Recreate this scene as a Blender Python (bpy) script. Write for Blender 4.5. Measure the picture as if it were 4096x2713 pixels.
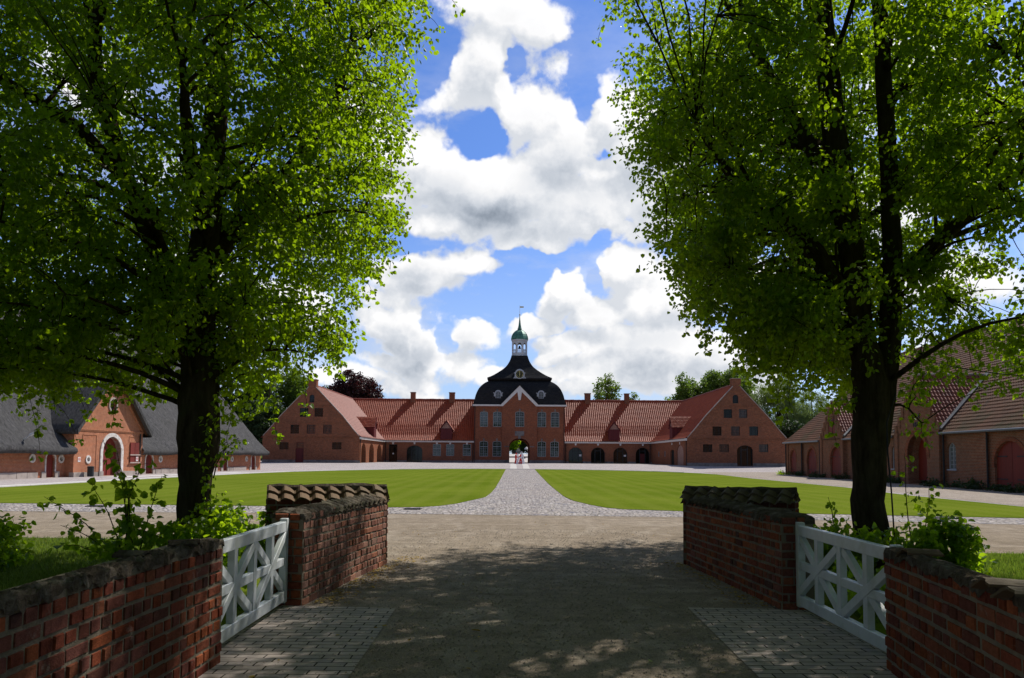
import bpy, bmesh, math, random
import numpy as np
from mathutils import Vector, Matrix
from mathutils.geometry import tessellate_polygon

for _o in list(bpy.data.objects):
    bpy.data.objects.remove(_o, do_unlink=True)
scene = bpy.context.scene
COL = scene.collection
PI = math.pi
R = math.radians

# ------------------------------------------------------------------ camera
F_PX = 3124.0
PITCH, ROLL = R(3.5), R(0.4)
cam_d = bpy.data.cameras.new('camera')
cam_d.sensor_width = 36.0
cam_d.lens = 36.0 * F_PX / 4096
cam_d.shift_y = (1828 - 1356.5 - F_PX * math.tan(PITCH)) / 4096
cam_d.clip_start = 0.1
cam_d.clip_end = 3000
cam = bpy.data.objects.new('camera', cam_d)
COL.objects.link(cam)
cam.matrix_world = (Matrix.Translation((0, 0, 1.65)) @ Matrix.Rotation(PI / 2 + PITCH, 4, 'X')
                    @ Matrix.Rotation(ROLL, 4, 'Z'))
scene.camera = cam

# ------------------------------------------------------------------ view, sun, sky
scene.view_settings.view_transform = 'Standard'
scene.view_settings.look = 'None'
scene.view_settings.gamma = 1
scene.view_settings.use_curve_mapping = False
scene.view_settings.exposure = 0.0
scene.cycles.max_bounces = 8
scene.cycles.diffuse_bounces = 3
scene.cycles.glossy_bounces = 2
scene.cycles.transmission_bounces = 5
scene.cycles.transparent_max_bounces = 8
scene.cycles.use_denoising = True
scene.cycles.sample_clamp_indirect = 6.0

SUN_AZ, SUN_EL = R(41.3), R(49.0)          # azimuth from +Y towards +X
sun_dir = Vector((math.sin(SUN_AZ) * math.cos(SUN_EL), math.cos(SUN_AZ) * math.cos(SUN_EL), math.sin(SUN_EL)))
sd = bpy.data.lights.new('sun', 'SUN')
sd.energy = 5.0
sd.angle = R(0.55)
sd.color = (1.0, 0.955, 0.88)
sun = bpy.data.objects.new('sun', sd)
COL.objects.link(sun)
sun.rotation_euler = (-sun_dir).to_track_quat('-Z', 'Y').to_euler()
sun.location = (60, 60, 80)

world = bpy.data.worlds.new('World')
scene.world = world
world.use_nodes = True


class NT:
    """small node-tree helper"""
    def __init__(self, tree):
        self.t = tree
        self.n = tree.nodes
        self.l = tree.links

    def new(self, kind, **kw):
        nd = self.n.new(kind)
        for k, v in kw.items():
            setattr(nd, k, v)
        return nd

    def put(self, sock, val):
        if isinstance(val, bpy.types.NodeSocket):
            self.l.new(val, sock)
        elif val is not None:
            sock.default_value = val

    def math(self, op, a, b=None, c=None, clamp=False):
        nd = self.new('ShaderNodeMath', operation=op, use_clamp=clamp)
        self.put(nd.inputs[0], a)
        if b is not None:
            self.put(nd.inputs[1], b)
        if c is not None:
            self.put(nd.inputs[2], c)
        return nd.outputs[0]

    def vmath(self, op, a, b=None, out=0):
        nd = self.new('ShaderNodeVectorMath', operation=op)
        self.put(nd.inputs[0], a)
        if b is not None:
            if op == 'SCALE':
                self.put(nd.inputs['Scale'], b)
            else:
                self.put(nd.inputs[1], b)
        return nd.outputs[out]

    def mix(self, fac, a, b, mode='MIX'):
        nd = self.new('ShaderNodeMix', data_type='RGBA', blend_type=mode)
        self.put(nd.inputs[0], fac)
        self.put(nd.inputs[6], a if isinstance(a, bpy.types.NodeSocket) else (*a, 1) if len(a) == 3 else a)
        self.put(nd.inputs[7], b if isinstance(b, bpy.types.NodeSocket) else (*b, 1) if len(b) == 3 else b)
        return nd.outputs[2]

    def rng(self, v, a, b, c=0.0, d=1.0, smooth=False):
        nd = self.new('ShaderNodeMapRange')
        if smooth:
            nd.interpolation_type = 'SMOOTHSTEP'
        self.put(nd.inputs[0], v)
        for i, x in enumerate((a, b, c, d)):
            self.put(nd.inputs[i + 1], x)
        return nd.outputs[0]

    def noise(self, vec, scale, detail=4, rough=0.55, out=0, dim='3D'):
        nd = self.new('ShaderNodeTexNoise', noise_dimensions=dim)
        self.put(nd.inputs['Vector'], vec)
        nd.inputs['Scale'].default_value = scale
        nd.inputs['Detail'].default_value = detail
        nd.inputs['Roughness'].default_value = rough
        return nd.outputs[out]

    def comb(self, x, y, z):
        nd = self.new('ShaderNodeCombineXYZ')
        for i, v in enumerate((x, y, z)):
            self.put(nd.inputs[i], v)
        return nd.outputs[0]


def build_sky():
    w = NT(world.node_tree)
    w.n.clear()
    tc = w.new('ShaderNodeTexCoord').outputs['Generated']
    sep = w.new('ShaderNodeSeparateXYZ')
    w.l.new(tc, sep.inputs[0])
    hor = w.math('SQRT', w.math('ADD', w.math('MULTIPLY', sep.outputs[0], sep.outputs[0]),
                                w.math('MULTIPLY', sep.outputs[1], sep.outputs[1])))
    az = w.math('ARCTAN2', sep.outputs[0], sep.outputs[1])
    el = w.math('ARCTAN2', sep.outputs[2], hor)
    pos = w.comb(az, el, 0.0)

    # clouds: (image x, image y, half width, half height, weight) on the 4096 x 2713 photograph, turned into sky angles
    blobs = [
        (2010, 30, 260, 110, 1.0), (1900, 240, 190, 150, 1.0), (2130, 60, 160, 120, .9), (1800, 330, 110, 110, .8),
        (2235, 115, 80, 45, .8), (2200, 270, 110, 90, .62), (1940, 380, 130, 50, .62),
        (2090, 430, 230, 110, 1.0), (1640, 570, 170, 110, 1.05), (1760, 700, 260, 130, 1.0), (2030, 720, 330, 170, 1.1), (1500, 480, 130, 150, .9),
        (2250, 580, 200, 150, 1.0), (2440, 400, 130, 110, 1.0), (2560, 560, 220, 200, 1.0), (2330, 820, 230, 150, 1.0), (2620, 780, 160, 150, .9),
        (2120, 930, 200, 90, .95), (2500, 900, 100, 60, .75), (1800, 850, 300, 80, .85),
        (1850, 1040, 130, 80, .95), (1640, 1070, 170, 110, 1.0), (1560, 1180, 140, 60, .7), (1830, 1130, 110, 50, .6),
        (1580, 1270, 190, 80, .8), (1640, 1370, 130, 90, 1.0), (1880, 1330, 95, 70, .95), (1860, 1430, 130, 70, .8), (1560, 1470, 200, 70, .85), (1980, 1480, 70, 50, .75),
        (1740, 1560, 40, 25, .7), (1560, 1590, 60, 25, .6),
        (2220, 1150, 180, 75, .95), (2110, 1260, 110, 50, .8), (2520, 1060, 130, 90, 1.0), (2660, 1190, 200, 130, 1.0), (2400, 1240, 170, 60, .85), (2300, 1370, 190, 80, .9),
        (2560, 1380, 250, 110, .95), (2480, 1500, 330, 75, .9), (1500, 1545, 260, 60, .8), (2380, 1570, 330, 55, .75), (2850, 1560, 300, 70, .85), (2160, 1420, 110, 60, .8), (2880, 1420, 220, 110, .9), (2200, 1500, 120, 50, .7), (2960, 1120, 180, 120, .8),
        (620, 720, 200, 110, .6), (250, 300, 230, 110, .75), (100, 900, 200, 90, .5), (760, 1080, 240, 110, .75),
        (1100, 1250, 260, 120, .8), (900, 330, 150, 110, .3), (3250, 500, 260, 200, .8), (3800, 1100, 300, 160, .8),
        (3400, 900, 220, 220, .9), (3900, 500, 200, 260, .8), (3700, 1350, 200, 90, .6), (3650, 150, 200, 160, .7), (1250, 850, 160, 160, .5),
    ]
    holes = [(1900, 500, 100, 95, 1.0), (2020, 240, 45, 80, .8), (2330, 330, 60, 120, .7), (2000, 1000, 60, 25, .4), (2250, 1040, 200, 40, .8),
             (2090, 1110, 80, 110, .9), (1960, 1230, 90, 45, .8), (1700, 1255, 50, 30, .5), (1760, 1330, 40, 50, .6), (2400, 560, 50, 40, .5), (2420, 950, 50, 60, .7), (1560, 940, 130, 30, .8),
             (2380, 1110, 50, 60, .7), (2050, 1400, 50, 60, .6), (1720, 180, 60, 150, .7)]
    darks = [(2010, 850, 230, 90, 1.0), (2300, 700, 200, 130, .55), (1750, 800, 240, 90, .5), (1620, 1130, 150, 45, .9), (1600, 1430, 170, 55, .9), (2620, 700, 180, 150, .5),
             (1850, 1400, 110, 50, .5), (2450, 1330, 240, 60, .45), (2700, 1480, 300, 60, .6), (2150, 1430, 120, 60, .4), (2350, 1220, 120, 30, .3), (1900, 300, 130, 80, .22), (2040, 90, 110, 70, .25),
             (2120, 480, 160, 60, .12), (3300, 700, 400, 300, .5), (500, 900, 500, 250, .5)]

    def ell(q_, p_, bx, by, hw, hh, wt, ext):
        U, V = (bx - 2048) / F_PX, (1828 - by) / F_PX
        a = math.atan2(U, 1)
        e = math.atan2(V, math.hypot(1, U))
        ra = hw / F_PX / (1 + U * U)
        re = hh / F_PX * math.cos(e) ** 2
        d = q_.vmath('SUBTRACT', p_, (a, e, 0))
        d = q_.vmath('MULTIPLY', d, (1 / ra, 1 / re, 0))
        return q_.rng(q_.vmath('LENGTH', d, out=1), 0.0, ext, wt, 0.0, smooth=True)
    g = bpy.data.node_groups.new('cloud_density', 'ShaderNodeTree')
    g.interface.new_socket(name='Vector', in_out='INPUT', socket_type='NodeSocketVector')
    g.interface.new_socket(name='Dir', in_out='INPUT', socket_type='NodeSocketVector')
    g.interface.new_socket(name='Density', in_out='OUTPUT', socket_type='NodeSocketFloat')
    q = NT(g)
    gi = q.new('NodeGroupInput')
    go = q.new('NodeGroupOutput')
    warp = q.noise(gi.outputs[1], 6.0, 5, .6, out=1)
    warp = q.vmath('SCALE', q.vmath('SUBTRACT', warp, (.5, .5, .5)), .13)
    p = q.vmath('ADD', gi.outputs[0], warp)
    total = None
    for bl in blobs:
        v = ell(q, p, *bl, 2.0)
        total = v if total is None else q.math('SMOOTH_MAX', total, v, .1)
    for hl in holes:
        total = q.math('SUBTRACT', total, ell(q, p, *hl, 1.5))
    # clouds out of the picture, shaped to even out the sky light
    oth = q.noise(gi.outputs[1], 2.3, 3, .5)
    oth = q.rng(oth, .40, .60, 0, .9)
    sp = q.new('ShaderNodeSeparateXYZ')
    q.l.new(gi.outputs[0], sp.inputs[0])
    away = q.rng(q.math('ABSOLUTE', sp.outputs[0]), .62, .8)
    away = q.math('MAXIMUM', away, q.rng(sp.outputs[1], .56, .72))
    total = q.math('MAXIMUM', total, q.math('MULTIPLY', oth, away))
    n1 = q.noise(gi.outputs[1], 13, 9, .6)
    n2 = q.noise(gi.outputs[1], 42, 5, .6)
    n = q.math('ADD', q.math('MULTIPLY', q.math('SUBTRACT', n1, .5), 1.15),
               q.math('MULTIPLY', q.math('SUBTRACT', n2, .5), .40))
    n = q.math('MULTIPLY', n, q.rng(total, 0.0, .3))
    out = q.math('ADD', total, n)
    q.l.new(out, go.inputs[0])

    def dens(vec, dirv):
        nd = w.new('ShaderNodeGroup')
        nd.node_tree = g
        w.put(nd.inputs[0], vec)
        w.put(nd.inputs[1], dirv)
        return nd.outputs[0]
    d0 = dens(pos, tc)
    d1 = dens(w.vmath('ADD', pos, (.010, .026, 0)), w.vmath('ADD', tc, (.010, 0, .026)))   # a little towards the sun
    alpha = w.rng(d0, .28, .60, smooth=True)
    veil = w.math('MULTIPLY', w.rng(w.noise(w.vmath('MULTIPLY', tc, (1, 1, 2.6)), 5.5, 7, .6), .46, .72, 0, .75), w.rng(el, .10, .55, 1, .12))
    alpha = w.math('MAXIMUM', alpha, veil)
    relief = w.math('SUBTRACT', d0, d1)
    dark = None
    warp2 = w.vmath('SCALE', w.vmath('SUBTRACT', w.noise(tc, 9.0, 5, .6, out=1), (.5, .5, .5)), .11)
    pw = w.vmath('ADD', pos, warp2)
    for dk in darks:
        v = ell(w, pw, *dk, 2.0)
        dark = v if dark is None else w.math('MAXIMUM', dark, v)
    dark = w.math('MULTIPLY', dark, w.rng(d0, .5, .95))
    base = w.rng(relief, -.24, .18, .76, 1.03)
    base = w.math('SUBTRACT', base, w.math('MULTIPLY', dark, .50))
    aw = w.math('MAXIMUM', w.rng(w.math('ABSOLUTE', az), .64, .8), w.rng(el, .60, .75))
    base = w.math('MAXIMUM', base, .25)
    base = w.math('MULTIPLY', base, w.rng(aw, 0, 1, 1, .27))  # out-of-view clouds darkened to cut the ambient light
    tint = w.mix(w.rng(base, .35, .95), (.80, .93, 1.12), (1.0, 1.0, 1.01))
    cloud = w.vmath('SCALE', tint, base)
    sky = w.new('ShaderNodeTexSky', sky_type='NISHITA')
    sky.sun_disc = False
    sky.sun_elevation = SUN_EL
    sky.sun_rotation = SUN_AZ
    sky.altitude = 0
    sky.air_density = 1.0
    sky.dust_density = 0.6
    sky.ozone_density = 3.0
    skyc = w.mix(1.0, sky.outputs[0], (.74, 1.02, 1.58, 1), mode='MULTIPLY')
    skyc = w.mix(w.rng(el, .02, .38, .42, 0, smooth=True), skyc, (7.4, 8.6, 10.4, 1))
    wc = w.vmath('SCALE', cloud, 1 / .09)
    col = w.mix(alpha, skyc, wc)
    bg = w.new('ShaderNodeBackground')
    w.l.new(col, bg.inputs[0])
    bg.inputs[1].default_value = .09
    ow = w.new('ShaderNodeOutputWorld')
    w.l.new(bg.outputs[0], ow.inputs[0])
    world.cycles.sampling_method = 'MANUAL'
    world.cycles.sample_map_resolution = 512


build_sky()

# ------------------------------------------------------------------ materials
MATS = {}


def mat(name, base=(.5, .5, .5), rough=.8, metallic=0.0, fn=None, spec=None):
    if spec is None:
        spec = 0.0 if rough >= .75 else .25
    if name in MATS:
        return MATS[name]
    m = bpy.data.materials.new(name)
    m.use_nodes = True
    t = NT(m.node_tree)
    b = m.node_tree.nodes['Principled BSDF']
    b.inputs['Base Color'].default_value = (*base, 1)
    b.inputs['Roughness'].default_value = rough
    b.inputs['Metallic'].default_value = metallic
    b.inputs['Specular IOR Level'].default_value = spec
    if fn:
        fn(t, b)
    MATS[name] = m
    return m


def geo_uv(t):
    """surface coordinates in metres: u along the horizontal, v up the slope"""
    g = t.new('ShaderNodeNewGeometry')
    P, N = g.outputs['Position'], g.outputs['True Normal']
    T = t.vmath('NORMALIZE', t.vmath('CROSS_PRODUCT', (0, 0, 1), N))
    B = t.vmath('CROSS_PRODUCT', N, T)
    u = t.vmath('DOT_PRODUCT', P, T, out=1)
    v = t.vmath('DOT_PRODUCT', P, B, out=1)
    return P, u, v


def bump(t, b, h, strength=.5, dist=.01):
    nd = t.new('ShaderNodeBump')
    nd.inputs['Strength'].default_value = strength
    nd.inputs['Distance'].default_value = dist
    t.l.new(h, nd.inputs['Height'])
    t.l.new(nd.outputs[0], b.inputs['Normal'])


def noisy(c1, c2, scale, rough=.8, bs=.3, bd=.01, detail=6, c3=None, s3=1.0):
    def fn(t, b):
        P = t.new('ShaderNodeNewGeometry').outputs['Position']
        n = t.noise(P, scale, detail, .6)
        c = t.mix(t.rng(n, .3, .7), c1, c2)
        if c3:
            c = t.mix(t.rng(t.noise(P, s3, 4, .6), .5, .68), c, c3)
        t.l.new(c, b.inputs['Base Color'])
        bump(t, b, t.noise(P, scale * 3, 5, .65), bs, bd)
    return fn


def brick_fn(c1, c2, mortar, stain=(.16, .09, .07), bw=.26, rh=.085, ms=.012, dark=.35, clean=.5):
    def fn(t, b):
        P, u, v = geo_uv(t)
        uv = t.comb(u, v, 0)
        br = t.new('ShaderNodeTexBrick')
        t.l.new(uv, br.inputs['Vector'])
        br.inputs['Color1'].default_value = (*c1, 1)
        br.inputs['Color2'].default_value = (*c2, 1)
        br.inputs['Mortar'].default_value = (*mortar, 1)
        br.inputs['Scale'].default_value = 1
        br.inputs['Mortar Size'].default_value = ms
        br.inputs['Brick Width'].default_value = bw
        br.inputs['Row Height'].default_value = rh
        br.inputs['Bias'].default_value = -.1
        big = t.noise(P, .35, 5, .62)
        mid = t.noise(P, 2.2, 4, .7)
        c = t.mix(t.rng(big, .45, .75, 0, dark), br.outputs[0], stain)
        c = t.mix(t.rng(mid, .5, .8, 0, .35), c, t.mix(.5, c1, mortar))
        hue = t.rng(t.noise(P, 5.5, 3, .8), .35, .65, .8, 1.18)
        c = t.vmath('SCALE', c, hue)
        t.l.new(c, b.inputs['Base Color'])
        bump(t, b, t.math('ADD', br.outputs[1], t.noise(P, 30, 3, .7)), .25, .01)
    return fn


M_brick_gate = mat('red_brick', rough=.9, fn=brick_fn((.34, .093, .034), (.20, .052, .024), (.20, .14, .11), stain=(.13, .055, .04), dark=.5))
M_brick_wing = mat('brown_brick', rough=.9, fn=brick_fn((.34, .100, .042), (.20, .060, .029), (.20, .155, .12), stain=(.13, .065, .045), dark=.5))
M_brick_barn = mat('orange_brick', rough=.9, fn=brick_fn((.50, .15, .062), (.39, .105, .046), (.42, .31, .23), stain=(.2, .1, .07), dark=.35))
M_brick_east = mat('weathered_brick', rough=.9, fn=brick_fn((.30, .078, .029), (.20, .052, .022), (.24, .18, .13), stain=(.17, .12, .085), dark=.45, rh=.085, ms=.018))
M_sill = mat('plinth_stone', rough=.9, fn=noisy((.16, .15, .15), (.26, .24, .23), 3, c3=(.1, .1, .1), s3=.9))
M_granite = mat('granite_block', rough=.9, fn=noisy((.36, .31, .28), (.46, .40, .36), 2.5, c3=(.25, .22, .2), s3=.8))
M_white = mat('white_render', rough=.75, fn=noisy((.74, .72, .70), (.62, .60, .58), 3, bs=.1))
M_whitewash = mat('flaking_whitewash', rough=.85, fn=noisy((.80, .78, .76), (.62, .58, .55), 4, bs=.3, c3=(.45, .38, .33), s3=3.5))
M_greypaint = mat('grey_green_paint', rough=.55, fn=noisy((.24, .27, .28), (.29, .32, .33), 6, bs=.05))
M_lightgrey = mat('light_grey_paint', rough=.6, fn=noisy((.36, .38, .42), (.43, .45, .48), 5, bs=.05))
M_lantern = mat('pale_lead_paint', rough=.55, fn=noisy((.55, .57, .62), (.65, .67, .70), 5, bs=.05))
M_copper = mat('green_copper', rough=.5, metallic=.1, fn=noisy((.05, .16, .12), (.12, .30, .22), 2.2, bs=.1, c3=(.03, .07, .06), s3=1.5))
M_darkmetal = mat('dark_metal', (.03, .03, .035), .5, .4)
M_zinc = mat('zinc_gutter', rough=.5, metallic=.5, fn=noisy((.10, .105, .11), (.16, .165, .17), 6, bs=.1))
M_gold = mat('gilding', (.75, .62, .26), .4, .3)
M_clock = mat('clock_face', (.045, .045, .02), .6)
M_slate = mat('black_slate', rough=.75, fn=None)
M_framedark = mat('anthracite_frame', (.028, .033, .038), .45)
M_reddoor = mat('dark_red_boards', rough=.7, fn=None)
M_redpaint = mat('red_paint', (.62, .03, .025), .5)
M_whiteboard = mat('white_board', (.72, .72, .78), .5)
M_paper = mat('notice_paper', (.75, .75, .75), .7)
M_interior = mat('painted_dark_interior', (.035, .033, .03), .9)  # near-black colour standing for the shade inside openings


def boards_fn(c1, c2, w, worn=(.3, .16, .12), vertical=True):
    def fn(t, b):
        P, u, v = geo_uv(t)
        s = u if vertical else v
        cell = t.math('FLOOR', t.math('DIVIDE', s, w))
        wn = t.new('ShaderNodeTexWhiteNoise', noise_dimensions='1D')
        t.l.new(cell, wn.inputs['W'])
        c = t.mix(wn.outputs[0], c1, c2)
        st = t.noise(t.vmath('MULTIPLY', P, (9, 9, 1.2)), 1.0, 5, .7)
        c = t.mix(t.rng(st, .55, .8, 0, .7), c, worn)
        fr = t.math('ABSOLUTE', t.math('SUBTRACT', t.math('FRACT', t.math('DIVIDE', s, w)), .5))
        gap = t.rng(fr, .44, .49, 1, .35)
        c = t.vmath('SCALE', c, gap)
        t.l.new(c, b.inputs['Base Color'])
        bump(t, b, gap, .4, .01)
    return fn


M_barndoor = mat('worn_red_boards', rough=.7, fn=boards_fn((.23, .034, .024), (.15, .022, .017), .22, worn=(.26, .1, .07)))
M_eastdoor = mat('plain_red_boards', rough=.65, fn=boards_fn((.20, .026, .014), (.16, .022, .013), .16, worn=(.17, .05, .03)))
M_dormer = mat('oxblood_boards', rough=.6, fn=boards_fn((.13, .022, .024), (.10, .018, .02), .14, worn=(.14, .03, .03)))
M_gatewhite = mat('white_gate_paint', rough=.38, fn=noisy((.62, .65, .67), (.54, .57, .58), 9, bs=.12, bd=.003, c3=(.46, .49, .46), s3=3.5), spec=.5)


def slate_fn(t, b):
    P, u, v = geo_uv(t)
    br = t.new('ShaderNodeTexBrick')
    t.l.new(t.comb(u, v, 0), br.inputs['Vector'])
    br.inputs['Color1'].default_value = (.026, .026, .029, 1)
    br.inputs['Color2'].default_value = (.042, .042, .044, 1)
    br.inputs['Mortar'].default_value = (.015, .015, .016, 1)
    br.inputs['Scale'].default_value = 1
    br.inputs['Mortar Size'].default_value = .015
    br.inputs['Brick Width'].default_value = .3
    br.inputs['Row Height'].default_value = .2
    c = t.mix(t.rng(t.noise(P, 1.3, 6, .75), .52, .72, 0, .55), br.outputs[0], (.07, .066, .045))
    c = t.mix(t.rng(t.noise(P, 4.5, 5, .8), .63, .74, 0, .7), c, (.26, .26, .23))
    t.l.new(c, b.inputs['Base Color'])
    bump(t, b, t.math('ADD', br.outputs[1], t.noise(P, 9, 4, .7)), .8, .03)


slate_fn(NT(M_slate.node_tree), M_slate.node_tree.nodes['Principled BSDF'])


def tile_mat(name, ca, cb, cc, moss=None, mossy=.0, rough=.62):
    def fn(t, b):
        at = t.new('ShaderNodeAttribute', attribute_name='v')
        v = at.outputs['Fac']
        P = t.new('ShaderNodeNewGeometry').outputs['Position']
        c = t.mix(t.rng(v, 0, 1), ca, cb)
        c = t.mix(t.rng(v, .8, .95, 0, .8), c, cc)
        c = t.mix(t.rng(t.noise(P, .5, 5, .65), .45, .7, 0, .55), c, cc)
        if moss:
            c = t.mix(t.rng(t.noise(P, .35, 6, .7), .6 - mossy * .3, .75 - mossy * .25, 0, .85), c, moss)
        t.l.new(c, b.inputs['Base Color'])
        bump(t, b, t.noise(P, 40, 4, .7), .2, .01)
    return mat(name, rough=rough, fn=fn, spec=.28)


M_tile = tile_mat('red_pantile', (.34, .068, .026), (.40, .092, .036), (.27, .054, .024), rough=.62)
M_tile_side = tile_mat('pinkish_red_pantile', (.27, .068, .042), (.32, .092, .058), (.23, .058, .038), rough=.6)  # pinker red for the left side slope, rear slopes and ridges
M_tile_east = tile_mat('brown_pantile', (.19, .078, .038), (.26, .11, .05), (.12, .06, .035), moss=(.095, .08, .028), mossy=.35, rough=.7)
M_tile_porch = tile_mat('dark_red_pantile', (.20, .06, .036), (.26, .08, .045), (.13, .045, .03), rough=.55)
M_tile_wall = tile_mat('lichen_pantile', (.115, .088, .055), (.16, .12, .07), (.22, .085, .035), moss=(.10, .09, .055), mossy=.5, rough=.85)


def thatch_fn(t, b):
    P, u, v = geo_uv(t)
    n1 = t.noise(t.comb(t.math('MULTIPLY', u, 9), t.math('MULTIPLY', v, 1.6), 0), 1.0, 6, .75)
    n2 = t.noise(P, .5, 6, .65)
    n3 = t.noise(P, 7, 5, .8)
    c = t.mix(t.rng(n1, .36, .64), (.030, .029, .031), (.150, .146, .148))
    c = t.mix(t.rng(n2, .4, .7, 0, .6), c, (.085, .083, .078))
    c = t.mix(t.rng(n3, .55, .75, 0, .5), c, (.15, .148, .15))
    t.l.new(c, b.inputs['Base Color'])
    bump(t, b, t.math('ADD', n1, n3), 1.0, .09)


M_thatch = mat('grey_thatch', rough=.95, fn=thatch_fn)


def glass_fn(t, b):
    P = t.new('ShaderNodeNewGeometry').outputs['Position']
    n = t.noise(P, .9, 3, .6)
    c = t.mix(t.rng(n, .52, .68), (.008, .012, .012), (.06, .085, .085))
    t.l.new(c, b.inputs['Base Color'])
    bump(t, b, t.noise(P, 1.1, 2, .5), .06, .05)


M_glass = mat('window_glass', rough=.06, fn=glass_fn, spec=.8)
M_glass_dark = mat('dark_glass', (.006, .009, .008), .05, spec=.35, fn=lambda t, b: bump(t, b, t.noise(t.new('ShaderNodeNewGeometry').outputs['Position'], .8, 2, .5), .1, .05))


def gravel_fn(c1, c2, c3, fine=70.0, streak=True):
    def fn(t, b):
        P = t.new('ShaderNodeNewGeometry').outputs['Position']
        n = t.noise(P, .45, 5, .6)
        c = t.mix(t.rng(n, .35, .65), c1, c2)
        if streak:
            s = t.noise(t.vmath('MULTIPLY', P, (.16, 2.2, 1)), 1.0, 4, .6)
            c = t.mix(t.rng(s, .5, .72, 0, .55), c, c3)
            s2 = t.noise(t.vmath('MULTIPLY', P, (1.7, .22, 1)), 1.0, 3, .6)
            c = t.mix(t.rng(s2, .54, .68, 0, .5), c, c3)
            s3 = t.noise(t.vmath('MULTIPLY', t.vmath('ADD', P, t.vmath('SCALE', t.noise(P, .12, 1, .5, out=1), 9)), (.5, .12, 1)), 3.2, 3, .5)
            c = t.mix(t.rng(s3, .58, .64, 0, .45), c, c3)
        g = t.noise(P, fine, 3, .8)
        c = t.vmath('SCALE', c, t.rng(g, .3, .7, .52, 1.42))
        c = t.vmath('SCALE', c, t.rng(t.noise(P, 3.2, 6, .75), .35, .65, .80, 1.2))
        vo = t.new('ShaderNodeTexVoronoi')
        t.l.new(P, vo.inputs['Vector'])
        vo.inputs['Scale'].default_value = 26
        peb = t.rng(vo.outputs['Distance'], .08, .2, 1, 0)
        pick = t.rng(t.noise(P, 21, 2, .5), .6, .66)
        c = t.mix(t.math('MULTIPLY', peb, t.math('MULTIPLY', pick, .55)), c, (.42, .38, .33))
        t.l.new(c, b.inputs['Base Color'])
        bump(t, b, t.math('ADD', g, t.math('MULTIPLY', t.noise(P, 9, 4, .6), 1.5)), .55, .012)
    return fn


M_gravel = mat('drive_gravel', rough=.95, fn=gravel_fn((.235, .190, .143), (.275, .225, .172), (.36, .305, .245)))
M_court = mat('court_paving', rough=.95, fn=gravel_fn((.36, .32, .31), (.42, .375, .36), (.46, .42, .40), fine=12, streak=False))
M_sandy = mat('sandy_track', rough=.95, fn=gravel_fn((.29, .245, .20), (.34, .29, .245), (.39, .34, .29), fine=18))
M_slab = mat('pale_slab', (.52, .49, .46), .85)


def cobble_fn(t, b):
    P = t.new('ShaderNodeNewGeometry').outputs['Position']
    pw = t.vmath('ADD', P, t.vmath('SCALE', t.noise(P, 3, 2, .5, out=1), .08))
    a = t.new('ShaderNodeTexVoronoi')
    t.l.new(pw, a.inputs['Vector'])
    a.inputs['Scale'].default_value = 6.2
    e = t.new('ShaderNodeTexVoronoi', feature='DISTANCE_TO_EDGE')
    t.l.new(pw, e.inputs['Vector'])
    e.inputs['Scale'].default_value = 6.2
    sep = t.new('ShaderNodeSeparateColor')
    t.l.new(a.outputs['Color'], sep.inputs[0])
    c = t.mix(sep.outputs[0], (.34, .31, .30), (.58, .53, .50))
    c = t.mix(t.rng(sep.outputs[1], .75, .95), c, (.20, .20, .24))
    c = t.mix(t.rng(t.noise(P, .4, 4, .6), .45, .7, 0, .4), c, (.42, .34, .30))
    c = t.mix(t.rng(e.outputs['Distance'], .02, .10, .8, 0), c, (.25, .22, .18))
    t.l.new(c, b.inputs['Base Color'])
    bump(t, b, t.rng(e.outputs['Distance'], 0, .25, 0, 1, smooth=True), 1.0, .05)


M_cobble = mat('cobblestone', rough=.85, fn=cobble_fn)


def lawn_fn(stripes):
    def fn(t, b):
        P = t.new('ShaderNodeNewGeometry').outputs['Position']
        sp = t.new('ShaderNodeSeparateXYZ')
        t.l.new(P, sp.inputs[0])
        n = t.noise(P, .18, 5, .6)
        c = t.mix(t.rng(n, .35, .65), (.098, .140, .011), (.138, .178, .018))
        g = t.noise(P, 14, 5, .8)
        c = t.vmath('SCALE', c, t.rng(g, .3, .7, .72, 1.25))
        if stripes:
            x = t.math('ADD', sp.outputs[0], t.math('MULTIPLY', t.noise(P, .25, 2, .5), .35))
            s = t.math('SINE', t.math('MULTIPLY', x, 2 * PI / 1.15))
            c = t.mix(t.rng(s, -.5, .8, 0, .30), c, (.170, .195, .032))
            s2 = t.noise(t.comb(t.math('MULTIPLY', x, 5), t.math('MULTIPLY', sp.outputs[1], .12), 0), 1, 4, .7)
            c = t.mix(t.rng(s2, .52, .7, 0, .32), c, (.155, .17, .028))
        else:
            c = t.mix(t.rng(t.noise(P, 1.5, 4, .7), .5, .7, 0, .5), c, (.16, .13, .05))
        t.l.new(c, b.inputs['Base Color'])
        bump(t, b, g, .6, .03)
    return fn


M_lawn = mat('mown_lawn', rough=.9, fn=lawn_fn(True))
M_verge = mat('verge_grass', rough=.95, fn=lawn_fn(False))
M_field = mat('field', rough=.95, fn=noisy((.07, .10, .02), (.11, .13, .035), .3))
M_kerb = mat('pale_kerb', rough=.85, fn=noisy((.58, .56, .53), (.66, .64, .6), 3))


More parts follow.
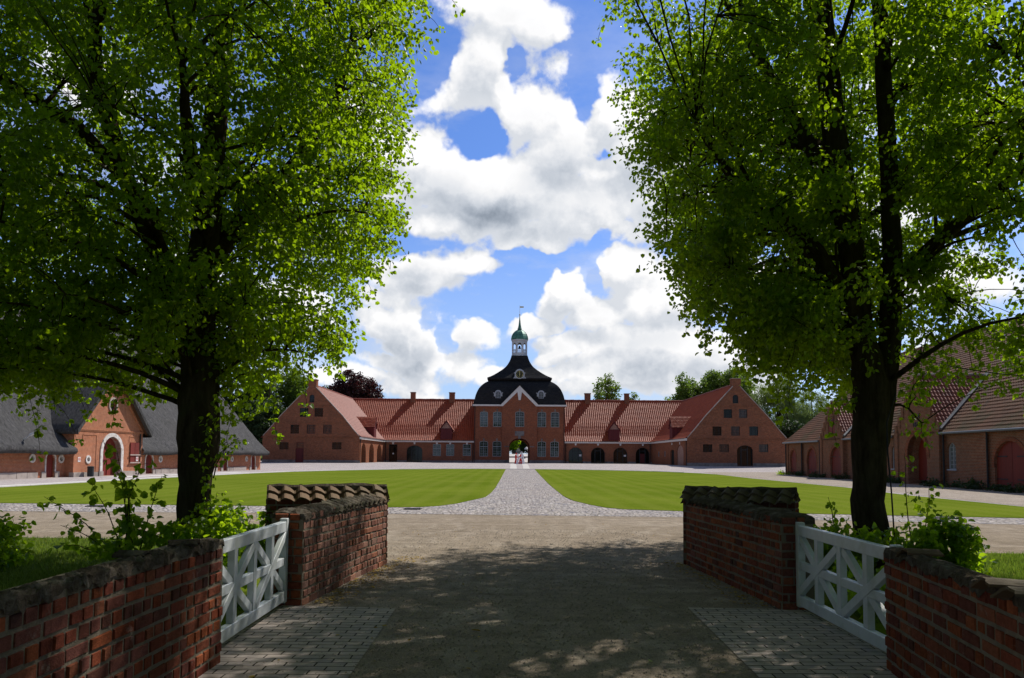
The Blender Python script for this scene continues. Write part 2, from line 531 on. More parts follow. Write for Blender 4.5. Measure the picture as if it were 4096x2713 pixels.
def paver_fn(t, b):
    P = t.new('ShaderNodeNewGeometry').outputs['Position']
    sp = t.new('ShaderNodeSeparateXYZ')
    t.l.new(P, sp.inputs[0])
    wob = t.vmath('SCALE', t.noise(P, 2.5, 2, .5, out=1), .03)
    br = t.new('ShaderNodeTexBrick')
    t.l.new(t.vmath('ADD', P, wob), br.inputs['Vector'])
    br.inputs['Color1'].default_value = (.47, .39, .335, 1)
    br.inputs['Color2'].default_value = (.35, .305, .275, 1)
    br.inputs['Mortar'].default_value = (.045, .04, .03, 1)
    br.inputs['Scale'].default_value = 1
    br.inputs['Mortar Size'].default_value = .007
    br.inputs['Mortar Smooth'].default_value = .3
    br.inputs['Brick Width'].default_value = .235
    br.inputs['Row Height'].default_value = .115
    br.offset = .45
    c = t.mix(t.rng(t.noise(P, 3.5, 5, .7), .5, .75, 0, .6), br.outputs[0], (.17, .15, .12))
    c = t.mix(t.rng(t.noise(P, 9, 4, .7), .55, .75, 0, .4), c, (.34, .31, .29))
    t.l.new(c, b.inputs['Base Color'])
    h = t.math('SUBTRACT', t.math('MULTIPLY', t.noise(P, 20, 4, .6), .25), br.outputs[1])
    bump(t, b, h, .7, .012)


M_paver = mat('brick_paving', rough=.85, fn=paver_fn)


def wallbrick_fn(t, b):
    c = t.new('ShaderNodeAttribute', attribute_name='tint').outputs['Color']
    P = t.new('ShaderNodeNewGeometry').outputs['Position']
    n = t.noise(P, 26, 5, .7)
    c = t.vmath('SCALE', c, t.rng(n, .3, .7, .7, 1.3))
    c = t.mix(t.rng(t.noise(P, 8, 5, .75), .60, .74, 0, .6), c, (.33, .27, .23))
    t.l.new(c, b.inputs['Base Color'])
    bump(t, b, t.math('ADD', n, t.noise(P, 90, 3, .7)), .7, .008)


M_wallbrick = mat('hand_made_brick', rough=.9, fn=wallbrick_fn)
M_mortar = mat('old_mortar', rough=.95, fn=noisy((.20, .165, .125), (.27, .225, .17), 14, bs=.9, bd=.012, c3=(.17, .15, .11), s3=5))
M_cement = mat('rough_cement', rough=.95, fn=noisy((.06, .048, .036), (.11, .09, .07), 9, bs=1.0, bd=.025, c3=(.17, .15, .125), s3=7))


def bark_fn(t, b):
    P = t.new('ShaderNodeNewGeometry').outputs['Position']
    q = t.vmath('MULTIPLY', P, (11, 11, 2.2))
    n = t.noise(q, 1.0, 7, .7)
    c = t.mix(t.rng(n, .35, .65), (.030, .022, .015), (.085, .066, .048))
    c = t.mix(t.rng(t.noise(P, 2.4, 4, .6), .5, .7, 0, .5), c, (.055, .062, .03))
    t.l.new(c, b.inputs['Base Color'])
    bump(t, b, n, 1.0, .05)


M_bark = mat('lime_bark', rough=.95, fn=bark_fn)


def leaf_mat(name, ca, cb, trans, tw=.5, rough=.45):
    m = bpy.data.materials.new(name)
    m.use_nodes = True
    t = NT(m.node_tree)
    t.n.clear()
    v = t.new('ShaderNodeAttribute', attribute_name='v').outputs['Fac']
    c = t.mix(v, ca, cb)
    b = t.new('ShaderNodeBsdfPrincipled')
    t.l.new(c, b.inputs['Base Color'])
    b.inputs['Roughness'].default_value = rough
    b.inputs['Specular IOR Level'].default_value = .35
    tr = t.new('ShaderNodeBsdfTranslucent')
    tc = t.mix(v, tuple(x * .8 for x in trans), tuple(min(1, x * 1.25) for x in trans))
    t.l.new(tc, tr.inputs[0])
    mx = t.new('ShaderNodeMixShader')
    mx.inputs[0].default_value = tw
    t.l.new(b.outputs[0], mx.inputs[1])
    t.l.new(tr.outputs[0], mx.inputs[2])
    o = t.new('ShaderNodeOutputMaterial')
    t.l.new(mx.outputs[0], o.inputs[0])
    MATS[name] = m
    return m


M_leaf = leaf_mat('lime_leaf', (.014, .038, .003), (.10, .175, .008), (.41, .62, .008), .5)
M_leaf_bush = leaf_mat('hazel_leaf', (.05, .11, .006), (.12, .20, .012), (.42, .62, .012), .6)
M_leaf_far = leaf_mat('far_leaf', (.07, .12, .02), (.16, .23, .04), (.2, .32, .025), .45, .6)
M_leaf_willow = leaf_mat('willow_leaf', (.13, .19, .07), (.2, .27, .10), (.25, .34, .09), .45, .6)
M_leaf_copper = leaf_mat('copper_beech_leaf', (.028, .010, .012), (.055, .02, .022), (.07, .015, .015), .3, .5)
M_leaf_dark = leaf_mat('dark_leaf', (.02, .04, .012), (.04, .07, .02), (.05, .1, .012), .3, .6)
M_blade = leaf_mat('grass_blade', (.08, .14, .015), (.17, .21, .04), (.2, .3, .03), .4, .6)
M_leaf_dead = leaf_mat('dead_leaf', (.30, .16, .04), (.5, .36, .05), (.3, .2, .03), .3, .7)


# ------------------------------------------------------------------ mesh helpers
class MB:
    def __init__(self):
        self.v = []
        self.f = []
        self.mi = []

    def face(self, pts, mi=0):
        i = len(self.v)
        self.v += [tuple(p) for p in pts]
        self.f.append(tuple(range(i, i + len(pts))))
        self.mi.append(mi)

    def hexa(self, p, mi=0):
        """p: 8 points, bottom ring 0-3, top ring 4-7"""
        i = len(self.v)
        self.v += [tuple(q) for q in p]
        for f in ((3, 2, 1, 0), (4, 5, 6, 7), (0, 1, 5, 4), (1, 2, 6, 5), (2, 3, 7, 6), (3, 0, 4, 7)):
            self.f.append(tuple(i + k for k in f))
            self.mi.append(mi)

    def box(self, x0, x1, y0, y1, z0, z1, mi=0):
        self.hexa([(x0, y0, z0), (x1, y0, z0), (x1, y1, z0), (x0, y1, z0),
                   (x0, y0, z1), (x1, y0, z1), (x1, y1, z1), (x0, y1, z1)], mi)

    def fbox(self, fr, u0, u1, w0, w1, z0, z1, mi=0):
        """box in a wall frame: u along, w outwards, z up"""
        P = fr.p
        self.hexa([P(u0, w1, z0), P(u1, w1, z0), P(u1, w0, z0), P(u0, w0, z0),
                   P(u0, w1, z1), P(u1, w1, z1), P(u1, w0, z1), P(u0, w0, z1)], mi)

    def prism(self, fr, pts, w0, w1, mi=0):
        """outline (u, z) extruded from w0 to w1 (w1 outwards)"""
        tri = tessellate_polygon([[Vector((a, b, 0)) for a, b in pts]])
        n = len(pts)
        i = len(self.v)
        self.v += [tuple(fr.p(a, w1, b)) for a, b in pts] + [tuple(fr.p(a, w0, b)) for a, b in pts]
        for t in tri:
            a, b, c = t
            ar = (pts[b][0] - pts[a][0]) * (pts[c][1] - pts[a][1]) - (pts[c][0] - pts[a][0]) * (pts[b][1] - pts[a][1])
            if ar < 0:
                b, c = c, b
            self.f += [(i + a, i + b, i + c), (i + n + c, i + n + b, i + n + a)]
            self.mi += [mi, mi]
        for k in range(n):
            j = (k + 1) % n
            self.f.append((i + k, i + n + k, i + n + j, i + j))
            self.mi.append(mi)

    def ring(self, fr, outer, inner, w0, w1, mi=0):
        """closed band between two outlines with equal point counts"""
        n = len(outer)
        i = len(self.v)
        for pts, w in ((outer, w1), (inner, w1), (outer, w0), (inner, w0)):
            self.v += [tuple(fr.p(a, w, b)) for a, b in pts]
        for k in range(n):
            j = (k + 1) % n
            self.f += [(i + k, i + j, i + n + j, i + n + k), (i + 2 * n + k, i + 3 * n + k, i + 3 * n + j, i + 2 * n + j),
                       (i + k, i + 2 * n + k, i + 2 * n + j, i + j), (i + n + k, i + n + j, i + 3 * n + j, i + 3 * n + k)]
            self.mi += [mi] * 4

    def tube(self, pts, rad, seg=8, mi=0, caps=True):
        rad = rad if hasattr(rad, '__len__') else [rad] * len(pts)
        pts = [Vector(p) for p in pts]
        base = len(self.v)
        prev = None
        for k, p in enumerate(pts):
            t = (pts[min(k + 1, len(pts) - 1)] - pts[max(k - 1, 0)])
            if t.length < 1e-9:
                t = Vector((0, 0, 1))
            t.normalize()
            a = prev if prev is not None else (Vector((1, 0, 0)) if abs(t.x) < .8 else Vector((0, 1, 0)))
            a = (a - t * a.dot(t))
            a.normalize()
            prev = a
            b = t.cross(a)
            for s in range(seg):
                an = 2 * PI * s / seg
                self.v.append(tuple(p + (a * math.cos(an) + b * math.sin(an)) * rad[k]))
        for k in range(len(pts) - 1):
            for s in range(seg):
                s2 = (s + 1) % seg
                self.f.append((base + k * seg + s, base + k * seg + s2, base + (k + 1) * seg + s2, base + (k + 1) * seg + s))
                self.mi.append(mi)
        if caps:
            self.f.append(tuple(base + s for s in reversed(range(seg))))
            self.f.append(tuple(base + (len(pts) - 1) * seg + s for s in range(seg)))
            self.mi += [mi, mi]

    def lathe(self, c, prof, seg=16, mi=0, square=False):
        """profile of (radius, z) about a vertical axis"""
        base = len(self.v)
        for r_, z in prof:
            for s in range(seg):
                an = 2 * PI * (s + .5) / seg
                self.v.append((c[0] + r_ * math.cos(an), c[1] + r_ * math.sin(an), c[2] + z))
        for k in range(len(prof) - 1):
            for s in range(seg):
                s2 = (s + 1) % seg
                self.f.append((base + k * seg + s, base + k * seg + s2, base + (k + 1) * seg + s2, base + (k + 1) * seg + s))
                self.mi.append(mi)
        self.f.append(tuple(base + s for s in reversed(range(seg))))
        self.f.append(tuple(base + (len(prof) - 1) * seg + s for s in range(seg)))
        self.mi += [mi, mi]

    def build_each(self, name, mats, parent=None):
        """one object for every separate piece (pieces that touch stay together)"""
        n = len(self.v)
        par = list(range(n))

        def find(a):
            while par[a] != a:
                par[a] = par[par[a]]
                a = par[a]
            return a
        for f in self.f:
            for k in f[1:]:
                par[find(k)] = find(f[0])
        groups = {}
        for f, m_ in zip(self.f, self.mi):
            groups.setdefault(find(f[0]), []).append((f, m_))
        gl = list(groups.values())
        bb = []
        for g_ in gl:
            idx = {k for f, _ in g_ for k in f}
            P = np.array([self.v[k] for k in idx])
            bb.append((P.min(0) - .006, P.max(0) + .006))
        pg = list(range(len(gl)))

        def fg(a):
            while pg[a] != a:
                a = pg[a]
            return a
        for i in range(len(gl)):
            for j in range(i):
                if (bb[i][0] <= bb[j][1]).all() and (bb[j][0] <= bb[i][1]).all():
                    pg[fg(i)] = fg(j)
        out = {}
        for i, g_ in enumerate(gl):
            out.setdefault(fg(i), []).extend(g_)
        res = []
        for g_ in out.values():
            q = MB()
            mp = {}
            for f, m_ in g_:
                for k in f:
                    if k not in mp:
                        mp[k] = len(q.v)
                        q.v.append(self.v[k])
                q.f.append(tuple(mp[k] for k in f))
                q.mi.append(m_)
            res.append(q.build(name, mats, parent))
        return res

    def build(self, name, mats, parent=None, smooth=False, label=None):
        if not isinstance(mats, (list, tuple)):
            mats = [mats]
        me = bpy.data.meshes.new(name)
        me.from_pydata(self.v, [], self.f)
        for m in mats:
            me.materials.append(m)
        me.polygons.foreach_set('material_index', self.mi)
        me.polygons.foreach_set('use_smooth', [bool(smooth)] * len(self.f))
        me.update()
        o = bpy.data.objects.new(name, me)
        COL.objects.link(o)
        if parent is not None:
            o.parent = parent
        if label:
            o['label'] = label
        return o


def np_mesh(name, V, Fq, mats, parent=None, attr=None, smooth=False, kind4=True):
    """numpy mesh: V (n,3), Fq (m,4) quads"""
    me = bpy.data.meshes.new(name)
    n, m = len(V), len(Fq)
    k = Fq.shape[1]
    me.vertices.add(n)
    me.vertices.foreach_set('co', np.asarray(V, dtype=np.float32).ravel())
    me.loops.add(m * k)
    me.loops.foreach_set('vertex_index', np.asarray(Fq, dtype=np.int32).ravel())
    me.polygons.add(m)
    me.polygons.foreach_set('loop_start', np.arange(0, m * k, k, dtype=np.int32))
    me.polygons.foreach_set('loop_total', np.full(m, k, dtype=np.int32))
    me.polygons.foreach_set('use_smooth', np.full(m, bool(smooth)))
    me.materials.append(mats)
    me.update(calc_edges=True)
    if attr is not None:
        a = me.attributes.new('v', 'FLOAT', 'FACE')
        a.data.foreach_set('value', np.asarray(attr, dtype=np.float32))
    o = bpy.data.objects.new(name, me)
    COL.objects.link(o)
    if parent is not None:
        o.parent = parent
    return o


class Fr:
    """a wall frame: origin, direction along the wall, outward normal"""
    def __init__(self, o, u, n):
        self.o, self.u, self.nn = Vector(o), Vector(u).normalized(), Vector(n).normalized()

    def p(self, u, w, z):
        return self.o + self.u * u + self.nn * w + Vector((0, 0, z))

    def off(self, w=0, u=0):
        return Fr(self.o + self.nn * w + self.u * u, self.u, self.nn)


def thing(name, label, cat, loc=(0, 0, 0), rz=0, group=None):
    o = bpy.data.objects.new(name, None)
    o.empty_display_size = .2
    COL.objects.link(o)
    o.location = loc
    o.rotation_euler = (0, 0, rz)
    return tag(o, label, cat, group)


def tag(o, label, cat, group=None, kind=None):
    o['label'] = label
    o['category'] = cat
    if group:
        o['group'] = group
    if kind:
        o['kind'] = kind
    return o


def struct(o, kind='structure'):
    o['kind'] = kind
    return o


def outline(u0, u1, z0, z1, rise=0.0, n=10):
    """opening outline, counter-clockwise seen from outside; the top is an elliptical arch of height rise"""
    if rise <= 0:
        return [(u0, z0), (u1, z0), (u1, z1), (u0, z1)]
    c, h = (u0 + u1) / 2, (u1 - u0) / 2
    pts = [(u0, z0), (u1, z0)]
    for k in range(n + 1):
        a = PI * k / n
        pts.append((c + h * math.cos(a), z1 - rise + rise * math.sin(a)))
    return pts


def circle(cu, cz, ru, rz=None, n=20):
    rz = rz or ru
    return [(cu + ru * math.cos(2 * PI * k / n), cz + rz * math.sin(2 * PI * k / n)) for k in range(n)]


def inset(pts, d):
    cu = sum(p[0] for p in pts) / len(pts)
    us = [p[0] for p in pts]
    zs = [p[1] for p in pts]
    u0, u1, z0, z1 = min(us), max(us), min(zs), max(zs)
    cu, cz = (u0 + u1) / 2, (z0 + z1) / 2
    fu, fz = 1 - 2 * d / (u1 - u0), 1 - 2 * d / (z1 - z0)
    return [(cu + (a - cu) * fu, cz + (b - cz) * fz) for a, b in pts]


def panel(mb, fr, outer, holes, depth=.25, mi=0, back=False):
    """wall face with true openings and their reveals"""
    loops = [outer] + holes
    tri = tessellate_polygon([[Vector((a, b, 0)) for a, b in lp] for lp in loops])
    flat = [p for lp in loops for p in lp]
    i = len(mb.v)
    mb.v += [tuple(fr.p(a, 0, b)) for a, b in flat]
    for a, b, c in tri:
        ar = (flat[b][0] - flat[a][0]) * (flat[c][1] - flat[a][1]) - (flat[c][0] - flat[a][0]) * (flat[b][1] - flat[a][1])
        if ar < 0:
            b, c = c, b
        # outward side: u x z = -n for a frame whose normal faces the viewer with u to the right
        mb.f.append((i + a, i + b, i + c))
        mb.mi.append(mi)
    for h in holes:
        n = len(h)
        for k in range(n):
            a, b = h[k], h[(k + 1) % n]
            mb.face([fr.p(a[0], 0, a[1]), fr.p(a[0], -depth, a[1]), fr.p(b[0], -depth, b[1]), fr.p(b[0], 0, b[1])], mi)


def window(par, fr, u0, u1, z0, z1, rise=0, cols=2, rows=4, w=-.08, m=None, fw=.1, bar=.035, glass=None, name='window', mull=True, transom=None, sill=False):
    m = m or M_greypaint
    mb = MB()
    out = outline(u0, u1, z0, z1, rise)
    mb.ring(fr, out, inset(out, fw), w - .04, w + .05)
    cu = (u0 + u1) / 2
    hw = (u1 - u0) / 2

    def top_at(u):
        if rise <= 0:
            return z1 - fw * .5
        s = max(0, 1 - ((u - cu) / (hw)) ** 2)
        return z1 - rise + (rise) * math.sqrt(s) - fw * .5
    if mull:
        mb.fbox(fr, cu - fw * .45, cu + fw * .45, w - .03, w + .04, z0 + fw, top_at(cu))
    if transom:
        mb.fbox(fr, u0 + fw, u1 - fw, w - .035, w + .045, transom - fw * .45, transom + fw * .45)
    for side in (0, 1):
        a, b = (u0 + fw, cu) if side == 0 else (cu, u1 - fw)
        for k in range(1, cols):
            x = a + (b - a) * k / cols
            mb.fbox(fr, x - bar / 2, x + bar / 2, w - .02, w + .025, z0 + fw, top_at(x))
    for k in range(1, rows):
        z = z0 + fw + (z1 - z0 - 2 * fw) * k / rows
        mb.fbox(fr, u0 + fw, u1 - fw, w - .022, w + .02, z - bar / 2, z + bar / 2)
    if sill:
        mb.fbox(fr, u0 - .06, u1 + .06, -.02, .06, z0 - .07, z0)
    o = mb.build(name, m, par)
    g = MB()
    g.prism(fr, inset(out, fw * .6), w - .06, w - .03)
    g.build('pane', glass or M_glass, o)
    return o


def door(par, fr, u0, u1, z0, z1, rise=0, m=None, w=-.12, leaves=1, name='door', hinges=0, handle=False):
    m = m or M_barndoor
    mb = MB()
    gap = .018
    if leaves == 1:
        mb.prism(fr, outline(u0, u1, z0, z1, rise, 12), w - .05, w)
    else:
        c = (u0 + u1) / 2
        full = outline(u0, u1, z0, z1, rise, 12)
        L = [(min(a, c - gap), b) for a, b in full]
        Rr = [(max(a, c + gap), b) for a, b in full]

        def clean(p):
            o = []
            for q in p:
                if not o or (abs(o[-1][0] - q[0]) + abs(o[-1][1] - q[1])) > 1e-4:
                    o.append(q)
            # keep only highest point on the seam
            return o
        def half(sgn):
            h = (u1 - u0) / 2
            if sgn < 0:
                pts = [(u0, z0), (c - gap, z0)]
                ang = [PI * .5 + (PI * .5) * k / 6 for k in range(7)]
            else:
                pts = [(c + gap, z0), (u1, z0)]
                ang = [(PI * .5) * k / 6 for k in range(7)]
            for a in ang:
                x = c + h * math.cos(a)
                if sgn < 0:
                    x = min(x, c - gap)
                else:
                    x = max(x, c + gap)
                pts.append((x, z1 - rise + rise * math.sin(a)))
            return pts
        mb.prism(fr, half(-1), w - .05, w)
        mb.prism(fr, half(1), w - .05, w + .006)
    o = mb.build(name, m, par)
    if hinges:
        for zz in (z0 + (z1 - z0) * .2, z0 + (z1 - z0) * .68):
            for sgn in ((-1, 1) if leaves == 2 else (-1,)):
                hb = MB()
                a = u0 if sgn < 0 else u1
                hb.fbox(fr, min(a, a - sgn * .35 * (u1 - u0)), max(a, a - sgn * .35 * (u1 - u0)), w + .001, w + .025, zz - .03, zz + .03)
                hb.build('hinge', M_darkmetal, o)
    if handle:
        hb = MB()
        hb.fbox(fr, u1 - .16, u1 - .1, w, w + .05, z0 + .95, z0 + 1.12)
        hb.build('handle', M_darkmetal, o)
    return o


def resample(prof, step):
    d = [0]
    for k in range(1, len(prof)):
        d.append(d[-1] + math.hypot(prof[k][0] - prof[k - 1][0], prof[k][1] - prof[k - 1][1]))
    n = max(1, round(d[-1] / step))
    s = np.linspace(0, d[-1], n + 1)
    return np.interp(s, d, [p[0] for p in prof]), np.interp(s, d, [p[1] for p in prof])


def tiles(name, o, U, H, length, prof, cw, rh, amp, m, parent, lift=.035, clip=None, seed=1, sub=5, label=None):
    """pantile roof slope as real relief. prof = (horizontal run inwards, height) from eave to ridge"""
    rs = np.random.RandomState(seed)
    U = np.array(Vector(U).normalized())
    H = np.array(Vector(H).normalized())
    o = np.array(o, dtype=float)
    hs, zs = resample(prof, rh)
    nr = len(hs) - 1
    nc = max(1, round(length / cw))
    cw = length / nc
    nu = nc * sub + 1
    us = np.linspace(0, length, nu)
    ph = us / cw * 2 * PI
    wave = amp * (np.sin(ph) + .28 * np.sin(2 * ph + .6))
    th = np.gradient(hs)
    tz = np.gradient(zs)
    ln = np.hypot(th, tz)
    nh, nz = -tz / ln, th / ln
    V = []
    for i in range(nr):
        jit = rs.uniform(-.008, .008, nc + 1)[np.minimum((np.arange(nu) // sub), nc)]
        for (k, l) in ((i, lift), (i + 1, 0.0)):
            off = wave + l + jit
            pos = (o[None, :] + us[:, None] * U + (hs[k] + nh[k] * off)[:, None] * H)
            pos[:, 2] += zs[k] + nz[k] * off
            V.append(pos)
    V = np.concatenate(V)
    Fq, at = [], []
    for i in range(nr):
        a = (2 * i) * nu
        b = a + nu
        idx = np.arange(nu - 1)
        q = np.stack([a + idx, a + idx + 1, b + idx + 1, b + idx], 1)
        val = rs.rand(nc)[idx // sub]
        if clip is not None:
            uc = (us[:-1] + us[1:]) / 2
            keep = clip(uc, (hs[i] + hs[i + 1]) / 2)
            q, val = q[keep], val[keep]
            kidx = idx[keep]
        else:
            kidx = idx
        Fq.append(q)
        at.append(val)
        if i > 0:
            pb = (2 * (i - 1) + 1) * nu
            q = np.stack([pb + kidx, pb + kidx + 1, a + kidx + 1, a + kidx], 1)
            Fq.append(q)
            at.append(np.full(len(q), .3))
    ob = np_mesh(name, V, np.concatenate(Fq), m, parent, np.concatenate(at))
    if label:
        ob['label'] = label
    return ob


# ------------------------------------------------------------------ ground
def gz(x, y):
    if y < 106:
        return 0.0
    if y < 120:
        return .5 * (y - 106) / 14
    if y < 166:
        return .5
    if y < 202:
        return .5 + 1.9 * (y - 166) / 36
    return 2.4


BREAKS = (106, 120, 166, 202)


def sheet(name, pts, dz, m, kind='structure', parent=None):
    """flat-lying sheet that follows the lie of the land"""
    bm = bmesh.new()
    vs = [bm.verts.new((x, y, 0)) for x, y in pts]
    bm.faces.new(vs)
    for yb in BREAKS:
        geom = bm.verts[:] + bm.edges[:] + bm.faces[:]
        bmesh.ops.bisect_plane(bm, geom=geom, plane_co=(0, yb, 0), plane_no=(0, 1, 0))
    bmesh.ops.triangulate(bm, faces=bm.faces[:])
    for v in bm.verts:
        v.co.z = gz(v.co.x, v.co.y) + dz
    bmesh.ops.recalc_face_normals(bm, faces=bm.faces[:])
    for f in bm.faces:
        if f.normal.z < 0:
            f.normal_flip()
    me = bpy.data.meshes.new(name)
    bm.to_mesh(me)
    bm.free()
    me.materials.append(m)
    o = bpy.data.objects.new(name, me)
    COL.objects.link(o)
    if kind:
        o['kind'] = kind
    return o


sheet('ground', [(-900, -60), (900, -60), (900, 1500), (-900, 1500)], -.02, M_field)
sheet('courtyard_paving', [(-60, 22), (60, 19.5), (60, 166), (-60, 166)], 0.0, M_court)
sheet('track', [(14, 21.0), (60, 20), (60, 100), (30.5, 96), (22.5, 92), (21.5, 84), (20.3, 64), (19.9, 45), (18.7, 34), (18.4, 26), (14, 22)], .006, M_sandy)
sheet('forecourt', [(-8, 166), (12, 166), (20, 202), (-16, 202)], .006, M_slab)
sheet('road', [(-60, 19.4), (-60, 26.2), (-14.6, 22.47), (-3.4, 22.55), (4.75, 22.0), (13.2, 20.3), (60, 16), (60, 9.9), (9.15, 13.95),
               (3.2, 14.3), (3.0, 12.4), (2.9, 8.6), (3.3, 8.6), (3.3, -30), (-2.7, -30), (-2.7, 8.7), (-2.3, 8.7), (-2.0, 12.2),
               (-3.0, 15.0), (-10.1, 15.5)], .004, M_gravel)
sheet('cobbled_strip', [(-60, 26.2), (-60, 30), (-26, 27.6), (-16.9, 26.1), (-3.9, 25.3), (-2.4, 26.2), (-1.6, 29), (-1.05, 32), (-.85, 40), (-.75, 106),
                        (3.15, 106), (2.6, 75), (2.25, 50), (2.2, 31), (2.75, 27.2), (3.6, 25.1), (5.3, 24.4), (14.6, 22.5), (18.4, 21.9),
                        (60, 17.5), (60, 15.9), (13.2, 20.15), (4.75, 21.9), (-3.4, 22.45), (-14.6, 22.37)], .009, M_cobble)

LAWN_L = [(-16.9, 25.9), (-3.95, 25.1), (-2.9, 25.4), (-2.4, 26.0), (-1.9, 27.4), (-1.6, 29), (-1.3, 30.5), (-1.05, 32), (-.92, 36), (-.85, 42), (-.8, 60), (-.78, 104.6),
          (-4.9, 104.4), (-9, 102), (-14, 97), (-19.2, 86.5), (-22, 78), (-23.2, 70), (-24.2, 55), (-24.6, 37), (-24.8, 29), (-24, 26.6)]
LAWN_R = [(3.6, 24.95), (5.3, 24.25), (14.6, 22.35), (17.4, 22.3), (18.1, 24), (18.1, 28), (18.2, 36), (19.4, 45.6), (19.8, 64.5), (20.9, 80), (20.5, 85),
          (17.5, 94), (12, 100.5), (6.5, 103.8), (3.1, 104.8), (2.65, 75), (2.3, 50), (2.22, 40), (2.2, 33), (2.35, 29.6), (2.75, 27.1), (3.1, 25.7)]


def slab_lawn(name, pts, h, m):
    mb = MB()
    n = len(pts)
    tri = tessellate_polygon([[Vector((a, b, 0)) for a, b in pts]])
    mb.v = [(x, y, gz(x, y) + h) for x, y in pts] + [(x, y, gz(x, y) - .01) for x, y in pts]
    for a, b, c in tri:
        ar = (pts[b][0] - pts[a][0]) * (pts[c][1] - pts[a][1]) - (pts[c][0] - pts[a][0]) * (pts[b][1] - pts[a][1])
        if ar < 0:
            b, c = c, b
        mb.f.append((a, b, c))
        mb.mi.append(0)
    for k in range(n):
        j = (k + 1) % n
        mb.f.append((k, j, n + j, n + k))
        mb.mi.append(0)
    return struct(mb.build(name, m))


slab_lawn('lawn', LAWN_L, .022, M_lawn)
slab_lawn('lawn', LAWN_R, .022, M_lawn)


def kerb(name, pts, w, h, m):
    mb = MB()
    for k in range(len(pts) - 1):
        a, b = Vector((*pts[k], 0)), Vector((*pts[k + 1], 0))
        L = (b - a).length
        n = max(1, round(L / 1.1))
        d = (b - a) / n
        s = Vector((-d.y, d.x, 0)).normalized() * w / 2
        for i in range(n):
            p, q = a + d * (i + .01), a + d * (i + .99)
            z = gz(p.x, p.y)
            hh = h + random.uniform(-.004, .004)
            mb.hexa([(p - s) + Vector((0, 0, z - .02)), (p + s) + Vector((0, 0, z - .02)), (q + s) + Vector((0, 0, z - .02)), (q - s) + Vector((0, 0, z - .02)),
                     (p - s) + Vector((0, 0, z + hh)), (p + s) + Vector((0, 0, z + hh)), (q + s) + Vector((0, 0, z + hh)), (q - s) + Vector((0, 0, z + hh))])
    return struct(mb.build(name, m))


random.seed(5)
kerb('kerb', [(-25.3, 28), (-25.1, 37), (-24.7, 55), (-23.7, 70), (-22.5, 78.5), (-19.6, 87), (-14.3, 97.8), (-9.1, 102.8), (-4.9, 105.2), (1.2, 105.4),
              (6.5, 104.6), (12.3, 101.2), (18, 94.5), (19.6, 90)], .55, .06, M_kerb)
kerb('pavement_strip', [(-28.4, 55.2), (-27.0, 66), (-26.1, 76)], 1.3, .012, M_kerb)
sheet('brick_paving', [(-2.55, 2.0), (-1.2, 2.0), (-1.2, 6.0), (-1.24, 8.55), (-2.5, 8.66)], .012, M_paver)
sheet('brick_paving', [(1.85, 2.0), (3.2, 2.0), (3.2, 8.62), (1.95, 8.7), (1.87, 6.0)], .012, M_paver)
sheet('path_slab', [(-.2, 107), (.72, 107), (.72, 132), (-.2, 132)], .009, M_slab)
sheet('path_slab', [(1.62, 107), (2.5, 107), (2.5, 132), (1.62, 132)], .009, M_slab)
sheet('verge', [(-60, -10), (-2.75, -10), (-2.75, 8.7), (-3.6, 12.3), (-3.2, 14.7), (-10.1, 15.4), (-60, 19.3)], .010, M_verge)
sheet('verge', [(60, -10), (3.32, -10), (3.32, 8.6), (4.3, 11.9), (3.6, 14.3), (9.15, 13.9), (60, 9.8)], .010, M_verge)

# ------------------------------------------------------------------ shared building pieces
def chimney(par, x0, x1, y0, y1, z0, z1, m, cap=M_granite, name='chimney'):
    mb = MB()
    mb.box(x0, x1, y0, y1, z0, z1 - .12)
    mb.box(x0 - .05, x1 + .05, y0 - .05, y1 + .05, z1 - .12, z1 - .02)
    o = mb.build(name, m, par)
    c = MB()
    c.box(x0 - .09, x1 + .09, y0 - .09, y1 + .09, z1 - .02, z1 + .05)
    c.build('cap', cap, o)
    return o


def ridge(par, a, b, r_, m, wob=.02):
    a, b = Vector(a), Vector(b)
    n = max(2, round((b - a).length / .4))
    pts, rad = [], []
    for k in range(n):
        p, q = a.lerp(b, k / n), a.lerp(b, (k + .92) / n)
        d = Vector((0, 0, random.uniform(-wob, wob)))
        pts += [p + d, q + d]
        rad += [r_ * 1.08, r_ * .94]
    mb = MB()
    mb.tube(pts, rad, 8)
    return mb.build('ridge', m, par)


def pipe(par, x, y, z0, z1, m=None, r_=.06):
    mb = MB()
    mb.tube([(x, y, z0), (x, y, z1 - .3), (x, y - .0, z1)], r_, 8)
    for z in (z0 + .5, (z0 + z1) / 2, z1 - .4):
        mb.tube([(x, y, z), (x, y, z + .06)], r_ * 1.35, 8)
    return mb.build('downpipe', m or M_darkmetal, par)


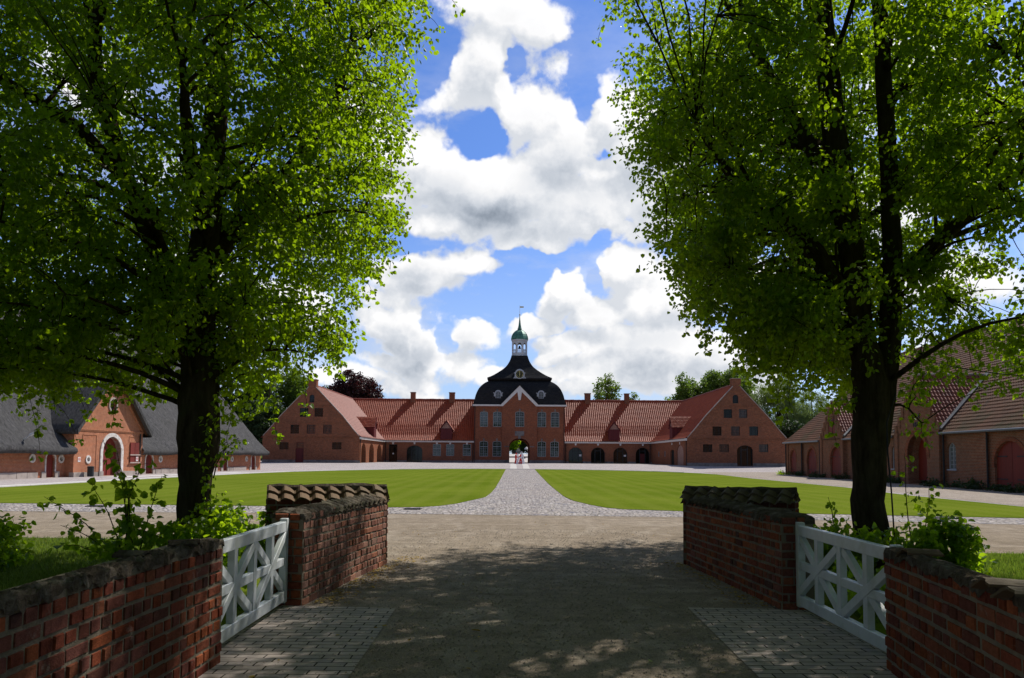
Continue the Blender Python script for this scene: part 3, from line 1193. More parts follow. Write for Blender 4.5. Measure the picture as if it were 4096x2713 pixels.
def loft_dormer(par, fr, u0, u1, z0, z1, apex, depth, tilem, over=.14):
    """gabled loft hatch standing on the eaves; fr lies on the wall face"""
    mb = MB()
    mb.fbox(fr, u0, u1, -depth, .06, z0, z1)
    d = mb.build('dormer', M_dormer, par)
    c = (u0 + u1) / 2
    g = MB()
    g.prism(fr, [(u0 + .1, z1), (u1 - .1, z1), (c, apex - .35)], -depth, -.02)
    g.build('gable_infill', MATS['pink_infill'], d)
    t = MB()
    hw = (u1 - u0) / 2 + over + .1
    sl = (apex - z1) / ((u1 - u0) / 2 + .05)
    ez = apex - sl * hw
    for s in (-1, 1):
        t.prism(fr, [(c, apex), (c, apex - .30), (c + s * hw, ez - .18), (c + s * hw, ez + .02)] if s > 0 else
                [(c, apex - .30), (c, apex), (c + s * hw, ez + .02), (c + s * hw, ez - .18)], -.1, .22)
    t.fbox(fr, u0 - .04, u1 + .04, .06, .1, z1 - .1, z1 + .04)
    t.build('bargeboard', M_dormer, d)
    for s in (-1, 1):
        n = fr.nn
        o = fr.p(c + s * hw, .2, ez)
        if s > 0:
            tiles('dormer_roof', o, -n, -fr.u, depth + .6, [(0, .03), (hw, apex - ez + .05)], .21, .32, .022, tilem, d, seed=3)
        else:
            tiles('dormer_roof', o, -n, fr.u, depth + .6, [(0, .03), (hw, apex - ez + .05)], .21, .32, .022, tilem, d, seed=4)
    return d


mat('pink_infill', rough=.9, fn=brick_fn((.40, .2, .14), (.34, .17, .12), (.4, .33, .3)))


def glass_arch(par, fr, u0, u1, z0, z1, rise, doorway=True, notice=None, w=-.5):
    """glazed arch: anthracite frame, tall central door, dark glass"""
    out = outline(u0, u1, z0, z1, rise, 12)
    mb = MB()
    mb.ring(fr, out, inset(out, .08), w - .05, w + .05)
    c = (u0 + u1) / 2
    h = (u1 - u0)
    if doorway:
        a, b = c - h * .2, c + h * .2
        mb.fbox(fr, a - .06, a + .06, w - .04, w + .06, z0, z1 - rise * .12)
        mb.fbox(fr, b - .06, b + .06, w - .04, w + .06, z0, z1 - rise * .12)
        mb.fbox(fr, a, b, w - .04, w + .065, z0 + (z1 - z0) * .76, z0 + (z1 - z0) * .80)
        mb.fbox(fr, a, b, w - .04, w + .05, z0, z0 + .12)
    o = mb.build('glazed_arch', M_framedark, par)
    g = MB()
    g.prism(fr, inset(out, .05), w - .04, w - .015)
    g.build('pane', M_glass_dark, o)
    if notice:
        p = MB()
        p.fbox(fr, notice[0], notice[1], w - .01, w + .012, notice[2], notice[3])
        p.build('notice', M_paper, o)
    return o


# ------------------------------------------------------------------ gatehouse
def build_gatehouse():
    T = thing('gatehouse', 'tall central brick gatehouse with black curved roof, clock and green domed lantern', 'gatehouse', (1.44, 148.6, .5))
    fr = Fr((0, 0, 0), (1, 0, 0), (0, -1, 0))
    frc = fr.off(w=.34)
    up = [(-6.77, 1.52), (-4.23, 1.62), (4.25, 1.64), (6.77, 1.62)]
    lo = [(-6.76, 1.62), (-4.25, 1.66), (4.25, 1.62), (6.7, 1.6)]
    mb = MB()
    arch = outline(-1.93, 1.93, 0, 4.68, 1.65, 14)
    ho = lambda c, w, z0, z1: outline(c - w / 2, c + w / 2, z0, z1, .25, 8)
    for s in (-1, 1):
        a, b = (-8.62, -3.3) if s < 0 else (3.3, 8.62)
        panel(mb, fr, [(a, -.6), (b, -.6), (b, 10.9), (a, 10.9)],
              [ho(c, w, 6.84, 9.76) for c, w in up if c * s > 0] + [ho(c, w, 1.19, 4.14) for c, w in lo if c * s > 0], .22)
    # central bay with its gable; the passage arch is part of the outline
    ao = [(x, z) for x, z in arch[2:]]
    outer = [(-3.3, -.6), (-1.93, -.6)] + [(x, z) for x, z in reversed(ao)] + [(1.93, -.6), (3.3, -.6), (3.3, 10.95), (0, 14.35), (-3.3, 10.95)]
    panel(mb, frc, outer, [ho(.05, 1.7, 6.85, 9.8)], .22)
    for x in (-3.3, 3.3):
        mb.fbox(fr, x - .02, x + .02, -.1, .335, -.6, 10.95)
    # sides, back and the vaulted passage
    D = 16.0
    for x in (-8.62, 8.62):
        mb.face([(x, 0, -.6), (x, D, -.6), (x, D, 10.9), (x, 0, 10.9)])
    frb = Fr((0, D, 0), (-1, 0, 0), (0, 1, 0))
    panel(mb, frb, [(-8.62, -.6), (-1.93, -.6)] + [(x, z) for x, z in reversed(ao)] + [(1.93, -.6), (8.62, -.6), (8.62, 10.9), (-8.62, 10.9)], [])
    pas = [(1.93, -.6)] + ao + [(-1.93, -.6)]
    for k in range(len(pas) - 1):
        (a, b), (c, d) = pas[k], pas[k + 1]
        mb.face([(a, -.34, b), (c, -.34, d), (c, D, d), (a, D, b)])
    mb.build('wall', M_brick_gate, T)
    # brick arches proud of the wall over windows and passage
    tr = MB()
    band = outline(-2.35, 2.35, -.2, 5.1, 1.85, 14)[2:]
    inn = outline(-1.95, 1.95, -.2, 4.7, 1.66, 14)[2:]
    for k in range(len(band) - 1):
        a, b, c, d = band[k], band[k + 1], inn[k + 1], inn[k]
        tr.hexa([frc.p(d[0], .0, d[1]), frc.p(a[0], .0, a[1]), frc.p(a[0], .05, a[1]), frc.p(d[0], .05, d[1]),
                 frc.p(c[0], .0, c[1]), frc.p(b[0], .0, b[1]), frc.p(b[0], .05, b[1]), frc.p(c[0], .05, c[1])])
    for (c, w), z1, f in [(q, 9.76, fr) for q in up] + [(q, 4.14, fr) for q in lo] + [((.05, 1.7), 9.8, frc)]:
        o2 = outline(c - w / 2 - .3, c + w / 2 + .3, z1 - .4, z1 + .36, .5, 8)[2:]
        i2 = outline(c - w / 2 - .02, c + w / 2 + .02, z1 - .4, z1 + .04, .26, 8)[2:]
        for k in range(len(o2) - 1):
            a, b, cc, d = o2[k], o2[k + 1], i2[k + 1], i2[k]
            tr.hexa([f.p(d[0], .0, d[1]), f.p(a[0], .0, a[1]), f.p(a[0], .04, a[1]), f.p(d[0], .04, d[1]),
                     f.p(cc[0], .0, cc[1]), f.p(b[0], .0, b[1]), f.p(b[0], .04, b[1]), f.p(cc[0], .04, cc[1])])
    tr.build_each('brick_arch', M_brick_wing, T)
    pl = MB()
    for a, b, f in ((-8.68, -3.3, fr), (3.3, 8.68, fr), (-3.36, -1.95, frc), (1.95, 3.36, frc)):
        pl.fbox(f, a, b, -.2, .07, -.6, .55)
    pl.fbox(frc, -2.35, -1.9, -.5, .12, -.6, .42)
    pl.fbox(frc, 1.9, 2.35, -.5, .12, -.6, .42)
    pl.build_each('plinth', M_sill, T)
    for c, w in up:
        window(T, fr, c - w / 2, c + w / 2, 6.84, 9.76, .25, 2, 6, transom=8.75, name='window')
    window(T, frc, .05 - .85, .05 + .85, 6.85, 9.8, .25, 2, 6, transom=8.75)
    for c, w in lo:
        window(T, fr, c - w / 2, c + w / 2, 1.19, 4.14, .25, 2, 6, transom=3.05)
    ks = MB()
    for (c, w), z1 in [(q, 9.76) for q in up] + [(q, 4.14) for q in lo]:
        ks.fbox(fr, c - .13, c + .13, .0, .07, z1 + .03, z1 + .5)
    ks.fbox(frc, -.08, .18, 0, .07, 9.83, 10.3)
    ks.fbox(frc, -.86, .9, 0, .05, 5.15, 6.05)
    ks.fbox(frc, -.22, .25, 0, .1, 4.6, 5.15)
    for x in (-2.4, 2.4):
        ks.fbox(frc, x - .42, x + .42, 0, .055, 3.0, 3.2)
    ks.build_each('keystone', M_sill, T)
    # white cornice with the gable over the middle and its drop
    co = MB()
    for s in (-1, 1):
        pts = [(s * 8.95, 10.78), (s * 8.95, 11.08), (s * 3.55, 11.08), (0, 14.72), (0, 13.9), (s * 3.15, 10.78)]
        if s > 0:
            pts = pts[::-1]
        co.prism(fr, pts, -.1, .50)
    co.build('cornice', M_white, T)
    kd = MB()
    kd.prism(fr, [(-.20, 11.95), (.20, 11.95), (.44, 13.55), (.2, 14.0), (-.2, 14.0), (-.44, 13.55)], .1, .55)
    kd.build('gable_keystone', M_white, T)
    # bell-shaped roof in two tiers
    rf = MB()

    def rings(prof, cy):
        for k in range(len(prof) - 1):
            (a, ay, az), (b, by, bz) = prof[k], prof[k + 1]
            A = [(-a, cy - ay, az), (a, cy - ay, az), (a, cy + ay, az), (-a, cy + ay, az)]
            B = [(-b, cy - by, bz), (b, cy - by, bz), (b, cy + by, bz), (-b, cy + by, bz)]
            for s in range(4):
                rf.face([A[s], A[(s + 1) % 4], B[(s + 1) % 4], B[s]])

    def dense(pts, n):
        x = [p[0] for p in pts]
        z = [p[1] for p in pts]
        t = np.linspace(0, 1, len(pts))
        tt = np.linspace(0, 1, n)
        # smooth the polyline a little
        xi, zi = np.interp(tt, t, x), np.interp(tt, t, z)
        for _ in range(2):
            xi[1:-1] = (xi[:-2] + xi[1:-1] * 2 + xi[2:]) / 4
            zi[1:-1] = (zi[:-2] + zi[1:-1] * 2 + zi[2:]) / 4
        return list(zip(xi, zi))
    lower = dense([(9.05, 10.98), (8.82, 11.25), (8.6, 12.1), (8.42, 12.95), (8.0, 14.0), (7.5, 14.75), (6.7, 15.5), (5.6, 16.05)], 26)
    rings([(x, x - .75, z) for x, z in lower], 8.0)
    upper = dense([(6.28, 16.5), (5.5, 16.85), (4.65, 17.4), (3.5, 18.25), (2.62, 19.05), (2.0, 20.1), (1.72, 20.9), (1.62, 21.35)], 24)
    rings([(5.7, 5.2, 15.95), (6.28, 5.75, 16.22)], 8.0)
    rings([(6.28, 5.75, 16.22), (6.28, 5.75, 16.5)], 8.0)
    rings([(x, x - .53 * min(1, (x - 1.62) / 4.6), z) for x, z in upper], 8.0)
    for sg in (-1, 1):
        pts = [(sg * 3.75, 11.06), (0, 14.98), (0, 14.74), (sg * 3.6, 11.06)]
        rf.prism(fr, pts if sg < 0 else pts[::-1], -4.0, .56)
    rf.build('roof', M_slate, T)
    for c in (-4.11, 4.11):
        f = fr.off(w=-.28)
        d = MB()
        body = [(c - .8, 12.25), (c + .8, 12.25), (c + .8, 13.35)] + [(c + .62 * math.cos(PI * k / 10), 13.4 + .5 * math.sin(PI * k / 10)) for k in range(11)] + [(c - .8, 13.35)]
        d.prism(f, body, -1.9, 0)
        d.fbox(f, c - .95, c + .95, -.5, .08, 12.1, 12.25)
        d.fbox(f, c - .95, c - .72, -.3, .06, 13.3, 13.42)
        d.fbox(f, c + .72, c + .95, -.3, .06, 13.3, 13.42)
        dd = d.build('dormer', M_lightgrey, T)
        window(dd, f, c - .5, c + .5, 12.35, 13.7, .4, 2, 4, w=.08, m=M_lightgrey, fw=.07, bar=.03)
    # clock in its bell-shaped housing
    f = fr.off(w=-2.15)
    ck = MB()
    cz = 17.15
    body = [(-1.28, 16.35), (1.28, 16.35), (.98, 16.75), (.95, 17.25), (1.12, 17.5), (.9, 17.55)] + \
           [(.9 * math.cos(PI * k / 12), 17.35 + .85 * math.sin(PI * k / 12)) for k in range(1, 12)] + [(-.9, 17.55), (-1.12, 17.5), (-.95, 17.25), (-.98, 16.75)]
    ck.prism(f, body, -3.2, 0)
    clock = ck.build('clock', M_lightgrey, T)
    c2 = MB()
    c2.ring(f, circle(0, cz, .88, n=28), circle(0, cz, .76, n=28), 0, .09)
    c2.build('clock_rim', M_lantern, clock)
    c3 = MB()
    c3.prism(f, circle(0, cz, .77, n=28), 0, .04)
    c3.build('clock_face', M_clock, clock)
    rom = ['XII', 'I', 'II', 'III', 'IIII', 'V', 'VI', 'VII', 'VIII', 'IX', 'X', 'XI']
    for k, r_ in enumerate(rom):
        nm = MB()
        a = PI / 2 - k * PI / 6
        wd = {'I': .045, 'V': .085, 'X': .085}
        tot = sum(wd[ch] for ch in r_)
        x = -tot / 2
        for ch in r_:
            def stroke(xa, xb):
                pts = []
                for (xx, rr) in ((xa - .014, .52), (xa + .014, .52), (xb + .014, .72), (xb - .014, .72)):
                    pts.append((rr * math.cos(a) + xx * math.sin(a), cz + rr * math.sin(a) - xx * math.cos(a)))
                nm.prism(f, pts, .04, .06)
            m_ = x + wd[ch] / 2
            if ch == 'I':
                stroke(m_, m_)
            elif ch == 'V':
                stroke(m_, m_ - .03)
                stroke(m_, m_ + .03)
            else:
                stroke(m_ - .03, m_ + .03)
                stroke(m_ + .03, m_ - .03)
            x += wd[ch]
        nm.build('numeral', M_gold, clock)
    hd = MB()
    hd.prism(f, [(-.03, cz - .42), (.03, cz - .42), (.05, cz + .4), (0, cz + .66), (-.05, cz + .4)], .065, .085)
    hd.prism(f, circle(0, cz, .09, n=12), .06, .095)
    hd.build('clock_hand', M_gold, clock)
    # lantern
    L = MB()
    cy = 8.0
    for s in range(8):
        an = -PI / 2 + s * PI / 4
        n = (math.cos(an), math.sin(an), 0)
        u = (-math.sin(an), math.cos(an), 0)
        q = Fr((n[0] * 1.46, cy + n[1] * 1.46, 0), u, n)
        w = 1.46 * math.tan(PI / 8)
        hole = outline(-.36, .36, 21.95, 24.0, .34, 8)
        panel(L, q, [(-w, 21.6), (w, 21.6), (w, 24.7), (-w, 24.7)], [hole], .14)
        L.fbox(q, -w - .05, w + .05, -.1, .1, 21.2, 21.62)
        L.fbox(q, -w - .06, w + .06, -.1, .14, 24.42, 24.75)
        L.fbox(q, -w, w, -.1, .04, 24.05, 24.12)
        for e in (-w, w):
            L.fbox(q, e - .07, e + .07, -.05, .05, 21.6, 24.4)
    lan = L.build('lantern', M_lantern, T)
    ba = MB()
    for s in range(8):
        an = -PI / 2 + s * PI / 4
        q = Fr((math.cos(an) * 1.34, cy + math.sin(an) * 1.34, 0), (-math.sin(an), math.cos(an), 0), (math.cos(an), math.sin(an), 0))
        ba.fbox(q, -.37, .37, -.03, .03, 22.66, 22.74)
        ba.fbox(q, -.37, .37, -.03, .03, 21.98, 22.05)
        for x in (-.2, 0, .2):
            ba.fbox(q, x - .035, x + .035, -.025, .025, 22.0, 22.7)
    ba.build('balustrade', M_lantern, lan)
    be = MB()
    be.lathe((0, cy, 0), [(.30, 22.95), (.26, 23.05), (.2, 23.35), (.16, 23.5), (.03, 23.56)], 14)
    be.build('bell', M_darkmetal, lan)
    sc = MB()
    for s in range(8):
        an = -PI / 2 + s * PI / 4
        q = Fr((math.cos(an) * 1.52, cy + math.sin(an) * 1.52, 0), (-math.sin(an), math.cos(an), 0), (math.cos(an), math.sin(an), 0))
        w = 1.46 * math.tan(PI / 8)
        for k in range(3):
            c = -w + (k + .5) * 2 * w / 3
            sc.prism(q, [(c - w / 3, 21.22)] + [(c + w / 3 * math.cos(PI + PI * j / 6), 21.22 + .13 * math.sin(PI + PI * j / 6)) for j in range(1, 6)] + [(c + w / 3, 21.22)], -.04, .06)
    sc.build('scalloped_skirt', M_lantern, lan)
    dm = MB()
    sec = 1 / math.cos(PI / 8)
    dm.lathe((0, cy, 0), [(x * sec, z) for x, z in [(1.68, 24.7), (1.66, 24.95), (1.58, 25.35), (1.4, 25.8), (1.12, 26.2), (.78, 26.5), (.5, 26.68), (.42, 26.8), (.46, 26.9), (.34, 27.2), (.24, 27.7), (.15, 28.5), (.08, 29.3), (.05, 29.8)]], 8)
    for s in range(8):
        an = 2 * PI * (s + .5) / 8
        pr = [(1.7, 24.72), (1.68, 24.95), (1.6, 25.35), (1.42, 25.8), (1.14, 26.2), (.8, 26.5), (.52, 26.68)]
        dm.tube([(x * sec * math.cos(an), cy + x * sec * math.sin(an), z) for x, z in pr], .035, 5)
    dome = dm.build('dome', M_copper, lan)
    vn = MB()
    vn.tube([(0, cy, 29.7), (0, cy, 31.85)], [.035, .02], 6)
    vn.lathe((0, cy, 29.85), [(.02, -.15), (.12, -.1), (.16, 0), (.12, .1), (.02, .15)], 12)
    vn.box(.02, .78, cy - .015, cy + .015, 31.3, 31.6)
    vn.build('weathervane', M_gold, T)
    pipe(T, -8.5, -.1, -.4, 10.8)
    pipe(T, 8.5, -.1, -.4, 10.8)
    return T


build_gatehouse()


# ------------------------------------------------------------------ the two L-shaped wings
def build_wing(side, X0, P, W, M, name, label, spec):
    """side=+1: gable block on the left, main range runs right to the gatehouse (mirrored for -1)"""
    T = thing(name, label, 'building', (X0, 149, .5))
    s = side
    EZ = 4.1
    RZ = 12.55
    half = W / 2
    prof = [(-.42, 4.13), (0, 4.36), (1.0, 5.25), (2.8, 7.45), (half, RZ)]
    # walls
    mb = MB()
    frm = Fr((0, 0, 0), (1, 0, 0), (0, -1, 0))
    a, b = (0, M) if s > 0 else (-M, 0)
    holes = [outline(u0, u1, max(z0, .02), z1, r_, 12) for (k, u0, u1, z0, z1, r_) in spec['main']]
    panel(mb, frm, [(a, -.6), (b, -.6), (b, EZ), (a, EZ)], holes, .45)
    frg = Fr((0, -P, 0), (1, 0, 0), (0, -1, 0))
    ga, gb = (-W, 0) if s > 0 else (0, W)
    g = (ga + gb) / 2
    poly = [(ga, -.6), (gb, -.6), (gb, 4.25), (gb - 1.0, 5.3), (gb - 2.8, 7.5), (g, RZ + .05), (ga + 2.8, 7.5), (ga + 1.0, 5.3), (ga, 4.25)]
    holes = [outline(u0, u1, max(z0, .02), z1, r_, 10) for (k, u0, u1, z0, z1, r_) in spec['gable']]
    panel(mb, frg, poly, holes, .3)
    # inner side wall facing the court
    if s > 0:
        frs = Fr((0, -P, 0), (0, 1, 0), (1, 0, 0))
    else:
        frs = Fr((0, -P, 0), (0, -1, 0), (-1, 0, 0))
    sp = [(k, u0, u1, z0, z1, r_) for (k, u0, u1, z0, z1, r_) in spec['side']]
    so, se = (0, P) if s > 0 else (-P, 0)
    conv = (lambda u: u) if s > 0 else (lambda u: -u)
    holes = [outline(min(conv(u0), conv(u1)), max(conv(u0), conv(u1)), max(z0, .02), z1, r_, 10) for (k, u0, u1, z0, z1, r_) in sp]
    panel(mb, frs, [(so, -.6), (se, -.6), (se, EZ), (so, EZ)], holes, .9 if s > 0 else .25)
    ox = -W if s > 0 else W
    mb.face([(ox, -P, -.6), (ox, half * 2, -.6), (ox, half * 2, 4.25), (ox, -P, 4.25)])
    mb.face([(ox, W, -.6), (b if s > 0 else a, W, -.6), (b if s > 0 else a, W, EZ), (ox, W, EZ)])
    mb.build('wall', M_brick_wing, T)
    # string courses and corner piers of the gable
    st = MB()
    for z, x0, x1 in ((3.95, ga, gb), (4.1, ga, gb), (6.35, ga + 2.0, gb - 2.0), (9.1, ga + 4.4, gb - 4.4)):
        st.fbox(frg, x0, x1, -.05, .05, z, z + .07)
    for x in (ga + .45, gb - .45):
        for k in range(9):
            st.fbox(frg, x - .45, x + .45, -.05, .04, .62 + k * .4, .62 + k * .4 + .3)
    for k, u0, u1, z0, z1, r_ in spec['gable']:
        if k in ('w', 'g') and r_ == 0:
            st.fbox(frg, u0 - .12, u1 + .12, 0, .035, z1, z1 + .26)
    st.build('string_course', M_brick_wing, T)
    pl = MB()
    hgs = sorted([(u0, u1) for (k, u0, u1, z0, z1, r_) in spec['gable'] if z0 < .5])
    x = ga - .06
    for u0, u1 in hgs + [(gb + .06, gb + .06)]:
        if u0 - x > .1:
            pl.fbox(frg, x, u0, -.1, .07, -.6, .45)
        x = u1
    x = a
    for u0, u1 in sorted([(u0, u1) for (k, u0, u1, z0, z1, r_) in spec['main'] if z0 < .5]) + [(b, b)]:
        if u0 - x > .1:
            pl.fbox(frm, x, u0, -.1, .07, -.6, .38)
        x = u1
    pl.build_each('plinth', M_sill, T)
    # openings
    for (k, u0, u1, z0, z1, r_), f in [(q, frm) for q in spec['main']] + [(q, frg) for q in spec['gable']]:
        z0 = max(z0, .02)
        if k == 'w':
            window(T, f, u0, u1, z0, z1, r_, 2, 5, transom=z0 + (z1 - z0) * .62, m=M_greypaint, fw=.11)
        elif k == 'g':
            window(T, f, u0, u1, z0, z1, r_, 2, 4, w=-.2, m=M_framedark, fw=.05, bar=.03, glass=M_glass_dark, mull=False)
        elif k == 'i':
            window(T, f, u0, u1, z0, z1, r_, 2, 4, w=-.2, m=M_framedark, fw=.05, bar=.03, glass=M_brickglass, mull=False)
        elif k == 'a':
            glass_arch(T, f, u0, u1, z0, z1, r_)
        elif k == 'an':
            glass_arch(T, f, u0, u1, z0, z1, r_, notice=(u1 - .62, u1 - .2, 1.35, 1.7))
        elif k == 'ar':
            o = glass_arch(T, f, u0, u1, z0, z1, r_)
            q = MB()
            q.fbox(f, (u0 + u1) / 2 - .42, (u0 + u1) / 2 + .42, -.50, -.47, .1, 1.9)
            q.build('poster', MATS['dim_red'], o)
        elif k == 'f':
            glass_arch(T, f, u0, u1, z0, z1, r_, doorway=False, notice=(u0 + .65, u0 + .95, 1.5, 1.75), w=-.3)
        elif k == 'd':
            door(T, f, u0, u1, z0, z1, r_, M_dormer, w=-.12, handle=True)
        elif k == 'p':
            window(T, f, u0, u1, z0, z1, 0, 1, 2, w=-.15, m=M_dormer, fw=.05, bar=.02, glass=M_brickglass, mull=False)
    for (k, u0, u1, z0, z1, r_) in sp:
        c0, c1 = min(conv(u0), conv(u1)), max(conv(u0), conv(u1))
        if k == 'a':
            glass_arch(T, frs, c0, c1, max(z0, .02), z1, r_, w=-.85)
        elif k == 'w':
            window(T, frs, c0, c1, z0, z1, 0, 1, 2, w=-.1, fw=.09)
        elif k == 'o':
            door(T, frs, c0, c1, .02, z1, r_, M_interior, w=-.22)  # dark sheet filling the open doorway, its shade put into the colour
        elif k == 'n':
            q = MB()
            q.prism(frs, outline(c0, c1, .02, z1, r_, 10), -.25, -.1)
            q.build('blind_niche', MATS['pink_infill'], T)
    # cornices and their keystones
    co = MB()
    co.fbox(frm, a, b, -.05, .34, 3.82, 4.17)
    co.fbox(frs, so, se, -.05, .34, 3.82, 4.17)
    for k, u0, u1, z0, z1, r_ in spec['main']:
        c = (u0 + u1) / 2
        co.prism(frm, [(c - .12, 3.42), (c + .12, 3.42), (c + .2, 3.8), (c - .2, 3.8)], 0, .16)
    for k, u0, u1, z0, z1, r_ in sp:
        if k in ('o', 'n'):
            c = conv((u0 + u1) / 2)
            co.prism(frs, [(c - .1, 3.3), (c + .1, 3.3), (c + .15, 3.7), (c - .15, 3.7)], 0, .1)
    co.build('cornice', M_white, T)
    gu = MB()
    gu.tube([frm.p(a, .46, 4.17), frm.p(b, .46, 4.17)], .045, 6)
    gu.tube([frs.p(so, .46, 4.17), frs.p(se, .46, 4.17)], .045, 6)
    gu.build_each('gutter', M_darkmetal, T)
    # roofs
    if s > 0:
        tiles('roof', (-half, 0, 0), (1, 0, 0), (0, 1, 0), M + half, prof, .38, .36, .048, M_tile, T, seed=11, lift=.05,
              clip=lambda u, h: u > (half - np.maximum(h, 0) - .6))
        tiles('side_roof', (0, -P, 0), (0, 1, 0), (-1, 0, 0), P + half, prof, .36, .36, .05, M_tile_side, T, seed=12, lift=.045,
              clip=lambda u, h: u < P + np.maximum(h, 0) + .5)
    else:
        tiles('roof', (-M, 0, 0), (1, 0, 0), (0, 1, 0), M + half, prof, .38, .36, .048, M_tile, T, seed=13, lift=.05,
              clip=lambda u, h: u < M + np.maximum(h, 0) + .6)
        tiles('side_roof', (0, -P, 0), (0, 1, 0), (1, 0, 0), P + half, prof, .36, .36, .05, M_tile, T, seed=14, lift=.045,
              clip=lambda u, h: u < P + np.maximum(h, 0) + .5)
    bk = MB()
    xo = -W if s > 0 else W
    bk.face([(xo + s * -.4, -P, 3.95), (xo + s * -.4, W, 3.95), (g, half, RZ), (g, -P, RZ)])
    bk.face([(xo, W + .4, 3.95), (b if s > 0 else a, W + .4, 3.95), (b if s > 0 else a, half, RZ), (g, half, RZ)])
    bk.build('rear_roof', M_tile_side, T)
    ridge(T, (g, -P + .9, RZ + .02), (g, half, RZ + .02), .15, M_tile_side)
    ridge(T, (g, half, RZ + .02), (b if s > 0 else a, half, RZ + .02), .15, M_tile_side)
    vg = MB()
    for sg in (-1, 1):
        e = gb if sg > 0 else ga
        pr = [(0.05, 4.22), (1.0, 5.28), (2.8, 7.48), (half - .55, RZ - .45)]
        for k in range(3):
            (h0, q0), (h1, q1) = pr[k], pr[k + 1]
            x0, x1 = e - sg * h0, e - sg * h1
            vg.hexa([frg.p(x0, -.22, q0), frg.p(x1, -.22, q1), frg.p(x1, .07, q1), frg.p(x0, .07, q0),
                     frg.p(x0, -.22, q0 + .16), frg.p(x1, -.22, q1 + .16), frg.p(x1, .07, q1 + .16), frg.p(x0, .07, q0 + .16)])
    vg.build('verge_coping', M_granite, T)
    chimney(T, g - .68, g + .68, -P - .03, -P + 1.1, 11.4, 13.35, M_brick_wing)
    for c0, c1 in spec['chimneys']:
        chimney(T, c0, c1, half - .75, half + .45, 11.2, 13.95, M_brick_wing)
    for (u0, u1) in spec['dormers']:
        loft_dormer(T, frm, u0, u1, 4.02, 6.45, 8.05, 3.6, M_tile)
    for (u0, u1) in spec['side_dormers']:
        c0, c1 = min(conv(u0), conv(u1)), max(conv(u0), conv(u1))
        loft_dormer(T, frs, c0, c1, 4.02, 6.45, 8.05, 3.6, M_tile)
    pipe(T, s * .35, -.12, -.3, 4.0)
    q = frs.p(conv(.25), .1, 0)
    pipe(T, q.x, q.y, -.3, 4.0)
    pipe(T, (b if s > 0 else a) - s * .25, -.12, -.3, 4.0)
    return T


M_brickglass = mat('painted_reflection_glass', rough=.12, spec=.6, fn=brick_fn((.09, .04, .03), (.05, .03, .025), (.02, .02, .02), bw=.5, rh=.4, ms=.04))  # reddish brick reflections painted into the pane colour
mat('dim_red', (.12, .02, .02), .5)

build_wing(1, -24.35, 24.0, 15.5, 17.19, 'brick_wing', 'left red-roofed brick wing with a plain red gable door and three arcade arches', dict(
    main=[('f', .94, 2.55, 0, 3.38, 0), ('a', 4.35, 7.32, 0, 3.2, .95), ('w', 9.32, 10.85, 1.23, 3.48, 0), ('w', 11.86, 13.39, 1.25, 3.49, 0), ('w', 15.03, 16.59, 1.27, 3.52, 0)],
    gable=[('g', -8.16, -7.37, 9.64, 10.92, .35), ('g', -9.66, -8.29, 7.34, 8.74, 0), ('g', -7.3, -5.93, 7.36, 8.75, 0),
           ('g', -11.09, -9.72, 4.62, 6.06, 0), ('i', -8.49, -7.1, 4.64, 6.08, 0), ('i', -5.87, -4.47, 4.66, 6.1, 0),
           ('g', -12.8, -11.33, 2.08, 3.23, 0), ('g', -4.37, -2.87, 2.14, 3.29, 0), ('d', -10.19, -8.9, 0, 2.3, 0), ('p', -10.06, -8.9, 2.36, 3.25, 0)],
    side=[('a', 1.6, 5.6, 0, 3.25, 1.5), ('a', 8.6, 13.2, 0, 3.25, 1.5), ('a', 16.4, 21.4, 0, 3.25, 1.5)],
    chimneys=[(4.01, 4.93), (11.74, 12.84)], dormers=[(10.75, 12.95)], side_dormers=[(12.6, 14.9)]))
build_wing(-1, 26.7, 30.0, 15.2, 16.66, 'brick_wing', 'right red-roofed brick wing with four glazed arches and a glazed gable door', dict(
    main=[('an', -15.86, -13.18, 0, 3.05, 1.25), ('a', -11.6, -8.92, 0, 3.08, 1.25), ('an', -7.33, -4.66, 0.03, 3.07, 1.25), ('ar', -3.06, -.41, 0.06, 3.1, 1.25)],
    gable=[('g', 7.01, 7.87, 9.55, 10.88, .4), ('g', 5.63, 6.9, 7.31, 8.64, 0), ('i', 7.95, 9.22, 7.33, 8.65, 0),
           ('g', 3.89, 5.26, 4.61, 6.0, 0), ('i', 6.71, 8.05, 4.62, 6.02, 0), ('g', 9.49, 10.84, 4.64, 6.04, 0),
           ('g', 2.4, 3.83, 2.07, 3.27, 0), ('i', 4.9, 6.35, 2.09, 3.29, 0), ('i', 10.94, 12.36, 2.13, 3.33, 0), ('a', 7.59, 10.0, 0.0, 3.16, .8)],
    side=[('w', 22.6, 23.6, 1.4, 2.3, 0), ('w', 16.9, 17.8, 1.4, 2.35, 0), ('o', 9.6, 12.6, 0, 2.5, .2), ('n', 2.6, 7.4, 0, 3.2, 1.2)],
    chimneys=[(-12.12, -10.98), (-4.14, -3.25)], dormers=[(-8.24, -6.1)], side_dormers=[(10.6, 12.9)]))


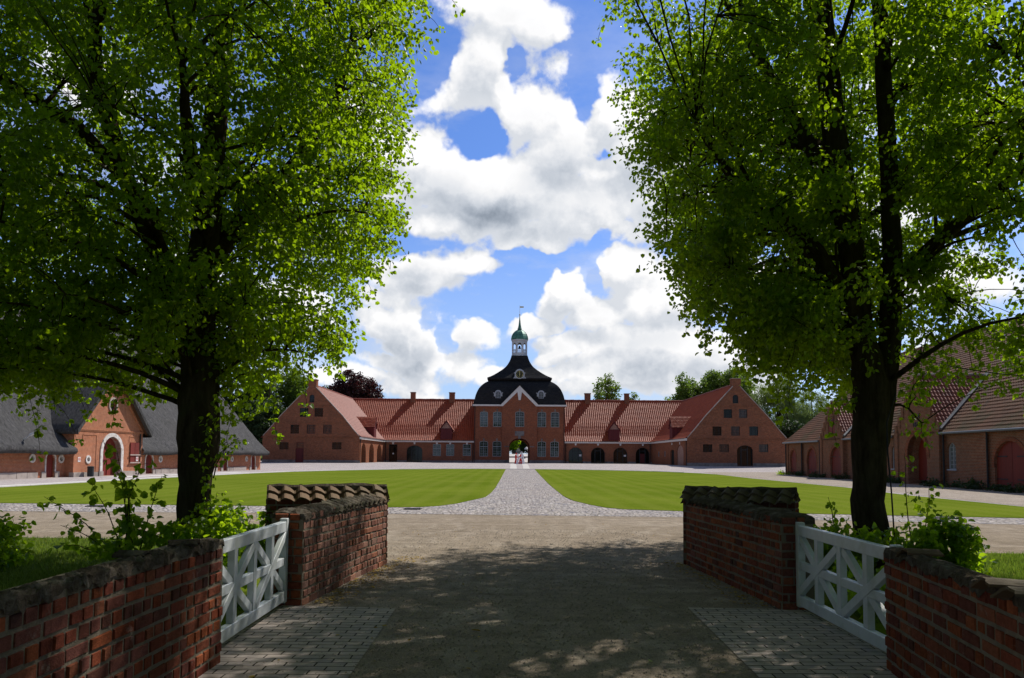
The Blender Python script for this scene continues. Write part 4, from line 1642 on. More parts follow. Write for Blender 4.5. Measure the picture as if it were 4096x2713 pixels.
# ------------------------------------------------------------------ thatched barn on the left
def thatch_sheet(par, name, o, U, H, length, prof, m, amp=.05, seed=1, step=.6, thick=.4, cut=None):
    rs = np.random.RandomState(seed)
    U = Vector(U).normalized()
    H = Vector(H).normalized()
    o = Vector(o)
    hs, zs = resample(prof, .55)
    nu = max(2, int(length / step))
    V = []
    ph = rs.uniform(0, 6.28, 8)
    # top side then the turned-under eave
    hh = list(hs)
    zz = list(zs)
    hh = [hs[0] + .45, hs[0] + .12, hs[0] - .02] + hh
    zz = [zs[0] - thick, zs[0] - thick * .95, zs[0] - thick * .5] + zz
    for i, (h, z) in enumerate(zip(hh, zz)):
        for k in range(nu + 1):
            u = length * k / nu
            w = amp * (math.sin(u * .55 + ph[0] + h * .3) + math.sin(u * 1.3 + ph[1] + z * .5) * .6 + math.sin(u * 3.1 + ph[2] + z) * .25) + rs.uniform(-.3, .3) * amp
            p = o + U * u + H * (h - w * .5) + Vector((0, 0, z + w * .6))
            V.append(tuple(p))
    n = nu + 1
    Fq = []
    for i in range(len(hh) - 1):
        for k in range(nu):
            uc = length * (k + .5) / nu
            if cut and cut[0] < uc < cut[1] and (hh[i] < cut[2]):
                continue
            Fq.append((i * n + k, i * n + k + 1, (i + 1) * n + k + 1, (i + 1) * n + k))
    ob = np_mesh(name, np.array(V), np.array(Fq), m, par, None, smooth=True)
    return ob


def arch_band(mb, fr, u0, u1, z0, z1, rise, t, w0, w1, n=14):
    out = outline(u0 - t, u1 + t, z0, z1 + t, rise + t, n)
    inn = outline(u0, u1, z0, z1, rise, n)
    O = out[1:] + [out[0]]
    I = inn[1:] + [inn[0]]
    for k in range(len(O) - 1):
        a, b, c, d = O[k], O[k + 1], I[k + 1], I[k]
        mb.hexa([fr.p(d[0], w0, d[1]), fr.p(a[0], w0, a[1]), fr.p(a[0], w1, a[1]), fr.p(d[0], w1, d[1]),
                 fr.p(c[0], w0, c[1]), fr.p(b[0], w0, b[1]), fr.p(b[0], w1, b[1]), fr.p(c[0], w1, c[1])])


def small_sign(par, f, u, z):
    a = MB()
    a.fbox(f, u - .14, u + .14, 0, .02, z - .17, z + .17)
    s_ = a.build('sign', M_paper, par)
    b = MB()
    b.ring(f, circle(u, z + .02, .10, n=16), circle(u, z + .02, .075, n=16), .02, .028)
    k = .07
    b.prism(f, [(u - k, z + .02 + k - .015), (u - k + .015, z + .02 + k), (u + k, z + .02 - k + .015), (u + k - .015, z + .02 - k)][::-1], .02, .027)
    b.build('prohibition_ring', M_redpaint, s_)


def build_left_barn():
    T = thing('thatched_barn', 'long low brick barn on the left under a huge grey thatched roof', 'barn', (-31.25, 60, 0), math.atan2(1, .09))
    fr = Fr((0, 0, 0), (1, 0, 0), (0, -1, 0))
    X0, X1, EZ = -30.0, 29.3, 2.0
    PX0, PX1, PD, PE, PZ = -4.55, 4.1, .65, 3.5, 8.0
    pc = (PX0 + PX1) / 2
    doors = [(-6.52, -5.62, 1.72), (-17.6, -16.7, 1.72), (5.72, 6.8, 1.68), (19.95, 20.9, 1.68), (26.8, 27.8, 1.7)]
    rounds = [(-7.88, 1.33), (-4.98, 1.29), (8.02, 1.25), (13.0, 1.25), (21.98, 1.23), (25.52, 1.23), (-13, 1.3)]
    mb = MB()
    for a, b in ((X0, PX0 + .02), (PX1 - .02, X1)):
        hs = [outline(u0, u1, .02, z1, .45, 10) for u0, u1, z1 in doors if a < u0 < b] + [circle(c, z, .2, n=16) for c, z in rounds if a + .1 < c < b]
        panel(mb, fr, [(a, -.2), (b, -.2), (b, EZ), (a, EZ)], hs, .25)
    mb.face([(X1, 0, -.2), (X1, 21, -.2), (X1, 21, EZ), (X1, 10.5, 14.3), (X1, 0, EZ)])
    mb.face([(X0, 0, -.2), (X0, 21, -.2), (X0, 21, EZ), (X0, 10.5, 14.3), (X0, 0, EZ)])
    mb.face([(X0, 21, -.2), (X1, 21, -.2), (X1, 21, EZ), (X0, 21, EZ)])
    mb.build('wall', M_brick_barn, T)
    fp = fr.off(w=PD)
    pm = MB()
    big = outline(-1.25, 1.1, .02, 2.97, 1.15, 14)
    hole2 = outline(2.25, 3.5, 1.0, 2.55, 0)
    panel(pm, fp, [(PX0, -.2), (PX1, -.2), (PX1, PE), (pc, PZ), (PX0, PE)],
          [big, circle(-.14, 5.4, .42, .46, 18), circle(-2.93, 1.25, .2, n=16)], .55)
    pm.face([(PX0, -PD, -.2), (PX0, 3, -.2), (PX0, 3, PE), (PX0, -PD, PE)])
    pm.face([(PX1, -PD, -.2), (PX1, 3, -.2), (PX1, 3, PE), (PX1, -PD, PE)])
    pm.build('porch_wall', M_brick_barn, T)
    tr = MB()
    tr.fbox(fp, PX0 - .02, PX1 + .02, -.1, .05, 3.32, 3.40)
    tr.fbox(fp, PX0 - .04, PX1 + .04, -.1, .08, 3.40, 3.47)
    for a, b in ((-3.6, -2.0), (2.2, 3.7)):
        for x in (a, b):
            tr.fbox(fp, x - .04, x + .04, 0, .03, .4 if (a < 0 and x == b) else 2.6, 3.05)
        tr.fbox(fp, a, b, 0, .032, 3.02, 3.09)
    for sg in (-1, 1):
        e = PX1 if sg > 0 else PX0
        sl = (PZ - PE) / (PX1 - pc)
        pts = [(e, PE), (pc, PZ), (pc, PZ - .32), (e - sg * .28, PE)]
        if sg < 0:
            pts = pts[::-1]
        tr.prism(fp, pts, 0, .07)
    tr.build('brick_trim', MATS['pink_infill'] if False else M_brick_barn, T)
    wb = MB()
    arch_band(wb, fp, -1.25, 1.1, .35, 2.97, 1.15, .29, -.45, .07)
    wb.build('whitewashed_arch', M_whitewash, T)
    bs = MB()
    for u in (-1.45, 1.3):
        bs.fbox(fp, u - .26, u + .26, -.4, .12, -.1, .36)
    bs.build_each('arch_base', M_granite, T)
    big_d = door(T, fp, -1.25, 1.1, .03, 2.97, 1.15, M_barndoor, w=-.4, leaves=2, hinges=0)
    bar = MB()
    bar.fbox(fp, -1.22, -.02, -.40, -.30, 1.22, 1.38)
    bar.fbox(fp, -.06, .0, -.39, -.35, .05, 1.2)
    bar.build('door_bar', M_barndoor, big_d)
    # hayloft shutters over the right-hand window
    sh = MB()
    sh.fbox(fp, 2.3, 2.86, .03, .09, .98, 2.58)
    sh.fbox(fp, 2.9, 3.46, .03, .095, .98, 2.58)
    so = sh.build('shutter', M_barndoor, T)
    br = MB()
    for z in (.98, 1.6):
        br.fbox(fp, 2.2, 3.56, .09, .16, z - .05, z + .05)
    br.build('shutter_bar', MATS['worn_batten'], so)
    small_sign(T, fp.off(w=0), -3.94, 1.25)
    small_sign(so, fp.off(w=.1), 3.2, 1.27)
    oc = MB()
    oc.ring(fp, circle(-.14, 5.4, .56, .60, 22), circle(-.14, 5.4, .42, .46, 22), -.08, .07)
    o_ = oc.build('round_window', M_granite, T)
    g = MB()
    g.prism(fp, circle(-.14, 5.4, .43, .47, 22), -.2, -.16)
    g.build('pane', M_glass, o_)
    for c, z, f in [(c, z, fr) for c, z in rounds] + [(-2.93, 1.25, fp)]:
        r1 = MB()
        r1.ring(f, circle(c, z, .30, n=20), circle(c, z, .165, n=20), -.1, .06)
        o_ = r1.build('round_vent', M_whitewash, T)
        g = MB()
        g.prism(f, circle(c, z, .17, n=16), -.18, -.14)
        g.build('dark_vent_disc', M_interior, o_)  # dark disc in place of a hole, shade put into its colour
    for u0, u1, z1 in doors:
        wb = MB()
        arch_band(wb, fr, u0, u1, .42, z1, .45, .11, -.1, .05)
        o_ = wb.build('door_surround', M_whitewash, T)
        door(T, fr, u0, u1, .02, z1, .45, M_barndoor, w=-.13)
    st = MB()
    rs = random.Random(4)
    blocks = []
    x = X0
    while x < X1:
        w = rs.uniform(.7, 1.6)
        x2 = min(x + w, X1)
        if not any(x2 > u0 - .12 and x < u1 + .12 for u0, u1, _ in doors) and not (x2 > PX0 - .1 and x < PX1 + .1):
            st.fbox(fr, x + .01, x2 - .01, -.1, .1 + rs.uniform(0, .03), -.2, .40 + rs.uniform(-.03, .03))
        x = x2
    for a, b in ((PX0 - .02, -3.2), (-3.2, -1.75), (1.6, 2.9), (2.9, PX1 + .02)):
        st.fbox(fp, a, b - .02, -.3, .07, -.2, .33 + rs.uniform(-.03, .03))
    for u0, u1, _ in doors:
        for u, e in ((u0 - .45, u0 - .01), (u1 + .01, u1 + .45)):
            st.fbox(fr, u, e, -.1, .08, -.2, .42)
    st.build_each('stone_footing', M_granite, T)
    # thatch
    sl = 12.6 / 11.2
    prof = [(-.85, 2.02), (-.5, 2.3), (0.4, 3.15), (10.5, 14.7)]
    thatch_sheet(T, 'thatched_roof', (X0 - .5, 0, 0), (1, 0, 0), (0, 1, 0), X1 - X0 + 1.0, prof, M_thatch, .07, 3, cut=(PX0 - X0 + .6, PX1 - X0 + .45, .9), step=.3)
    thatch_sheet(T, 'thatched_roof', (X0 - .5, 21, 0), (1, 0, 0), (0, -1, 0), X1 - X0 + 1.0, prof, M_thatch, .07, 5)
    # porch thatch, two slopes
    hw = (PX1 - PX0) / 2
    sp_ = (PZ - PE) / hw
    pp = [(-.45, PE - .15), (-.1, PE + .3), (hw, PZ + .42)]
    thatch_sheet(T, 'porch_thatch', (PX0, -PD - .55, 0), (0, 1, 0), (1, 0, 0), 7.6, pp, M_thatch, .045, 7, step=.4, thick=.34)
    thatch_sheet(T, 'porch_thatch', (PX1, -PD - .55, 0), (0, 1, 0), (-1, 0, 0), 7.6, pp, M_thatch, .045, 8, step=.4, thick=.34)
    ve = MB()
    for sg in (-1, 1):
        e = PX1 + .42 if sg > 0 else PX0 - .42
        pts = [(e, PE - .42), (e, PE - .08), (pc, PZ + .40), (pc, PZ + .02)]
        if sg > 0:
            pts = pts[::-1]
        ve.prism(fp, pts, .28, .56)
    ve.build('verge_thatch', M_thatch, T)
    bb = MB()
    for sg in (-1, 1):
        e = PX1 + .3 if sg > 0 else PX0 - .3
        pts = [(e, PE - .42), (e, PE - .14), (pc, PZ + .18), (pc, PZ - .12)]
        if sg > 0:
            pts = pts[::-1]
        bb.prism(fp, pts, .10, .28)
    bb.build('bargeboard', MATS['brown_wood'], T)
    rg = MB()
    rg.tube([(pc, -PD - .62 + k * .5, PZ + .44 + .10 * math.exp(-k * .8) + random.uniform(-.02, .02)) for k in range(13)], [.16] * 13, 8)
    rg.build('ridge_cap', MATS['pale_turf'], T)
    rg = MB()
    rg.tube([(x, 10.5, 14.72 + random.uniform(-.04, .04)) for x in np.arange(X0 - .5, X1 + .5, 1.0)], .28, 8)
    rg.build('ridge_cap', M_thatch, T)
    # lamp brackets on the roof edge
    for x, y, z in ((-9.2, -.35, 2.65), (23.5, -.35, 2.6)):
        lb = MB()
        lb.tube([(x, y, z - .1), (x, y - .5, z + .25)], .035, 6)
        lb.tube([(x, y - .45, z + .2), (x, y - .75, z + .36)], [.10, .06], 10)
        lb.build('roof_lamp', M_lantern, T)
    pipe(T, PX1 - .5, -PD - .1, .1, 3.3, M_darkmetal, .05)
    return T


mat('brown_wood', rough=.8, fn=noisy((.07, .035, .022), (.12, .065, .04), 7))
mat('worn_batten', rough=.8, fn=noisy((.35, .25, .22), (.5, .42, .38), 8))
mat('pale_turf', rough=.95, fn=noisy((.38, .36, .33), (.55, .53, .5), 6, bs=1, bd=.05))
build_left_barn()


# ------------------------------------------------------------------ tiled barn on the right
def build_right_barn():
    T = thing('tiled_barn', 'long brick barn on the right with steep mossy tiled roof and two gabled porches', 'barn', (26.4 + .057 * 19.7, 60, 0), math.atan2(-1, -.057))
    fr = Fr((0, 0, 0), (1, 0, 0), (0, -1, 0))
    X0, X1, EZ, D, RZ = -21.6, 34.0, 3.35, 10.5, 12.2
    porches = [(-10.5, -4.85, 6.5, .25), (5.1, 11.5, 7.15, .25)]
    arches = [(-20.6, -18.6, 2.55, 1.0, 'd1'), (-15.2, -12.5, 2.65, 1.3, 'd2'), (17.0, 19.95, 2.68, 1.2, 'd2'), (24.5, 27.0, 2.65, 1.2, 'd2')]
    wins = [(11.85, 12.85, 1.08, 2.7, .45), (3.8, 4.6, 1.0, 2.6, .35), (-2.5, -1.6, 1.05, 2.6, .4)]
    mb = MB()
    segs = [(X0, -10.5), (-4.85, 5.1), (11.5, X1)]
    for a, b in segs:
        hs = [outline(u0, u1, .05, z1, r_, 12) for u0, u1, z1, r_, k in arches if a < u0 < b] + [outline(u0, u1, z0, z1, r_, 8) for u0, u1, z0, z1, r_ in wins if a < u0 < b]
        panel(mb, fr, [(a, -.3), (b, -.3), (b, EZ), (a, EZ)], hs, .3)
    mb.face([(X0, 0, -.3), (X0, 2 * D, -.3), (X0, 2 * D, EZ), (X0, D, RZ - .1), (X0, 0, EZ)])
    mb.face([(X1, 0, -.3), (X1, 2 * D, -.3), (X1, 2 * D, EZ), (X1, D, RZ - .1), (X1, 0, EZ)])
    mb.face([(X0, 2 * D, -.3), (X1, 2 * D, -.3), (X1, 2 * D, EZ), (X0, 2 * D, EZ)])
    # piers and a saw-tooth course under the eaves
    for x in (-21.35, -16.6, -11.4, 12.2 - .75, 16.2, 20.9, 23.6, 28.2):
        mb.fbox(fr, x - .3, x + .3, -.05, .14, -.3, EZ)
    x = X0
    while x < X1:
        if not (-10.6 < x < -4.8 or 5.0 < x < 11.6):
            mb.fbox(fr, x, x + .12, -.05, .09, EZ - .22, EZ - .1)
        x += .24
    mb.build('wall', M_brick_east, T)
    for u0, u1, z1, r_, k in arches:
        ab = MB()
        arch_band(ab, fr, u0, u1, z1 - r_ - .2, z1, r_, .22, -.2, .035)
        ab.build('brick_arch', M_brick_gate, T)
        door(T, fr, u0, u1, .12, z1, r_, M_eastdoor, w=-.12, leaves=1 if k == 'd1' else 2, hinges=1)
    for i, (u0, u1, z0, z1, r_) in enumerate(wins):
        window(T, fr, u0, u1, z0, z1, r_, 1, 6, w=-.14, m=M_lightgrey, fw=.045, bar=.03, glass=MATS['dusty_glass'], sill=True)
    for n, (a, b, az, pd) in enumerate(porches):
        f = fr.off(w=pd)
        c = (a + b) / 2 + (-.0 if n else 0)
        pm = MB()
        if n == 0:
            holes = [outline(-8.1, -5.4, .05, 2.68, 1.35, 12), outline(-8.55, -6.85, 3.5, 5.35, .25, 8)]
        else:
            holes = [outline(6.95, 9.7, .05, 3.3, 1.3, 14)]
        panel(pm, f, [(a, -.3), (b, -.3), (b, 3.55), (c, az), (a, 3.55)], holes, .8)
        for x in (a, b):
            pm.face([(x, -pd, -.3), (x, 2, -.3), (x, 2, 3.6), (x, -pd, 3.6)])
            s = 1 if x == a else -1
            pm.fbox(f, min(x, x + s * .5), max(x, x + s * .5), -.05, .1, -.3, 3.5)
        # corbelled steps along the gable
        hw = (b - a) / 2
        for k in range(6):
            t = k / 6
            for s in (-1, 1):
                x = c + s * hw * (1 - t)
                z = 3.55 + (az - 3.55) * t
                pm.fbox(f, min(x, x - s * .34), max(x, x - s * .34), -.05, .07, z - .35, z + (az - 3.55) / 6 - .12)
        pm.build('porch_wall', M_brick_east, T)
        ab = MB()
        if n == 0:
            arch_band(ab, f, -8.1, -5.4, 1.2, 2.68, 1.35, .28, -.2, .04)
            ab.build('brick_arch', M_brick_gate, T)
            door(T, f, -8.1, -5.4, .1, 2.68, 1.35, M_eastdoor, w=-.15, leaves=2, hinges=1)
            s_ = MB()
            s_.fbox(f, -8.5, -7.72, -.1, -.04, 3.52, 5.3)
            s_.fbox(f, -7.68, -6.9, -.1, -.035, 3.52, 5.3)
            so = s_.build('loft_shutter', M_eastdoor, T)
            hb = MB()
            for z in (3.8, 5.0):
                hb.fbox(f, -8.5, -6.9, -.035, -.02, z, z + .07)
            hb.build('hinge', M_darkmetal, so)
        else:
            arch_band(ab, f, 6.95, 9.7, 1.8, 3.3, 1.3, .36, -.3, .045)
            ab.build('brick_arch', M_brick_gate, T)
            dl = door(T, f, 6.95, 9.7, .28, 3.3, 1.3, M_eastdoor, w=-.72, leaves=2)
            wk = MB()
            wk.fbox(f, 8.9, 8.94, -.72, -.69, .4, 2.2)
            wk.fbox(f, 8.4, 8.94, -.72, -.69, 2.2, 2.24)
            wk.build('wicket_door_joint', M_darkmetal, dl)
            for k, (txt, uc, zc) in enumerate((('H v E', 8.3, 4.40), ('1874', 8.35, 3.84))):
                cu = bpy.data.curves.new('lettering', 'FONT')
                cu.body = txt
                cu.size = .40
                cu.extrude = .02
                cu.offset = .012
                cu.space_character = 1.25
                cu.align_x = 'CENTER'
                to = bpy.data.objects.new('lettering', cu)
                COL.objects.link(to)
                bpy.context.view_layer.update()
                me = bpy.data.meshes.new_from_object(to.evaluated_get(bpy.context.evaluated_depsgraph_get()))
                bpy.data.objects.remove(to, do_unlink=True)
                to = bpy.data.objects.new('lettering', me)
                me.materials.clear()
                me.materials.append(M_darkmetal)
                COL.objects.link(to)
                to.parent = T
                to.location = (uc, -pd - .025, zc)
                to.rotation_euler = (PI / 2, 0, 0)
        # porch roof: two tiled slopes running back into the main roof
        ez = 3.45
        back = (az + .1 - 3.45) / .833 + 1.4
        for s in (-1, 1):
            e = b + .12 if s > 0 else a - .12
            run = abs(e - c)
            tiles('porch_roof', (e, -pd - .02, 0), (0, 1, 0), (-s, 0, 0), back, [(0, ez), (run, az + .12)], .23, .33, .03, M_tile_porch, T, seed=20 + n * 2 + s, lift=.04)
        rg = MB()
        rg.tube([(c, -pd - .05 + back * k / 14, az + .16 + random.uniform(-.015, .015)) for k in range(15)], .09, 7)
        rg.build('ridge', M_granite, T)
        vl = MB()
        for s in (-1, 1):
            e = b + .12 if s > 0 else a - .12
            y1 = (az + .1 - 3.5) / .833
            pts = []
            for k in range(10):
                t = k / 9
                pts.append((e - s * abs(e - c) * t, -.28 + (y1 + .2) * t, ez + .12 + (az + .1 - ez) * t + random.uniform(-.01, .02)))
            vl.tube(pts, [.10 + random.uniform(0, .03) for _ in pts], 6)
        vl.build('valley_flashing', M_zinc, T)
    # main roof
    tiles('roof', (X0 - .25, -.3, 0), (1, 0, 0), (0, 1, 0), X1 - X0 + .5, [(0, 3.32), (D + .3, RZ)], .25, .36, .042, M_tile_east, T, seed=31, lift=.045, sub=4)
    bk = MB()
    bk.face([(X0 - .25, 2 * D + .3, 3.3), (X1 + .25, 2 * D + .3, 3.3), (X1 + .25, D, RZ), (X0 - .25, D, RZ)])
    bk.build('rear_roof', M_tile_east, T)
    ridge(T, (X0 - .25, D, RZ + .02), (X1 + .25, D, RZ + .02), .15, M_tile_east, .03)
    gu = MB()
    for a, b in ((X0 - .2, -10.7), (-4.7, 4.9), (11.7, X1)):
        gu.tube([(a, -.42, 3.28), (b, -.42, 3.24)], .075, 8)
    gu.build_each('gutter', M_zinc, T)
    for x in (X0 + .1, -16.25, -11.0, 11.75, 16.65, 4.8):
        pipe(T, x, -.2 if x not in (-11.0,) else -.2, 0, 3.2, M_darkmetal, .055)
    rv = MB()
    for x, h in ((8.5, 6.9), (2.5, 8.2), (17, 8.8), (14, 5.5)):
        z = 3.45 + h * .833
        rv.hexa([(x, h, z), (x + .55, h, z), (x + .55, h + .5, z + .42), (x, h + .5, z + .42),
                 (x, h - .06, z + .12), (x + .55, h - .06, z + .12), (x + .55, h + .44, z + .54), (x, h + .44, z + .54)])
    rv.build_each('roof_light', M_zinc, T)
    return T


mat('dusty_glass', rough=.25, fn=noisy((.10, .12, .12), (.2, .22, .21), 2.5, bs=.05), spec=.5)
build_right_barn()


# ------------------------------------------------------------------ garden walls, brick by brick
PAL = [(.40, .115, .045), (.34, .085, .04), (.28, .075, .045), (.22, .06, .042), (.30, .10, .06), (.19, .075, .06), (.24, .10, .085), (.36, .13, .07)]


def brick_course_face(mb, cols, path, z0, z1, rnd, proud=.009, ch=.093, warm=1.0, pale=0.0):
    """bricks along a plan polyline; the outward side is to the right of the path direction"""
    P = [Vector((x, y, 0)) for x, y in path]
    seg = [0]
    for k in range(1, len(P)):
        seg.append(seg[-1] + (P[k] - P[k - 1]).length)
    L = seg[-1]

    def at(s):
        s = min(max(s, 0), L)
        for k in range(1, len(P)):
            if s <= seg[k] + 1e-9:
                t = (s - seg[k - 1]) / (seg[k] - seg[k - 1])
                d = (P[k] - P[k - 1]).normalized()
                return P[k - 1].lerp(P[k], t), Vector((d.y, -d.x, 0))
        return P[-1], Vector((d.y, -d.x, 0))
    row = 0
    z = z0
    while z < z1 - .03:
        hd = row % 2 == 1
        s = -rnd.uniform(.0, .12)
        bh = ch - rnd.uniform(.013, .020)
        while s < L - .01:
            bl = (.112 if hd else .235) + rnd.uniform(-.010, .010)
            if not hd and rnd.random() < .12:
                bl = .115
            a, b = max(s, 0) + .002, min(s + bl, L) - .002
            if b - a > .035:
                pa, na = at(a)
                pb, nb = at(b)
                pr = proud + rnd.uniform(-.005, .005)
                dz0, dz1 = rnd.uniform(-.004, .004), rnd.uniform(-.004, .004)
                zz0, zz1 = z + dz0, z + bh + dz1
                i = .005 + rnd.uniform(0, .004)
                dr = (pb - pa).normalized()
                tl = rnd.uniform(-.004, .004)
                back0, back1 = -.01, -.01
                base = [pa + na * back0, pb + nb * back0]
                fr_ = [pa + na * (pr + tl) + dr * i, pb + nb * (pr - tl) - dr * i]
                v = [base[0] + Vector((0, 0, zz0)), base[1] + Vector((0, 0, zz0)), base[1] + Vector((0, 0, zz1)), base[0] + Vector((0, 0, zz1)),
                     fr_[0] + Vector((0, 0, zz0 + i)), fr_[1] + Vector((0, 0, zz0 + i + dz1)), fr_[1] + Vector((0, 0, zz1 - i)), fr_[0] + Vector((0, 0, zz1 - i - dz0))]
                q = len(mb.v)
                mb.v += [tuple(x) for x in v]
                r_ = rnd.random()
                if r_ < .03:
                    c = (.05, .048, .052)
                elif r_ < .09:
                    c = (.12, .065, .055)
                else:
                    c = rnd.choice(PAL)
                c = tuple(a_ * .62 + b_ * .38 for a_, b_ in zip(c, (.24, .082, .055)))
                k_ = rnd.uniform(.62, .90) * warm
                c = tuple(x * k_ for x in c)
                if pale:
                    pk = pale * rnd.uniform(.3, 1.0)
                    c = tuple(a_ * (1 - pk) + b_ * pk for a_, b_ in zip(c, (.46, .30, .23)))
                for f in ((4, 5, 6, 7), (0, 1, 5, 4), (1, 2, 6, 5), (2, 3, 7, 6), (3, 0, 4, 7)):
                    mb.f.append(tuple(q + x for x in f))
                    mb.mi.append(0)
                    cols.append(c)
            s += bl + rnd.uniform(.010, .017)
        z += ch
        row += 1


def finish_bricks(mb, cols, name, parent):
    o = mb.build(name, M_wallbrick, parent)
    a = o.data.attributes.new('tint', 'FLOAT_COLOR', 'FACE')
    flat = []
    for c in cols:
        flat += [c[0], c[1], c[2], 1.0]
    a.data.foreach_set('color', flat)
    return o


def core_mesh(name, loop, z0, z1, m, parent, inset_=0.0):
    mb = MB()
    n = len(loop)
    tri = tessellate_polygon([[Vector((a, b, 0)) for a, b in loop]])
    mb.v = [(x, y, z0) for x, y in loop] + [(x, y, z1) for x, y in loop]
    for a, b, c in tri:
        mb.f.append((n + a, n + b, n + c))
        mb.mi.append(0)
    for k in range(n):
        j = (k + 1) % n
        mb.f.append((k, j, n + j, n + k))
        mb.mi.append(0)
    return mb.build(name, m, parent)


def offset_path(path, d):
    """shift a polyline to its left by d"""
    P = [Vector((x, y, 0)) for x, y in path]
    out = []
    for k in range(len(P)):
        t = (P[min(k + 1, len(P) - 1)] - P[max(k - 1, 0)]).normalized()
        n = Vector((-t.y, t.x, 0))
        q = P[k] + n * d
        out.append((q.x, q.y))
    return out


def lumpy_cap(path, width, z, h, m, name, parent, seed, over=.03, skew=0.0):
    """rough cement capping: a rounded ridge with irregular lumps over a wall whose outer face is the path"""
    rs = np.random.RandomState(seed)
    P = [Vector((x, y, 0)) for x, y in path]
    L = [0]
    for k in range(1, len(P)):
        L.append(L[-1] + (P[k] - P[k - 1]).length)
    n = max(6, int(L[-1] / .035))
    cs = 14
    V = []
    ph = rs.uniform(0, 6.28, 9)
    for i in range(n + 1):
        s = L[-1] * i / n
        k = 1
        while k < len(P) - 1 and s > L[k]:
            k += 1
        t = (s - L[k - 1]) / (L[k] - L[k - 1])
        p = P[k - 1].lerp(P[k], t)
        d = (P[k] - P[k - 1]).normalized()
        nl = Vector((-d.y, d.x, 0))
        endf = min(1, max(0.0, min(s, L[-1] - s)) / .12) ** .5 * .5 + .5
        lump = .35 * math.sin(s * 9 + ph[0]) + .3 * math.sin(s * 23 + ph[1]) + .2 * math.sin(s * 51 + ph[2])
        for j in range(cs):
            a = PI * j / (cs - 1)
            x = width / 2 - (width / 2 + over + .012 * lump) * math.cos(a)
            zz = h * (max(0.0, math.sin(a)) ** .75) * (1 + .22 * lump) * endf + (skew * (x / width))
            jx, jz = rs.uniform(-.010, .010, 2)
            if j in (0, cs - 1):
                zz = -.012 - .03 * (lump + rs.uniform(0, 1))
            q = p + nl * (x + jx) + Vector((0, 0, z + zz + jz))
            V.append(tuple(q))
    Fq = []
    for i in range(n):
        for j in range(cs - 1):
            Fq.append((i * cs + j, (i + 1) * cs + j, (i + 1) * cs + j + 1, i * cs + j + 1))
    o = np_mesh(name, np.array(V), np.array(Fq), m, parent, smooth=False)
    e = MB()
    for i in (0, n):
        e.face(V[i * cs:(i + 1) * cs])
    me = e.build('cap_end', m, o)
    return o


def tile_shard(parent, loc, rz, tilt, m, L_=.3, W_=.24):
    """one curved pantile piece set in the capping"""
    mb = MB()
    n, k = 9, 4
    c, s = math.cos(rz), math.sin(rz)
    for j in range(k + 1):
        for i in range(n + 1):
            a = i / n
            x = (a - .5) * W_
            y = (j / k - .5) * L_
            z = .035 * math.sin(a * PI * 1.3 + .2) + tilt * y + random.uniform(-.002, .002)
            if j in (0, k):
                y += random.uniform(-.012, .012)
            mb.v.append((loc[0] + x * c - y * s, loc[1] + x * s + y * c, loc[2] + z))
    for j in range(k):
        for i in range(n):
            q = j * (n + 1) + i
            mb.f.append((q, q + 1, q + n + 2, q + n + 1))
            mb.mi.append(0)
    off = len(mb.v)
    mb.v += [(x, y, z - .016) for x, y, z in mb.v]
    for j in range(k):
        for i in range(n):
            q = off + j * (n + 1) + i
            mb.f.append((q + n + 1, q + n + 2, q + 1, q))
            mb.mi.append(0)
    for i in range(n):
        mb.f.append((i, off + i, off + i + 1, i + 1))
        q = k * (n + 1) + i
        mb.f.append((q, q + 1, off + q + 1, off + q))
        mb.mi += [0, 0]
    for j in range(k):
        q = j * (n + 1)
        mb.f.append((q, q + n + 1, off + q + n + 1, off + q))
        q += n
        mb.f.append((q, off + q, off + q + n + 1, q + n + 1))
        mb.mi += [0, 0]
    return mb.build('tile_fragment', m, parent)


